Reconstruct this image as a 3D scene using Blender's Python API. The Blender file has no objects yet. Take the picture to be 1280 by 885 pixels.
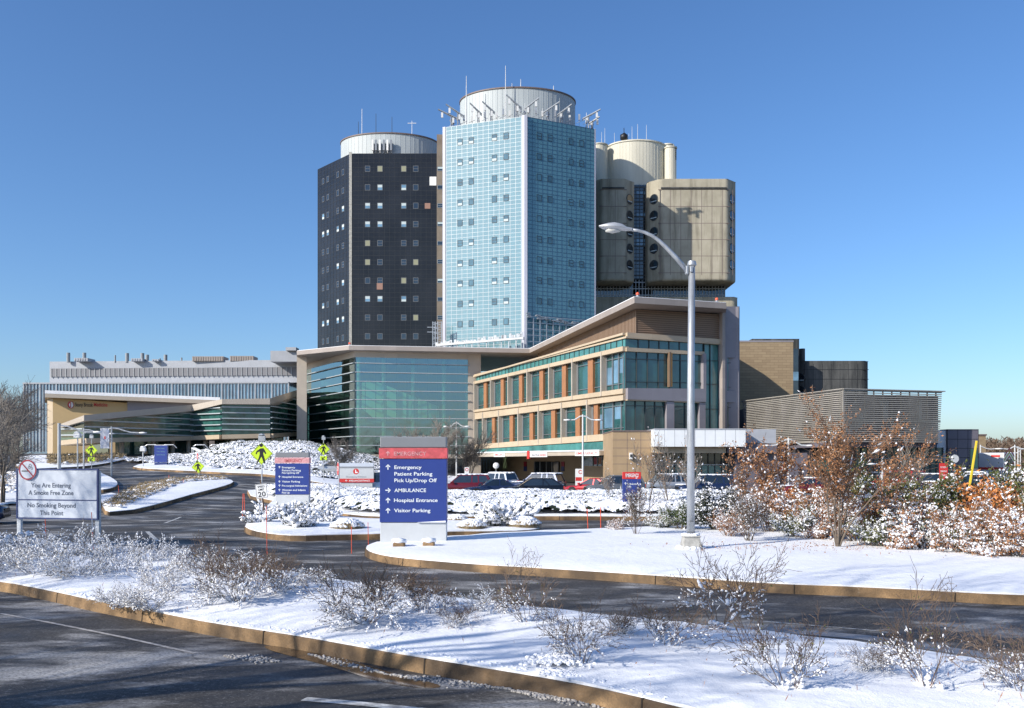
import bpy, math, random
from mathutils import Vector, noise, Matrix
from mathutils.geometry import delaunay_2d_cdt
F, CX, HY, EH = 1100.0, 640.0, 575.0, 2.9
S = bpy.context.scene
C = S.collection
R = math.radians
rnd = random.Random(7)

def X(px, Y): return (px - CX) * Y / F
def Z(py, Y): return EH + (HY - py) * Y / F
def sstep(a, b, t):
    t = min(max((t - a) / (b - a), 0), 1)
    return t * t * (3 - 2 * t)
def hgt(x, y):
    return min(max((y - 45) * .045, 0), 3.9) * sstep(-7, -24, x)
def G(px, py, dz=0.0):
    """point on the terrain (raised by dz) seen at photo pixel px, py"""
    Y = 3.0
    while Y < 600:
        Y2 = Y + .25
        if EH + (HY - py) * Y2 / F <= hgt(X(px, Y2), Y2) + dz:
            for _ in range(12):
                m = (Y + Y2) / 2
                if EH + (HY - py) * m / F <= hgt(X(px, m), m) + dz: Y2 = m
                else: Y = m
            break
        Y = Y2
    return (X(px, Y), Y)

# ---------------------------------------------------------------- materials
def new_mat(name):
    m = bpy.data.materials.new(name); m.use_nodes = True
    nt = m.node_tree
    return m, nt, nt.nodes['Principled BSDF']
def nd(nt, t, **kw):
    n = nt.nodes.new(t)
    for k, v in kw.items(): setattr(n, k, v)
    return n
def coord(nt, world=False, scale=(1, 1, 1)):
    if world:
        c = nd(nt, 'ShaderNodeNewGeometry').outputs['Position']
    else:
        c = nd(nt, 'ShaderNodeTexCoord').outputs['Object']
    mp = nd(nt, 'ShaderNodeMapping'); mp.inputs['Scale'].default_value = scale
    nt.links.new(c, mp.inputs['Vector'])
    return mp.outputs['Vector']
def noi(nt, vec, sc, det=4, rough=.6):
    n = nd(nt, 'ShaderNodeTexNoise'); n.inputs['Scale'].default_value = sc
    n.inputs['Detail'].default_value = det; n.inputs['Roughness'].default_value = rough
    nt.links.new(vec, n.inputs['Vector'])
    return n.outputs['Fac']
def ramp(nt, fac, stops):
    r = nd(nt, 'ShaderNodeValToRGB')
    e = r.color_ramp.elements
    while len(e) < len(stops): e.new(.5)
    for i, (p, c) in enumerate(stops):
        e[i].position = p
        e[i].color = (c, c, c, 1) if isinstance(c, (int, float)) else (*c, 1)
    nt.links.new(fac, r.inputs['Fac'])
    return r.outputs['Color']
def mix(nt, fac, a, b, mode='MIX'):
    m = nd(nt, 'ShaderNodeMix', data_type='RGBA', blend_type=mode)
    for k, v in ((0, fac), (6, a), (7, b)):
        if isinstance(v, (int, float)): m.inputs[k].default_value = v if k == 0 else (v, v, v, 1)
        elif isinstance(v, tuple): m.inputs[k].default_value = (*v, 1)
        else: nt.links.new(v, m.inputs[k])
    return m.outputs[2]
def bump(nt, p, fac, s, d=.02):
    b = nd(nt, 'ShaderNodeBump'); b.inputs['Strength'].default_value = s; b.inputs['Distance'].default_value = d
    nt.links.new(fac, b.inputs['Height']); nt.links.new(b.outputs['Normal'], p.inputs['Normal'])
def mat(name, col, rough=.6, metal=0, spec=.5, var=.0, sc=1, bmp=0, bsc=20, stretch=(1, 1, 1), coat=0, world=False):
    m, nt, p = new_mat(name)
    p.inputs['Roughness'].default_value = rough; p.inputs['Metallic'].default_value = metal
    p.inputs['Specular IOR Level'].default_value = spec
    p.inputs['Coat Weight'].default_value = coat
    vec = coord(nt, world, stretch)
    if var:
        a = tuple(c * (1 - var) for c in col); b = tuple(min(c * (1 + var), 1) for c in col)
        nt.links.new(mix(nt, ramp(nt, noi(nt, vec, sc, 6), [(.3, 0), (.7, 1)]), a, b), p.inputs['Base Color'])
    else: p.inputs['Base Color'].default_value = (*col, 1)
    if bmp: bump(nt, p, noi(nt, vec, bsc, 4), bmp)
    return m

M = {}
# snow
m, nt, p = new_mat('snow'); v = coord(nt, True)
nt.links.new(mix(nt, ramp(nt, noi(nt, v, .8, 5), [(.3, 0), (.75, 1)]), (.80, .82, .86), (.90, .91, .93)), p.inputs['Base Color'])
p.inputs['Roughness'].default_value = .65; p.inputs['Specular IOR Level'].default_value = .3
a = nd(nt, 'ShaderNodeMath', operation='ADD'); nt.links.new(noi(nt, v, 3, 5), a.inputs[0])
s2 = nd(nt, 'ShaderNodeMath', operation='MULTIPLY'); nt.links.new(noi(nt, v, 45, 3), s2.inputs[0]); s2.inputs[1].default_value = .25
nt.links.new(s2.outputs[0], a.inputs[1]); bump(nt, p, a.outputs[0], .5, .06)
M['snow'] = m
M['twig_snow'] = mat('twig_snow', (.86, .87, .9), .7, spec=.25, bmp=.3, bsc=30)
M['dirty_snow'] = mat('dirty_snow', (.36, .34, .32), .7, var=.5, sc=9, bmp=.6, bsc=25, world=True)
# asphalt
def asphalt(name, base, salt, wet):
    m, nt, p = new_mat(name); v = coord(nt, True)
    fine = ramp(nt, noi(nt, v, 16, 8, .9), [(.42, 0), (.58, 1)])
    c = mix(nt, fine, tuple(x * .45 for x in base), tuple(x * 1.8 for x in base))
    sp = ramp(nt, noi(nt, v, 19, 4, .8), [(.56, 0), (.63, 1)])
    c = mix(nt, sp, c, (.21, .205, .20))
    mp = nd(nt, 'ShaderNodeMapping'); mp.inputs['Rotation'].default_value = (0, 0, R(43)); mp.inputs['Scale'].default_value = (.45, 1.1, 1)
    nt.links.new(v, mp.inputs['Vector'])
    st = ramp(nt, noi(nt, mp.outputs[0], .75, 7, .65), [(.50, 0), (.61, 1)])
    stf = nd(nt, 'ShaderNodeMath', operation='MULTIPLY'); nt.links.new(st, stf.inputs[0])
    g2 = ramp(nt, noi(nt, v, 22, 3, .7), [(.35, .25), (.6, 1)]); nt.links.new(g2, stf.inputs[1])
    sf = nd(nt, 'ShaderNodeMath', operation='MULTIPLY'); nt.links.new(stf.outputs[0], sf.inputs[0]); sf.inputs[1].default_value = salt
    c = mix(nt, sf.outputs[0], c, (.52, .51, .50))
    blot = ramp(nt, noi(nt, v, .3, 5), [(.42, 0), (.6, 1)])
    c = mix(nt, blot, mix(nt, .5, c, tuple(x * .35 for x in base)), c)
    # cracks
    vo = nd(nt, 'ShaderNodeTexVoronoi', feature='DISTANCE_TO_EDGE'); vo.inputs['Scale'].default_value = .35
    wv = nd(nt, 'ShaderNodeVectorMath', operation='ADD'); nt.links.new(v, wv.inputs[0])
    nz = nd(nt, 'ShaderNodeTexNoise'); nz.inputs['Scale'].default_value = 1.2; nt.links.new(v, nz.inputs['Vector'])
    nt.links.new(nz.outputs['Color'], wv.inputs[1]); nt.links.new(wv.outputs[0], vo.inputs['Vector'])
    cr = ramp(nt, vo.outputs['Distance'], [(.0, .6), (.010, 1)])
    c = mix(nt, 1.0, c, cr, 'MULTIPLY')
    nt.links.new(c, p.inputs['Base Color'])
    nt.links.new(ramp(nt, noi(nt, v, .35, 5), [(.4, wet), (.6, .85)]), p.inputs['Roughness'])
    bump(nt, p, noi(nt, v, 60, 3, .8), .55, .01)
    return m
M['asphalt'] = asphalt('asphalt', (.043, .040, .038), .85, .55)
M['paint_line'] = mat('paint_line', (.42, .42, .41), .6, var=.75, sc=7, world=True)
# kerb
m, nt, p = new_mat('kerb_concrete'); v = coord(nt, True)
c = mix(nt, ramp(nt, noi(nt, v, 1.1, 6, .7), [(.3, 0), (.72, 1)]), (.12, .07, .03), (.46, .285, .135))
c = mix(nt, ramp(nt, noi(nt, v, .5, 4, .6), [(.42, .9), (.56, 0)]), c, (.05, .03, .016))  # dark stains, deepened to paint in the streaks of tree shade
c = mix(nt, ramp(nt, noi(nt, v, 5, 5, .7), [(.66, 0), (.76, .6)]), c, (.5, .44, .36))
c = mix(nt, ramp(nt, noi(nt, v, 40, 2, .7), [(.35, .45), (.6, 0)]), c, (.10, .07, .04))
nt.links.new(c, p.inputs['Base Color']); p.inputs['Roughness'].default_value = .7
bump(nt, p, noi(nt, v, 25, 5, .7), .7, .015)
M['kerb'] = m
M['joint'] = mat('joint', (.03, .022, .015), .9)
M['gutter'] = mat('gutter', (.22, .22, .23), .5, var=.3, sc=2, world=True)
M['puddle'] = mat('puddle', (.09, .055, .03), .08, spec=.6)
M['earth'] = mat('earth', (.15, .12, .08), .9, var=.5, sc=.4, world=True)
# glass
def glass(name, col, rough=.04, var=.35, sc=.35, spec=.9):
    m, nt, p = new_mat(name); v = coord(nt, True)
    nt.links.new(mix(nt, ramp(nt, noi(nt, v, sc, 3), [(.35, 0), (.65, 1)]), tuple(c * (1 - var) for c in col), tuple(c * (1 + var) for c in col)), p.inputs['Base Color'])
    p.inputs['Roughness'].default_value = rough; p.inputs['Specular IOR Level'].default_value = spec
    p.inputs['IOR'].default_value = 1.6
    bump(nt, p, noi(nt, v, .5, 2), .12, .12)
    return m
M['teal_glass'] = glass('teal_glass', (.022, .085, .088))
M['strip_glass'] = glass('strip_glass', (.06, .20, .19), .15)
M['dark_glass'] = glass('dark_glass', (.015, .022, .03))
M['aqua_panel'] = glass('aqua_panel', (.068, .195, .232), .6, .07, .8, .5); M['aqua_panel'].node_tree.nodes['Principled BSDF'].inputs['Coat Weight'].default_value = .8; M['aqua_panel'].node_tree.nodes['Principled BSDF'].inputs['Coat IOR'].default_value = 2.1
M['aqua_window'] = glass('aqua_window', (.05, .13, .17), .1, .3, .5)
M['sky_glass'] = glass('sky_glass', (.13, .24, .34), .1, .3, .3)
M['black_panel'] = glass('black_panel', (.017, .018, .021), .22, .3, .15, .3)
m, nt, p = new_mat('clear_glass')
nt.nodes.remove(p); out = nt.nodes['Material Output']
tr = nd(nt, 'ShaderNodeBsdfTransparent'); tr.inputs['Color'].default_value = (.28, .56, .51, 1)
gl = nd(nt, 'ShaderNodeBsdfGlossy'); gl.inputs['Color'].default_value = (.75, .95, 1, 1); gl.inputs['Roughness'].default_value = .03
fr = nd(nt, 'ShaderNodeLayerWeight'); fr.inputs['Blend'].default_value = .5
fp = nd(nt, 'ShaderNodeMath', operation='POWER'); nt.links.new(fr.outputs['Facing'], fp.inputs[0]); fp.inputs[1].default_value = 3
ad = nd(nt, 'ShaderNodeMath', operation='MULTIPLY_ADD'); nt.links.new(fp.outputs[0], ad.inputs[0]); ad.inputs[1].default_value = .55; ad.inputs[2].default_value = .34
ms = nd(nt, 'ShaderNodeMixShader'); nt.links.new(ad.outputs[0], ms.inputs[0]); nt.links.new(tr.outputs[0], ms.inputs[1]); nt.links.new(gl.outputs[0], ms.inputs[2])
nt.links.new(ms.outputs[0], out.inputs['Surface'])
vv = coord(nt, True); b = nd(nt, 'ShaderNodeBump'); b.inputs['Strength'].default_value = .1; b.inputs['Distance'].default_value = .2
nt.links.new(noi(nt, vv, .4, 2), b.inputs['Height']); nt.links.new(b.outputs[0], gl.inputs['Normal'])
M['clear_glass'] = m
# metals, claddings
M['mullion'] = mat('mullion', (.42, .46, .48), .5, metal=.3)
M['dark_mullion'] = mat('dark_mullion', (.04, .05, .055), .5)
M['black_joint'] = mat('black_joint', (.026, .028, .031), .5)
M['galv'] = mat('galvanised', (.42, .44, .46), .45, metal=.55, var=.25, sc=5, stretch=(1, 1, .3))
M['pole_white'] = mat('pole_white', (.62, .63, .63), .5)
def clad(name, col, var=.12, sc=(.3, .3, .3), rough=.55):
    m, nt, p = new_mat(name); v = coord(nt, True)
    br = nd(nt, 'ShaderNodeTexVoronoi', feature='F1', distance='CHEBYCHEV'); br.inputs['Scale'].default_value = 1; br.inputs['Randomness'].default_value = 0
    mp = nd(nt, 'ShaderNodeMapping'); mp.inputs['Scale'].default_value = (.45, .45, .9); nt.links.new(v, mp.inputs['Vector']); nt.links.new(mp.outputs[0], br.inputs['Vector'])
    wn = nd(nt, 'ShaderNodeTexWhiteNoise', noise_dimensions='3D'); nt.links.new(br.outputs['Position'], wn.inputs['Vector'])
    c = mix(nt, wn.outputs['Value'], tuple(x * (1 - var) for x in col), tuple(min(x * (1 + var), 1) for x in col))
    c = mix(nt, ramp(nt, noi(nt, v, .6, 5), [(.35, .25), (.6, 0)]), c, tuple(x * .7 for x in col))
    nt.links.new(c, p.inputs['Base Color']); p.inputs['Roughness'].default_value = rough
    return m
M['beige'] = clad('beige_panel', (.46, .40, .33), .05)
M['warm_beige'] = clad('warm_beige_panel', (.50, .40, .28), .05)
M['mauve'] = clad('mauve_panel', (.27, .25, .27), .06)
M['mauve_dark'] = clad('mauve_dark_panel', (.14, .13, .16), .1)
M['tan'] = clad('tan_panel', (.38, .27, .16), .05)
M['orange_wood'] = mat('orange_wood', (.34, .155, .07), .5, var=.2, sc=3, stretch=(4, 4, .4))
M['fin_orange'] = mat('fin_orange', (.55, .26, .05), .4, var=.15, sc=1)
M['brown_metal'] = mat('brown_corrugated', (.17, .115, .075), .5, var=.1)
M['fascia'] = clad('fascia_panel', (.33, .285, .255), .07)
M['soffit'] = mat('soffit', (.20, .17, .15), .7, var=.1)
M['white_panel'] = clad('white_panel', (.74, .77, .80), .02)
M['grey_panel'] = clad('grey_panel', (.38, .40, .44), .04)
M['louver_grey'] = mat('louver_grey', (.19, .19, .205), .6)
M['drum'] = mat('drum_metal', (.42, .46, .47), .55, var=.1, sc=.5, stretch=(1, 1, .15))
M['rim'] = mat('rim_brown', (.16, .12, .11), .6)
m, nt, p = new_mat('stained_concrete'); v = coord(nt, True)
vs = nd(nt, 'ShaderNodeMapping'); vs.inputs['Scale'].default_value = (.7, .7, .06); nt.links.new(v, vs.inputs['Vector'])
c = mix(nt, ramp(nt, noi(nt, v, .3, 6), [(.3, 0), (.7, 1)]), (.335, .305, .23), (.455, .415, .325))
c = mix(nt, ramp(nt, noi(nt, vs.outputs[0], .9, 6, .7), [(.50, 0), (.70, .8)]), c, (.15, .13, .095))
nt.links.new(c, p.inputs['Base Color']); p.inputs['Roughness'].default_value = .9
bump(nt, p, noi(nt, v, 2, 5), .2, .05)
M['concrete'] = m
m, nt, p = new_mat('dark_concrete'); v = coord(nt, True)
vs = nd(nt, 'ShaderNodeMapping'); vs.inputs['Scale'].default_value = (.7, .7, .08); nt.links.new(v, vs.inputs['Vector'])
c = mix(nt, ramp(nt, noi(nt, vs.outputs[0], .8, 6, .7), [(.35, 0), (.7, 1)]), (.025, .028, .03), (.13, .13, .125))
nt.links.new(c, p.inputs['Base Color']); p.inputs['Roughness'].default_value = .9
M['dark_concrete'] = m  # stained, and darkened so the rear wing's shade is in the colour
M['cream'] = mat('cream_ribbed', (.60, .57, .47), .7, var=.15, sc=.4, stretch=(1, 1, .1), world=True)
M['cast_stone'] = mat('cast_stone', (.36, .35, .32), .8, var=.3, sc=4, bmp=.3)
m, nt, p = new_mat('tan_brick'); v = coord(nt, True)
c1 = nd(nt, 'ShaderNodeTexBrick'); c1.inputs['Scale'].default_value = 1; c1.inputs['Brick Width'].default_value = 1.1; c1.inputs['Row Height'].default_value = .36
c1.inputs['Mortar Size'].default_value = .02; c1.inputs['Color1'].default_value = (.34, .255, .155, 1); c1.inputs['Color2'].default_value = (.28, .205, .125, 1); c1.inputs['Mortar'].default_value = (.20, .145, .09, 1)
sw = nd(nt, 'ShaderNodeSeparateXYZ'); nt.links.new(v, sw.inputs[0]); cb = nd(nt, 'ShaderNodeCombineXYZ'); nt.links.new(sw.outputs[0], cb.inputs[0]); nt.links.new(sw.outputs[2], cb.inputs[1]); nt.links.new(cb.outputs[0], c1.inputs['Vector'])
nt.links.new(c1.outputs['Color'], p.inputs['Base Color']); p.inputs['Roughness'].default_value = .9
M['tan_brick'] = m
M['slat'] = mat('slat_metal', (.36, .335, .295), .5, metal=.2, var=.15, sc=.6)
M['white'] = mat('white_paint', (.78, .78, .77), .5, var=.04, sc=3)
M['blind'] = mat('blind', (.50, .57, .58), .7)
M['warm_blind'] = mat('warm_blind', (.27, .27, .18), .7)
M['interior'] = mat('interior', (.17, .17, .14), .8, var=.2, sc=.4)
M['interior_lit'] = mat('interior_lit', (.75, .74, .50), .8)  # brighter copy of interior, its light put into the colour
M['dark'] = mat('dark_void', (.018, .018, .02), .9)
M['red'] = mat('sign_red', (.55, .035, .03), .45)
M['faded_red'] = mat('sign_faded_red', (.52, .085, .095), .6, var=.35, sc=5)
M['pink'] = mat('sign_pink', (.60, .30, .31), .7, var=.25, sc=9)
M['blue'] = mat('sign_blue', (.024, .048, .225), .4, var=.05, sc=2)
M['navy'] = mat('navy', (.02, .04, .14), .45)
M['sign_grey'] = mat('sign_grey', (.20, .21, .225), .5, var=.06)
M['sign_base'] = mat('sign_base', (.50, .52, .53), .5, var=.06, sc=2)
M['sign_white'] = mat('sign_white', (.50, .54, .60), .5, var=.04, sc=2)
M['letter_white'] = mat('letter_white', (.74, .78, .80), .5)
M['ink'] = mat('ink', (.01, .01, .012), .5)
M['slate_ink'] = mat('slate_ink', (.05, .07, .11), .5)
M['maroon'] = mat('maroon', (.28, .015, .03), .5)
M['lime'] = mat('sign_lime', (.55, .75, .03), .45)
M['yellow'] = mat('yellow_paint', (.62, .46, .03), .45)
M['stake'] = mat('stake_orange', (.80, .10, .04), .5)
M['steel'] = mat('steel', (.30, .31, .32), .45, metal=.6)
M['window_frame'] = mat('window_frame', (.13, .135, .145), .5)
M['rust'] = mat('rusty', (.10, .06, .04), .8)
# plants
def leafmat(name, cols, sc=6):
    m, nt, p = new_mat(name); v = coord(nt)
    st = [(i / max(len(cols) - 1, 1) * .5 + .25, c) for i, c in enumerate(cols)]
    nt.links.new(ramp(nt, noi(nt, v, sc, 3, .7), st), p.inputs['Base Color'])
    p.inputs['Roughness'].default_value = .6; p.inputs['Specular IOR Level'].default_value = .3
    return m
M['bark'] = leafmat('bark', [(.09, .07, .055), (.19, .155, .12)])
M['twig'] = leafmat('twig', [(.07, .045, .032), (.20, .14, .10)], 12)
M['grey_twig'] = leafmat('grey_twig', [(.14, .12, .10), (.26, .23, .20)])
M['brown_leaf'] = leafmat('brown_leaf', [(.11, .045, .022), (.26, .115, .05), (.40, .20, .095), (.38, .26, .17)], 2.2)
M['orange_leaf'] = leafmat('orange_leaf', [(.30, .22, .05), (.46, .17, .05), (.60, .25, .08), (.16, .17, .04)], 1.6)
M['green_leaf'] = leafmat('green_leaf', [(.03, .045, .018), (.07, .09, .025), (.13, .13, .04), (.22, .12, .05)], 1.8)
M['ever_leaf'] = leafmat('ever_leaf', [(.015, .035, .010), (.05, .085, .018), (.12, .16, .03)], 5)
M['yew_leaf'] = leafmat('yew_leaf', [(.012, .018, .010), (.035, .045, .02)], 5)
M['dry_grass'] = leafmat('dry_grass', [(.17, .12, .06), (.38, .29, .16)], 5)
M['far_wood'] = leafmat('far_wood', [(.09, .065, .05), (.20, .14, .10)], .2)

# ---------------------------------------------------------------- mesh builder
PHI = (1 + 5 ** .5) / 2
ICO_V = [Vector(v).normalized() for v in [(-1, PHI, 0), (1, PHI, 0), (-1, -PHI, 0), (1, -PHI, 0), (0, -1, PHI), (0, 1, PHI), (0, -1, -PHI), (0, 1, -PHI), (PHI, 0, -1), (PHI, 0, 1), (-PHI, 0, -1), (-PHI, 0, 1)]]
ICO_F = [(0, 11, 5), (0, 5, 1), (0, 1, 7), (0, 7, 10), (0, 10, 11), (1, 5, 9), (5, 11, 4), (11, 10, 2), (10, 7, 6), (7, 1, 8), (3, 9, 4), (3, 4, 2), (3, 2, 6), (3, 6, 8), (3, 8, 9), (4, 9, 5), (2, 4, 11), (6, 2, 10), (8, 6, 7), (9, 8, 1)]
OCT_V = [Vector(v) for v in [(1, 0, 0), (-1, 0, 0), (0, 1, 0), (0, -1, 0), (0, 0, 1), (0, 0, -1)]]
OCT_F = [(0, 2, 4), (2, 1, 4), (1, 3, 4), (3, 0, 4), (2, 0, 5), (1, 2, 5), (3, 1, 5), (0, 3, 5)]
class MB:
    def __init__(s): s.v = []; s.f = []; s.m = []
    def add(s, vs, fs, m=0):
        n = len(s.v); s.v.extend(tuple(v) for v in vs)
        s.f.extend(tuple(n + i for i in f) for f in fs); s.m.extend([m] * len(fs)); return s
    def hexa(s, p, m=0):   # p: 4 bottom ccw, 4 top
        return s.add(p, [(3, 2, 1, 0), (4, 5, 6, 7), (0, 1, 5, 4), (1, 2, 6, 5), (2, 3, 7, 6), (3, 0, 4, 7)], m)
    def box(s, x0, x1, y0, y1, z0, z1, m=0):
        return s.hexa([(x0, y0, z0), (x1, y0, z0), (x1, y1, z0), (x0, y1, z0), (x0, y0, z1), (x1, y0, z1), (x1, y1, z1), (x0, y1, z1)], m)
    def prism(s, poly, z0, z1, m=0, mtop=None):
        n = len(poly)
        zb = z0 if isinstance(z0, (list, tuple)) else [z0] * n
        zt = z1 if isinstance(z1, (list, tuple)) else [z1] * n
        vs = [(x, y, zb[i]) for i, (x, y) in enumerate(poly)] + [(x, y, zt[i]) for i, (x, y) in enumerate(poly)]
        s.add(vs, [(i, (i + 1) % n, n + (i + 1) % n, n + i) for i in range(n)] + [tuple(range(n - 1, -1, -1))], m)
        s.add([(x, y, zt[i]) for i, (x, y) in enumerate(poly)], [tuple(range(n))], m if mtop is None else mtop)
        return s
    def tube(s, pts, rad, n=6, m=0, cap=True):
        pts = [Vector(p) for p in pts]
        if not isinstance(rad, (list, tuple)): rad = [rad] * len(pts)
        base = len(s.v); prev = None
        for i, p in enumerate(pts):
            d = (pts[min(i + 1, len(pts) - 1)] - pts[max(i - 1, 0)])
            if d.length < 1e-9: d = Vector((0, 0, 1))
            d.normalize()
            a = d.orthogonal().normalized() if prev is None else (prev - d * prev.dot(d))
            if a.length < 1e-6: a = d.orthogonal()
            a.normalize(); prev = a; b = d.cross(a)
            for k in range(n):
                t = 2 * math.pi * k / n
                s.v.append(tuple(p + (a * math.cos(t) + b * math.sin(t)) * rad[i]))
        for i in range(len(pts) - 1):
            for k in range(n):
                s.f.append((base + i * n + k, base + i * n + (k + 1) % n, base + (i + 1) * n + (k + 1) % n, base + (i + 1) * n + k)); s.m.append(m)
        if cap:
            s.f.append(tuple(base + k for k in range(n - 1, -1, -1))); s.m.append(m)
            s.f.append(tuple(base + (len(pts) - 1) * n + k for k in range(n))); s.m.append(m)
        return s
    def cyl(s, x, y, z0, z1, r, n=16, m=0, r2=None):
        return s.tube([(x, y, z0), (x, y, z1)], [r, r if r2 is None else r2], n, m)
    def blob(s, c, r, m=0, rg=None, jit=.15, rz=0, hi=True, axis=None):
        V_, F_ = (ICO_V, ICO_F) if hi else (OCT_V, OCT_F)
        if not isinstance(r, (list, tuple)): r = (r, r, r)
        rg = rg or rnd; c = Vector(c); out = []
        if axis is not None:
            a = axis.normalized(); b = a.cross(Vector((0, 0, 1)))
            b = b.normalized() if b.length > .05 else Vector((1, 0, 0)); cc = a.cross(b)
        for q in V_:
            k = 1 + rg.uniform(-jit, jit)
            w = (q.x * r[0] * k, q.y * r[1] * k, q.z * r[2] * k)
            if axis is not None: out.append(c + a * w[0] + b * w[1] + cc * w[2])
            elif rz:
                ca, sa = math.cos(rz), math.sin(rz); out.append(c + Vector((w[0] * ca - w[1] * sa, w[0] * sa + w[1] * ca, w[2])))
            else: out.append(c + Vector(w))
        return s.add(out, F_, m)
    def disc(s, c, n, r, k=16, m=0, ry=None):
        c = Vector(c); n = Vector(n).normalized(); a = Vector((0, 0, 1)).cross(n)
        a = a.normalized() if a.length > .01 else Vector((1, 0, 0)); b = n.cross(a)
        return s.add([c + a * math.cos(2 * math.pi * i / k) * r + b * math.sin(2 * math.pi * i / k) * (ry or r) for i in range(k)], [tuple(range(k))], m)
    def leaf(s, c, d, u, l, w, m=0):
        d = d.normalized(); u = d.cross(u)
        u = u.normalized() if u.length > .01 else d.orthogonal().normalized()
        nn = d.cross(u)
        return s.add([c, c + d * l * .5 + u * w + nn * w * .35, c + d * l, c + d * l * .5 - u * w + nn * w * .35], [(0, 1, 2), (0, 2, 3)], m)
    def build(s, name, mats, parent=None, smooth=False, bevel=0, local=False, origin=None, segs=2):
        if not isinstance(mats, (list, tuple)): mats = [mats]
        me = bpy.data.meshes.new(name)
        off = Vector((0, 0, 0))
        if parent is not None and not local: off = parent.location.copy()
        if origin is not None: off = Vector(origin)
        me.from_pydata([(v[0] - off.x, v[1] - off.y, v[2] - off.z) for v in s.v], [], s.f)
        for k in mats: me.materials.append(M[k] if isinstance(k, str) else k)
        if len(mats) > 1: me.polygons.foreach_set('material_index', s.m)
        if smooth: me.polygons.foreach_set('use_smooth', [True] * len(me.polygons))
        me.update()
        o = bpy.data.objects.new(name, me); C.objects.link(o)
        if parent is not None: o.parent = parent
        if origin is not None: o.location = off
        if bevel:
            b = o.modifiers.new('bevel', 'BEVEL'); b.width = bevel; b.segments = segs; b.limit_method = 'ANGLE'; b.angle_limit = R(35)
        return o
def tag(o, label, cat, group=None):
    o['label'] = label; o['category'] = cat
    if group: o['group'] = group
    return o
def thing(name, label, cat, loc=(0, 0, 0), rz=0, group=None):
    o = bpy.data.objects.new(name, None); C.objects.link(o); o.location = loc; o.rotation_euler = (0, 0, rz)
    o.empty_display_size = .3
    return tag(o, label, cat, group)
def kind(o, k): o['kind'] = k; return o
def dup(src, loc, rz=0, label=None, scale=None, group=None, cat=None):
    def cp(o, par):
        c = o.copy(); C.objects.link(c); c.parent = par
        for ch in o.children: cp(ch, c)
        return c
    r = cp(src, None); r.location = loc; r.rotation_euler = (0, 0, rz)
    if scale: r.scale = scale if isinstance(scale, tuple) else (scale,) * 3
    if label: r['label'] = label
    if group: r['group'] = group
    if cat: r['category'] = cat
    return r
_tc = {}
def _txt(body):
    if body not in _tc:
        cu = bpy.data.curves.new('t', 'FONT'); cu.body = body; cu.size = 1; cu.offset = .013; cu.resolution_u = 3
        ob = bpy.data.objects.new('t', cu); C.objects.link(ob); bpy.context.view_layer.update()
        me = bpy.data.meshes.new_from_object(ob.evaluated_get(bpy.context.evaluated_depsgraph_get()))
        _tc[body] = ([v.co.copy() for v in me.vertices], [tuple(q.vertices) for q in me.polygons])
        bpy.data.objects.remove(ob); bpy.data.curves.remove(cu); bpy.data.meshes.remove(me)
    return _tc[body]
def text(mb, body, x, z, w, cap, y, m=0, center=False, tf=None):
    """lettering in the local xz plane at depth y; x,z = left end (or centre) and baseline"""
    vs, fs = _txt(body)
    x0 = min(v.x for v in vs); x1 = max(v.x for v in vs)
    sx = w / (x1 - x0); sz = cap / .73
    ox = x - (w / 2 if center else 0)
    pts = [(ox + (v.x - x0) * sx, y, z + v.y * sz) for v in vs]
    if tf: pts = [tf(*q) for q in pts]
    mb.add(pts, fs, m)
class Wall:
    def __init__(s, a, b):
        s.a = Vector(a); s.b = Vector(b); s.d = (s.b - s.a).normalized(); s.L = (s.b - s.a).length
        n = Vector((s.d.y, -s.d.x)); s.n = n if n.dot(-s.a) > 0 else -n
    def s(s, px):
        k = (px - CX) / F
        return (k * s.a.y - s.a.x) / (s.d.x - k * s.d.y)
    def Y(s, px): return s.a.y + s.d.y * s.s(px)
    def z(s, px, py): return Z(py, s.Y(px))
    def p(s, t, o, z):
        q = s.a + s.d * t + s.n * o
        return (q.x, q.y, z)
    def bx(s, mb, s0, s1, z0, z1, o0, o1, m=0, z0b=None, z1b=None):
        z0b = z0 if z0b is None else z0b; z1b = z1 if z1b is None else z1b
        mb.hexa([s.p(s0, o1, z0), s.p(s1, o1, z0b), s.p(s1, o0, z0b), s.p(s0, o0, z0), s.p(s0, o1, z1), s.p(s1, o1, z1b), s.p(s1, o0, z1b), s.p(s0, o0, z1)], m)
    def pb(s, mb, px0, px1, t0, b0, t1, b1, o0, o1, m=0):
        """box from photo pixels: left edge top/bottom t0,b0, right edge t1,b1"""
        s.bx(mb, s.s(px0), s.s(px1), s.z(px0, b0), s.z(px0, t0), o0, o1, m, s.z(px1, b1), s.z(px1, t1))
SUN_D = (.83, .558); SUN_EL = 29; SUN_E = 4.9; SKY_STR = .148; SKY_AIR = 1.0; SKY_DUST = 1.0; SKY_OZ = 6.0; SKY_SAT = 1.08; SKY_HUE = .503; EXPO = 0.24
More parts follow.
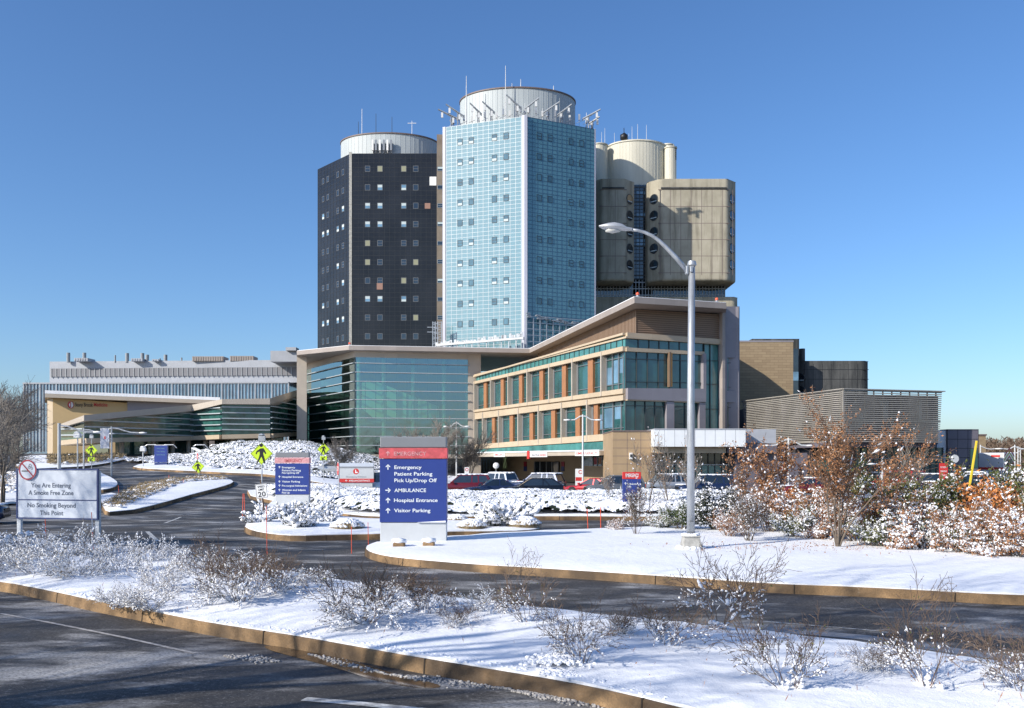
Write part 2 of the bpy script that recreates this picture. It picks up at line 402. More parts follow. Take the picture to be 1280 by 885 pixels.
# ================================================================ buildings
def put_window(cache, key, make, loc, par):
    """copies of one window mesh placed on a facade"""
    if key not in cache:
        mb, mats = make(); o = mb.build('window', mats, None, local=True); cache[key] = o.data
        bpy.data.objects.remove(o)
    o = bpy.data.objects.new('window', cache[key]); C.objects.link(o); o.parent = par
    o.location = Vector(loc) - par.location
    return o
def win_maker(W, w, h, style, frame, pane, fr=.09, proud=.05):
    def mk():
        mb = MB()
        def b(s0, s1, z0, z1, o0, o1, m):
            q = lambda s_, o_, z_: (W.d.x * s_ + W.n.x * o_, W.d.y * s_ + W.n.y * o_, z_)
            mb.hexa([q(s0, o1, z0), q(s1, o1, z0), q(s1, o0, z0), q(s0, o0, z0), q(s0, o1, z1), q(s1, o1, z1), q(s1, o0, z1), q(s0, o0, z1)], m)
        a, c = w / 2, h / 2
        b(-a, a, -c, c, 0, proud * .5, 1)
        for e in ((-a, -a + fr, -c, c), (a - fr, a, -c, c), (-a + fr, a - fr, -c, -c + fr), (-a + fr, a - fr, c - fr, c)): b(e[0], e[1], e[2], e[3], proud * .55, proud, 0)
        if style == 'half': b(-a + fr, a - fr, 0, c - fr, proud * .55, proud * .8, 2)
        if style == 'low': b(-a + fr, a - fr, -c + fr, -.1, proud * .55, proud * .8, 2)
        if style == 'full': b(-a + fr, a - fr, -c + fr, c - fr, proud * .55, proud * .8, 2)
        if style == 'bar': b(-a + fr, a - fr, -.04, .04, proud * .55, proud * .9, 0)
        return mb, [frame, pane, 'blind' if style != 'full' else 'warm_blind']
    return mk
def grid(mb, W, s0, s1, z0, z1, nc, nr, w, o, m=0, skipc=()):
    for i in range(nc + 1):
        s = s0 + (s1 - s0) * i / nc
        W.bx(mb, s - w / 2, s + w / 2, z0, z1, 0, o, m)
    for j in range(nr + 1):
        z = z0 + (z1 - z0) * j / nr
        W.bx(mb, s0, s1, z - w / 2, z + w / 2, 0, o * .9, m)

# ---- dark clad tower
A = (X(397, 201.5), 201.5); B = (X(438.5, 191), 191.0); D = (X(547, 191), 191.0); E_ = (X(547, 191) + 12, 204.0)
TZ = Z(192, 191)
tw = thing('hospital_tower', 'black clad tower with a grey drum on its roof, left of the aqua glass tower', 'tower', (-25, 200, 0))
MB().prism([A, B, D, E_, (E_[0], 222), (D[0], 235), (B[0], 235), (A[0], 222)], 0, TZ, 0, 1).build('wall', ['black_panel', 'rim'], tw)
WL, WR = Wall(A, B), Wall(B, D)
g = MB()
grid(g, WL, .2, WL.L - .5, 3, TZ, 10, 66, .05, .03); grid(g, WR, .5, WR.L - .2, 3, TZ, 16, 66, .05, .03)
g.build('cladding_joints', 'black_joint', tw)
g = MB(); WR.bx(g, -.35, .25, 0, TZ + .3, -.2, .15); g.build('corner_strip', 'cast_stone', tw)
cache = {}
rows = [211, 234.3, 257.2, 280.3, 304, 327.8, 350.8, 373.6, 397, 420.4]
st = ['bar', 'full', 'full', 'bar', 'dark', 'half', 'low', 'dark', 'half', 'half', 'half', 'dark', 'half', 'half', 'half', 'bar', 'full', 'bar', 'bar', 'bar', 'full', 'bar', 'bar', 'full', 'dark', 'bar', 'full', 'bar', 'half', 'half', 'low', 'bar', 'bar', 'dark', 'bar', 'full', 'dark', 'dark', 'dark', 'dark']
for i, py in enumerate(rows):
    z = Z(py, 191)
    for j, px in enumerate((459.5, 475, 504.7, 519.7)):
        k = st[i * 4 + j]
        put_window(cache, ('r', k), win_maker(WR, 1.15, 1.3, k, 'window_frame', 'sky_glass' if k in ('low', 'half') else 'dark_glass'), WR.p(WR.s(px), .01, z), tw)
    for j, px in enumerate((404.2, 410, 422.5, 429)):
        k = rnd.choice(['half', 'dark', 'low', 'bar']) if 1 < i < 9 else 'dark'
        if i in (4, 5, 6): k = rnd.choice(['bar', 'dark', 'half'])
        put_window(cache, ('l', k), win_maker(WL, 1.0, 1.3, k, 'window_frame', 'sky_glass' if k in ('low', 'half') else 'dark_glass'), WL.p(WL.s(px), .01, z), tw)
g = MB(); WR.bx(g, WR.s(537), WR.s(545.5), WR.z(540, 232), WR.z(540, 221), .05, .12); g.build('access_panel', 'white', tw)
g = MB(); WR.bx(g, WR.s(531), WR.s(538), WR.z(535, 261), WR.z(535, 254), .05, .1); WR.bx(g, WR.s(471), WR.s(478.5), WR.z(475, 362), WR.z(475, 354), .05, .1); g.build('bare_panel', mat('bare_panel', (.30, .17, .13), .7), tw)
def drum(par, cx, cy, rx, ry, z0, z1, m='drum', ribs=0, rimh=.22, ribm=None):
    d = MB(); n = 64
    d.prism([(cx + rx * math.cos(2 * math.pi * i / n), cy + ry * math.sin(2 * math.pi * i / n)) for i in range(n)], z0, z1)
    o = d.build('drum', m, par); 
    r = MB(); r.prism([(cx + (rx + .18) * math.cos(2 * math.pi * i / n), cy + (ry + .18) * math.sin(2 * math.pi * i / n)) for i in range(n)], z1 - rimh * .2, z1 + rimh); r.build('rim', 'rim' if m == 'drum' else m, o if 0 else par)
    q = MB()
    for i in range(ribs):
        a = 2 * math.pi * i / ribs
        if math.sin(a) > .3: continue
        q.tube([(cx + rx * math.cos(a), cy + ry * math.sin(a), z0), (cx + rx * math.cos(a), cy + ry * math.sin(a), z1 - .2)], .035, 4)
    if ribs: q.build('standing_seams', ribm or m, par)
drum(tw, X(487.5, 206), 206, 11.4, 7.5, TZ, 76.6, ribs=64)
for px, t, b in ((452.5, 136, 160), (448, 152, 160), (470, 142, 158), (490, 146, 158), (515, 151, 160)):
    g = MB(); x = X(px, 203); g.tube([(x, 203, 75), (x, 203, Z(t, 203))], [.09, .05], 5)
    if px == 515: g.tube([(x - 1, 203, Z(154, 203)), (x + 1, 203, Z(154, 203))], .07, 4)
    g.build('rod_antenna', 'white' if px in (452.5, 515) else 'dark_mullion', tw)
for i, px in enumerate((466, 470, 475, 480, 484.5, 489)):
    g = MB(); x = X(px, 198); z = Z(183, 198); g.box(x - .22, x + .22, 197.6, 197.9, z - 1, z + 1.4); g.box(x - .06, x + .06, 197.9, 199, z - 1.4, z + 1)
    g.build('panel_antenna', 'white' if i % 2 == 0 else 'steel', tw)

# ---- brown service shaft between the towers
sh = thing('service_shaft', 'narrow brown shaft of stacked windows between the black and aqua towers', 'tower shaft', (-15, 190, 0))
SW = Wall((X(546, 188), 188), (X(556, 188), 188))
MB().box(X(546, 188), X(557, 188), 188, 200, 0, Z(168, 188)).build('wall', mat('shaft_brown', (.20, .155, .12), .7, var=.2, sc=.4, world=True), sh)
for i, py in enumerate((211, 234, 257, 280, 304, 327, 351, 374, 397)):
    put_window(cache, ('s', i % 3), win_maker(SW, 1.3, .9, ('half', 'dark', 'bar')[i % 3], 'steel', 'dark_glass'), SW.p(SW.s(550.5), .01, Z(py, 188)), sh)

# ---- aqua tower
A = (X(555, 177.8), 177.8); B = (X(656, 172), 172.0); D = (X(744, 178.8), 178.8)
TZ2 = Z(145.5, 172)
at_ = thing('hospital_tower', 'aqua glass tower with a drum and antenna arms on its roof, middle tower of three', 'tower', (2, 180, 0))
cx_, cy_ = 2.2, 193
MB().prism([A, B, D, (D[0] + 1.15, 193), (D[0] - 2, 207), (B[0], 213), (A[0] - 1, 208), (A[0] - 1.1, 193)], 0, TZ2, 0, 1).build('wall', ['aqua_panel', 'rim'], at_)
WL, WR = Wall(A, B), Wall(B, D)
g = MB(); grid(g, WL, .5, WL.L - .75, 12, TZ2, 14, 72, .06, .02); g.build('panel_joints', 'mullion', at_)
g = MB(); grid(g, WR, .55, WR.L - .2, 12, TZ2, 14, 72, .07, .04); g.build('panel_joints', mat('shaded_joint', (.05, .12, .20), .4), at_)  # right face joints: darker blue copy, the shade put into the colour
g = MB(); g.prism([(B[0] - .62, 172.05), (B[0] - .1, 171.8), (B[0] + .5, 171.88), (B[0] + .5, 172.6), (B[0] - .5, 172.6)], 0, TZ2 + .2)
WL.bx(g, -.25, .35, 0, TZ2 + .1, -.1, .12); WR.bx(g, WR.L - .15, WR.L + .1, 0, TZ2 + .1, -.1, .1)
g.build('corner_strip', mat('corner_strip', (.45, .46, .54), .5), at_)
z0 = WL.z(575, 177.6)
for i in range(10):
    z = z0 - 4.06 * i
    for j, px in enumerate((575, 589, 618, 632.6)):
        k = rnd.choice(['dark', 'low', 'bar', 'blank']) if i < 9 else 'dark'
        put_window(cache, ('bl', k), win_maker(WL, 1.05, 1.25, k if k != 'blank' else 'low', 'dark_mullion', 'aqua_window', .06, .08), WL.p(WL.s(px), .01, z), at_)
    for j, px in enumerate((673.8, 687.3, 713.5, 726.6)):
        k = rnd.choice(['dark', 'dark', 'dark', 'bar'])
        put_window(cache, ('br', k), win_maker(WR, 1.05, 1.25, k, 'dark_mullion', 'aqua_window', .06, .08), WR.p(WR.s(px), .01, z), at_)
drum(at_, X(647, 190), 190, 12.4, 8.2, TZ2, Z(111.5, 182.5), ribs=72)
for px, t, b in ((583, 95, 130), (632, 82, 130), (651, 99, 116), (692, 107, 116), (640, 104, 135)):
    Yd = 184 if px not in (632, 583) else 180.5
    g = MB(); x = X(px, Yd); g.tube([(x, Yd, Z(b + 25, Yd)), (x, Yd, Z(b, Yd)), (x, Yd, Z(t, Yd))], [.14, .12, .05], 5); g.build('rod_antenna', 'pole_white', at_)
def arm_thing(px, Yd, ptop, pbase, dx, up, label):
    x = X(px, Yd); zb = Z(pbase, Yd); t = thing('antenna_arm', label, 'antenna arm', (x, Yd, zb), group='antenna arms round the aqua tower roof')
    g = MB(); zt = Z(ptop, Yd); L = zt - zb
    g.tube([(x, Yd, zb - .3), (x, Yd, zt - L * .3)], .12, 5); g.tube([(x - dx * .35, Yd + .6, zb - .3), (x, Yd, zt - L * .35)], .08, 4)
    g.tube([(x - dx * .2, Yd, zb + .1), (x + dx * .12, Yd, zb + L * .5)], .08, 4); g.build('post', 'steel', t)
    g = MB(); a = Vector((x - dx * .55, Yd + .2, zt - L * .38 - up * .3)); b = Vector((x + dx, Yd - .6, zt + up))
    for q in (-.14, .14): g.tube([a + Vector((0, q, 0)), b + Vector((0, q, 0))], .12, 4)
    g.tube([a + Vector((0, 0, -.38)), b + Vector((0, 0, -.05))], .09, 4)
    for k in range(7):
        q = a.lerp(b, k / 6); g.tube([q + Vector((0, -.14, 0)), q + Vector((0, .14, -.28 * (1 - k / 6)))], .035, 3)
    g.build('boom', 'galv', t)
    for k in (.25, .8):
        g = MB(); q = a.lerp(b, k); g.tube([q, q + Vector((0, 0, -.9))], .06, 4); g.box(q.x - .2, q.x + .2, q.y - .14, q.y + .14, q.z - 1.3, q.z - .3)
        g.build('panel_antenna', 'pole_white', t)
for a_ in ((564, 178, 140, 160, -2.6, .3, 'short truss arm reaching left past the aqua tower roof, lower of two'),
           (572, 177, 135, 158, -2.3, .5, 'truss arm at the left roof edge of the aqua tower, upper of two'),
           (597, 175.5, 133, 155, -1.5, .4, 'second antenna arm from the left on the aqua tower roof edge'),
           (613, 174.8, 131, 153, -1.6, .4, 'antenna arm left of the tall rod antenna on the aqua tower'),
           (645, 173.5, 124, 148, -1.9, .6, 'antenna arm tilted up left beside the aqua tower front corner'),
           (662, 173.5, 127, 147, 1.8, .5, 'antenna arm tilted up right beside the aqua tower front corner'),
           (686, 175, 132, 152, 2.1, .5, 'antenna arm on the right roof edge of the aqua tower, first past the corner'),
           (703, 176.5, 135, 154, 1.8, .5, 'antenna arm on the right roof edge of the aqua tower, near its end'),
           (736, 178.5, 140, 160, 2.3, .3, 'long truss arm reaching right past the aqua tower roof'),
           (741, 180, 148, 162, 1.3, .1, 'short arm low on the right roof corner of the aqua tower')):
    arm_thing(*a_)
# small dishes and posts crowding the roof edge
for k, px in enumerate((566, 580, 590, 606, 621, 629, 637, 651, 656, 670, 678, 694, 712, 724, 733)):
    Yd = 175 + abs(px - 655) * .05; x = X(px, Yd); zb = Z(160 - 14 * (1 - abs(px - 655) / 95), Yd)
    g = MB(); g.tube([(x, Yd, zb - .6), (x, Yd, zb + 1.7 + (k % 3) * .5)], .06, 4); g.box(x - .2, x + .2, Yd - .3, Yd - .1, zb + .5 + (k % 2) * .4, zb + 1.6 + (k % 2) * .5)
    g.tube([(x - .7, Yd, zb + .3), (x + .6, Yd, zb + .9)], .05, 4)
    g.build('roof_antenna', 'galv' if k % 2 else 'pole_white', at_)
# scaffold round the foot of the aqua tower
sc = thing('scaffold', 'steel scaffold and pipe rail round the foot of the aqua tower', 'scaffold', (2, 170, 15))
Wf = Wall((X(545, 174.5), 174.5), (X(655, 169.8), 169.8)); g = MB()
Wf.pb(g, 547, 655, 430.5, 433, 421.5, 424, 0, .5)
g.build('pipe_rail', 'pole_white', sc)
g = MB()
for i in range(13):
    s = Wf.L * i / 12; Wf.bx(g, s - .07, s + .07, Z(440, 172), Z(431 - 8 * i / 12, 172), .05, .25)
for i in range(34):
    s = Wf.L * (i + rnd.random()) / 34; zz = Z(430 - 8 * s / Wf.L, 172); Wf.bx(g, s - .25, s + .25, zz - .1, zz + rnd.uniform(.3, .8), .1, .3)
g.build('rail_posts', 'galv', sc)
g = MB()
for px in (541, 544, 547, 552):
    x = X(px, 175); g.tube([(x, 175, Z(445, 175)), (x, 175, Z(402, 175))], .12, 4)
for k in range(13):
    z = Z(403 + k * 3, 175); g.tube([(X(541, 175), 175, z), (X(552, 175), 175, z + (.6 if k % 2 else -.6))], .07, 4)
for z in (409, 415): g.tube([(X(534, 175), 175, Z(z, 175)), (X(546, 175), 175, Z(z, 175))], .08, 4)
g.build('scaffold_tower', 'galv', sc)
Wg = Wall((X(657, 170.5), 170.5), (X(745, 177), 177)); g = MB()
for i in range(12):
    s = Wg.L * i / 11; Wg.bx(g, s - .08, s + .08, Z(440, 172), Wg.z(657, 396) - .08 * s, .5, .66)
for k in range(6):
    Wg.bx(g, 0, Wg.L, Z(436 - k * 7.8, 172) - .07, Z(436 - k * 7.8, 172) + .07, .5, .62)
for i in range(60):
    s = rnd.uniform(0, Wg.L); z = Wg.z(657, 395) + rnd.uniform(-.3, .4) - .1 * s; Wg.bx(g, s - .4, s + .4, z, z + .18, .2, .9)
g.build('scaffold_frame', 'galv', sc)

# ---- concrete tower
ct = thing('hospital_tower', 'stained concrete tower with rounded blocks and round windows, right of the aqua tower', 'tower', (35, 205, 0))
def cblock(x0, x1, y0, y1, z0, z1, c=2.5, nm='concrete_block', m='concrete', par=None, bev=.55):
    poly = [(x0 + c, y0), (x1 - c, y0), (x1, y0 + c), (x1, y1 - c), (x1 - c, y1), (x0 + c, y1), (x0, y1 - c), (x0, y0 + c)]
    return MB().prism(poly, z0, z1).build(nm, m, par or ct, bevel=bev, segs=4)
YB = 194.0
def port(x, y, z, nx, ny, par, r=1.15):
    n = Vector((nx, ny, 0)).normalized(); g = MB(); cpos = Vector((x, y, z))
    g.tube([cpos - n * .2, cpos + n * .12], [r, r], 20, 0); g.disc(cpos + n * .135, n, r * .86, 20, 1); g.tube([cpos + n * .12 + Vector((0, 0, -.1)) - n.orthogonal() * .0, cpos + n * .16 + Vector((0, 0, -.1))], .02, 3, 0)
    q_ = Vector((-n.y, n.x, 0)); g.hexa([cpos + n * o_ + q_ * w_ + Vector((0, 0, h_)) for h_ in (-.6, -.42) for w_, o_ in ((-.8, .2), (.8, .2), (.8, .13), (-.8, .13))], 2)
    g.build('round_window', ['dark_concrete', 'dark_glass', 'blind'], par)
for side, (p0, p1) in enumerate(((738, 795), (811.5, 923.5))):
    x0, x1 = X(p0, YB), X(p1, YB)
    zt, zb = Z(223.5, YB), Z(351, YB)
    cblock(x0, x1, YB, YB + 24, zb, zt)
    g = MB(); W = Wall((x0 + 2, YB), (x1 - 2, YB))
    for py in (237, 258, 279, 299.5, 320, 341): W.bx(g, 0, W.L, Z(py, YB) - .06, Z(py, YB) + .06, -.1, .004)
    for px in (range(744, 794, 25) if side == 0 else range(825, 918, 13)): W.bx(g, W.s(px) - .05, W.s(px) + .05, zb + 1.3, Z(237, YB), -.1, .005)
    g.build('panel_seams', 'rim', ct)
    g = MB(); g.box(x0 + 2.6, x1 - 2.6, YB - .25, YB + .3, zt - 2.2, zt - 1.9); g.build('parapet_ledge', 'dark_concrete', ct)
    for k in range(5):
        z = Z(247 + 20.7 * k, YB)
        if side: port(x0 + 1.25, YB + 1.25, z, -1, -1, ct)
        port(x1 - 1.25, YB + 1.25, z, 1, -1, ct)
# glass core, recessed bands, lower storeys
W = Wall((X(790, 200), 200), (X(816, 200), 200)); g = MB()
W.bx(g, 0, W.L, 20, Z(231, 200), -8, 0); o = g.build('glass_core', 'dark_glass', ct); g = MB()
for i in range(5): s = W.s(795 + i * 4.6); W.bx(g, s - .06, s + .06, 25, Z(231, 200), 0, .12)
for i in range(28): z = Z(234 + i * 4.6, 200); W.bx(g, 0, W.L, z - (.05 if i % 4 else .16), z + (.05 if i % 4 else .16), 0, .1)
g.build('mullions', 'dark_mullion', ct); g = MB()
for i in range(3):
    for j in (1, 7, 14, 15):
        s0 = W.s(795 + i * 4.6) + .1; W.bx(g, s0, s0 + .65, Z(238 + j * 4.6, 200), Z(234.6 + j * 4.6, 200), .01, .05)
g.build('reflecting_pane', 'sky_glass', ct)  # sky reflection put into these panes as a blue base colour
W = Wall((X(735, 200), 200), (X(906, 200), 200)); g = MB()
W.bx(g, 0, W.L, 20, Z(348, 200), -18, 0); g.build('recessed_band', 'dark_glass', ct); g = MB()
for i in range(44): s = W.L * i / 43; W.bx(g, s - .07, s + .07, Z(378, 200), Z(350, 200), 0, .2)
for py in (353, 361, 369, 377): W.bx(g, 0, W.L, Z(py, 200) - .1, Z(py, 200) + .1, 0, .15)
g.build('mullions', 'steel', ct)
cblock(X(730, 198), X(924, 198), 198, 222, 0, Z(371, 198), nm='lower_storeys', c=1.2, bev=.6, m='concrete')
x0 = X(795, 208)
n = 40
drum(ct, X(795, 206), 206, 6.9, 5.5, 60, Z(178.5, 202), 'cream', 56, .25)
for px, r, t, yy in ((749, 1.9, 183, 203), (838, 1.35, 186, 203), (834, 1.5, 183, 207)):
    drum(ct, X(px, yy), yy, r, r, 60, Z(t, yy), 'cream', 20, .2)
g = MB(); g.blob((X(780, 203), 203, Z(171.5, 203)), 1.05, hi=True, jit=0); g.tube([(X(780, 203), 203, Z(180, 203)), (X(780, 203), 203, Z(160, 203))], .08, 5)
o = g.build('radome', 'ink', ct, smooth=True)
for px, t in ((756, 160), (768, 166), (790, 158), (797, 155), (808, 156), (752, 165), (786, 167), (842, 180)):
    g = MB(); x = X(px, 203); g.tube([(x, 203, Z(186, 203)), (x, 203, Z(t, 203))], [.08, .04], 4); g.build('rod_antenna', 'pole_white', ct)
g = MB()
for k in range(7): g.box(X(842, 203), X(842, 203) + .5, 202, 202.5, Z(186 + k * 2.5, 203), Z(184.6 + k * 2.5, 203)); 
g.build('panel_antenna', 'dark_mullion', ct)

# ---- rear concrete wing on the right
rw = thing('concrete_wing', 'stained concrete wing darkened by painted shade behind the louvred screen, open sky on its right', 'building', (78, 190, 0))
MB().prism([(X(940, 180), 180), (X(1000, 180), 180), (X(1000, 180), 200), (X(940, 180), 200)], 0, Z(423.5, 180)).build('stair_tower', 'dark_concrete', rw, bevel=.5)
cblock(X(1000, 184), X(1007.5, 184), 184, 200, 0, Z(435.5, 184), c=.4, nm='stair_tower', m='dark_concrete', par=rw, bev=.3)
g = MB(); W = Wall((X(989, 178), 178), (X(997, 178), 178))
W.bx(g, 0, W.L, 5, Z(436, 178), -1, .4); g.build('window', 'dark_glass', rw)
g = MB(); W.bx(g, .1, W.L, Z(476, 178), Z(465, 178), .42, .5); g.build('pane', 'sky_glass', rw)
cblock(X(996, 182), X(1089.5, 182), 182, 200, 0, Z(451, 182), c=1.4, nm='rounded_block', m='dark_concrete', par=rw, bev=.9)
for py in (472, 487.5): port(X(1000.5, 183) - .1, 182.6, Z(py, 182), -1, -1, rw, 1.0)
g = MB()
for px in range(1006, 1086, 11): g.box(X(px, 182) - .04, X(px, 182) + .04, 181.995, 182.2, 5, Z(455, 182))
for py in (462, 474): g.box(X(1004, 182), X(1086, 182), 181.99, 182.2, Z(py, 182) - .05, Z(py, 182) + .05)
g.build('panel_seams', 'ink', rw)

# ---- tan brick block
tb = thing('brick_block', 'windowless tan masonry block between the glass pavilion and the dark wing', 'building', (40, 120, 0))
W = Wall((X(918, 120), 120), (X(991.5, 120), 120))
g = MB(); W.bx(g, 0, W.L, 0, Z(427.5, 120), -10, 0); g.build('wall', 'tan_brick', tb)
g = MB(); W.bx(g, -.05, W.L + .05, Z(427.5, 120), Z(427.5, 120) + .2, -10, .05); g.build('coping', 'mauve', tb)

# ---- emergency pavilion
YL, YR = 130.0, 90.0
EL = (X(594.5, YL), YL); EC = (X(782, YR), YR); ER = (X(904, 95), 95.0)
WL, WR = Wall(EL, EC), Wall(EC, ER)
pv = thing('emergency_pavilion', 'three storey pavilion of beige frames and teal glass under a rising brown roof', 'building', (15, 100, 0))
def PL(mb, a, b, t0, b0, t1, b1, o0, o1, m=0):   # left facade; t,b given at its left (594.5) and right (782) ends
    def at(px, v0, v1):
        k = WL.s(px) / WL.L
        za = WL.z(594.5, v0); zb = WL.z(782, v1); return za + (zb - za) * k
    WL.bx(mb, WL.s(a), WL.s(b), at(a, b0, b1), at(a, t0, t1), o0, o1, m, at(b, b0, b1), at(b, t0, t1))
def PR(mb, a, b, t0, b0, t1, b1, o0, o1, m=0):   # right facade; values at px 782 and 900
    def at(px, v0, v1):
        k = (px - 782) / 118.0; v = v0 + (v1 - v0) * k
        return Z(v, WR.Y(px))
    WR.bx(mb, WR.s(a), WR.s(b), at(a, b0, b1), at(a, t0, t1), o0, o1, m, at(b, b0, b1), at(b, t0, t1))
zt = 15.55
core = MB(); core.prism([EL, EC, ER, (ER[0], 125), (EL[0] + 8, 150)], 4.3, zt - .2); 
# body kept 0.5 m behind the facades
cb = MB(); q0 = WL.p(.5, -.5, 0); q1 = (EC[0] + .55, EC[1] + .75); q2 = WR.p(WR.L - .1, -.5, 0)
cb.prism([q0[:2], q1, q2[:2], (ER[0], 128), (EL[0] + 8, 150)], 4.6, 15.3); cb.build('wall', 'dark', pv)
g = MB()
PL(g, 594, 782, 470, 471.5, 416, 418.8, -.5, .35); PR(g, 782, 904, 416, 421.5, 424.5, 429.5, -.5, .35)
g.prism([WL.p(0, .3, 0)[:2], (EC[0], EC[1] - .45), WR.p(WR.L, .3, 0)[:2], (ER[0], 128), (EL[0] + 8, 150)], 15.32, 15.5)
g.build('coping', 'warm_beige', pv)
g = MB(); PL(g, 595, 781.5, 471.5, 477, 418.8, 433, -.45, 0, 0)
for i in range(36):
    s = WL.L * (i + .5) / 36; WL.bx(g, s - .04, s + .04, 14.2, 15.3, 0, .06, 1)
g.build('clerestory_glass', ['strip_glass', 'dark_mullion'], pv)
g = MB(); PR(g, 782.3, 878, 421.8, 434.5, 430, 441, -.45, 0, 0)
for px in (797.6, 811, 823.6, 836, 849, 861): WR.bx(g, WR.s(px) - .05, WR.s(px) + .05, 14.3, 15.3, 0, .07, 1)
g.build('clerestory_glass', ['teal_glass', 'dark_mullion'], pv)
# beige frames of the two window bands
g = MB()
PL(g, 594.5, 782, 477, 480.3, 433, 438.8, -.4, .35); PL(g, 594.5, 782, 512.5, 515.4, 485.8, 492, -.4, .35)
PL(g, 594.5, 782, 516.6, 524.4, 494, 500.3, -.4, .30); PL(g, 594.5, 782, 556, 561.5, 540.5, 549.5, -.4, .35)
PL(g, 594.5, 782, 515.4, 516.6, 492, 494, -.4, .1)
PR(g, 782, 879.5, 434.5, 439.3, 441, 445, -.4, .2); PR(g, 782, 879.5, 499.5, 500.8, 503.5, 504.8, -.4, .35)
g.build('spandrel', 'warm_beige', pv)
g = MB(); PR(g, 782, 879.5, 485.5, 499.5, 486.5, 503.5, -.4, .45); g.build('soffit_band', 'mauve', pv)  # mauve instead of beige puts this face's shade into the band
fins_u = (595.5, 616, 638, 662, 689.4, 718.5, 755, 781.2)
fins_l = (595.5, 606, 626, 650.6, 676, 705, 737, 781.2)
def bay(a, b, up, last):
    t0, b0, t1, b1 = (480.3, 512.5, 438.8, 485.8) if up else (524.4, 556, 500.3, 540.5)
    sa, sb = WL.s(a), WL.s(b); w = sb - sa
    t = MB(); PL(t, a, b, t0, b0, t1, b1, -.42, -.28, 1)
    za, zb = (WL.z(a, 0),) * 2
    f = bool(last)
    fr = 0
    for k in ((.0, .06), (.94, 1.0)): 
        pa = a + (b - a) * k[0]; pb_ = a + (b - a) * k[1]; PL(t, pa, pb_, t0, b0, t1, b1, -.28, -.16, 0)
    def hbar(fr_):
        v0 = t0 + (b0 - t0) * fr_; v1 = t1 + (b1 - t1) * fr_
        PL(t, a, b, v0 - .25, v0 + .25, v1 - .35, v1 + .35, -.28, -.15, 0)
    hbar(.14); hbar(.84)
    if last:
        for k in (.33, .62, .85): PL(t, a + (b - a) * k - .4, a + (b - a) * k + .4, t0, b0, t1, b1, -.28, -.15, 0)
    w_ = t.build('window', ['steel', 'teal_glass'], pv)
    if last:
        u = MB()
        for k0, k1, q0, q1 in ((.36, .60, .18, .8), (.65, .83, .15, .55), (.05, .30, .35, .82)):
            v = lambda e: (t0 + (b0 - t0) * e, t1 + (b1 - t1) * e)
            PL(u, a + (b - a) * k0, a + (b - a) * k1, v(q0)[0], v(q1)[0], v(q0)[1], v(q1)[1], -.279, -.27)
        u.build('window_blind', 'sky_glass', w_) if 0 else u.build('window_blind', 'sky_glass', pv)
for up, fn in ((True, fins_u), (False, fins_l)):
    tt = (477.3, 515.2, 433.5, 491.8) if up else (517, 560.5, 494.4, 548.5)
    for i in range(7):
        bay(fn[i], fn[i + 1], up, i == 6)
        if not (i == 6 and up) and not (i == 0 and not up):
            a, b = fn[i], fn[i + 1]; k = .45 if i < 6 else .12
            pw = (b - a) * .17 if i < 6 else 5
            g = MB(); t0, b0, t1, b1 = (480.3, 512.5, 438.8, 485.8) if up else (524.4, 556, 500.3, 540.5)
            PL(g, a + (b - a) * k, a + (b - a) * k + pw, t0 + .05, b0 - .05, t1 + .05, b1 - .05, -.28, .02)
            g.build('timber_panel', 'orange_wood', pv)
    for i, px in enumerate(fn[:7]):
        g = MB(); wd = .2 + .003 * i; s = WL.s(px)
        k = s / WL.L; zt_ = WL.z(594.5, tt[0]) * (1 - k) + WL.z(782, tt[2]) * k; zb_ = WL.z(594.5, tt[1]) * (1 - k) + WL.z(782, tt[3]) * k
        WL.bx(g, s - wd / 2, s + wd / 2, zb_, zt_, -.3, .40); g.build('facade_fin', 'beige', pv)
# right-hand facade glass
for (a, b, t0, b0, t1, b1, nn, split) in ((782.3, 878, 439.3, 485.5, 445, 486.5, 7, .82), (782.3, 831, 500.8, 539, 503.5, 538, 4, .16), (840.5, 872, 501.5, 539, 503.8, 538, 2, .16)):
    g = MB(); PR(g, a, b, t0, b0, t1, b1, -.42, -.1, 1)
    for i in range(nn + 1):
        px = a + (b - a) * i / nn; PR(g, px - .35, px + .35, t0, b0, t1, b1, -.1, .02, 0)
    v0 = t0 + (b0 - t0) * split; v1 = t1 + (b1 - t1) * split; PR(g, a, b, v0 - .35, v0 + .35, v1 - .35, v1 + .35, -.1, .01, 0)
    if nn == 7: PR(g, a, b, 448, 448.7, 452, 452.7, -.1, .01, 0)
    g.build('window', ['dark_mullion', 'teal_glass'], pv)
g = MB()
for a, b in ((831, 840.5), (872, 879.5)): PR(g, a, b, 499, 540, 503.4, 538, -.4, .35)
PR(g, 876.5, 880, 440, 500, 443, 500, -.4, .4)
g.build('pier', 'mauve', pv)
g = MB(); PR(g, 834.0, 835.9, 441, 484, 440.5, 484, .0, .45); g.build('fin_edge', 'brown_metal', pv); g = MB(); PR(g, 835.95, 837.6, 442, 483.5, 441.5, 483.5, .0, .42); g.build('orange_fin', 'fin_orange', pv)
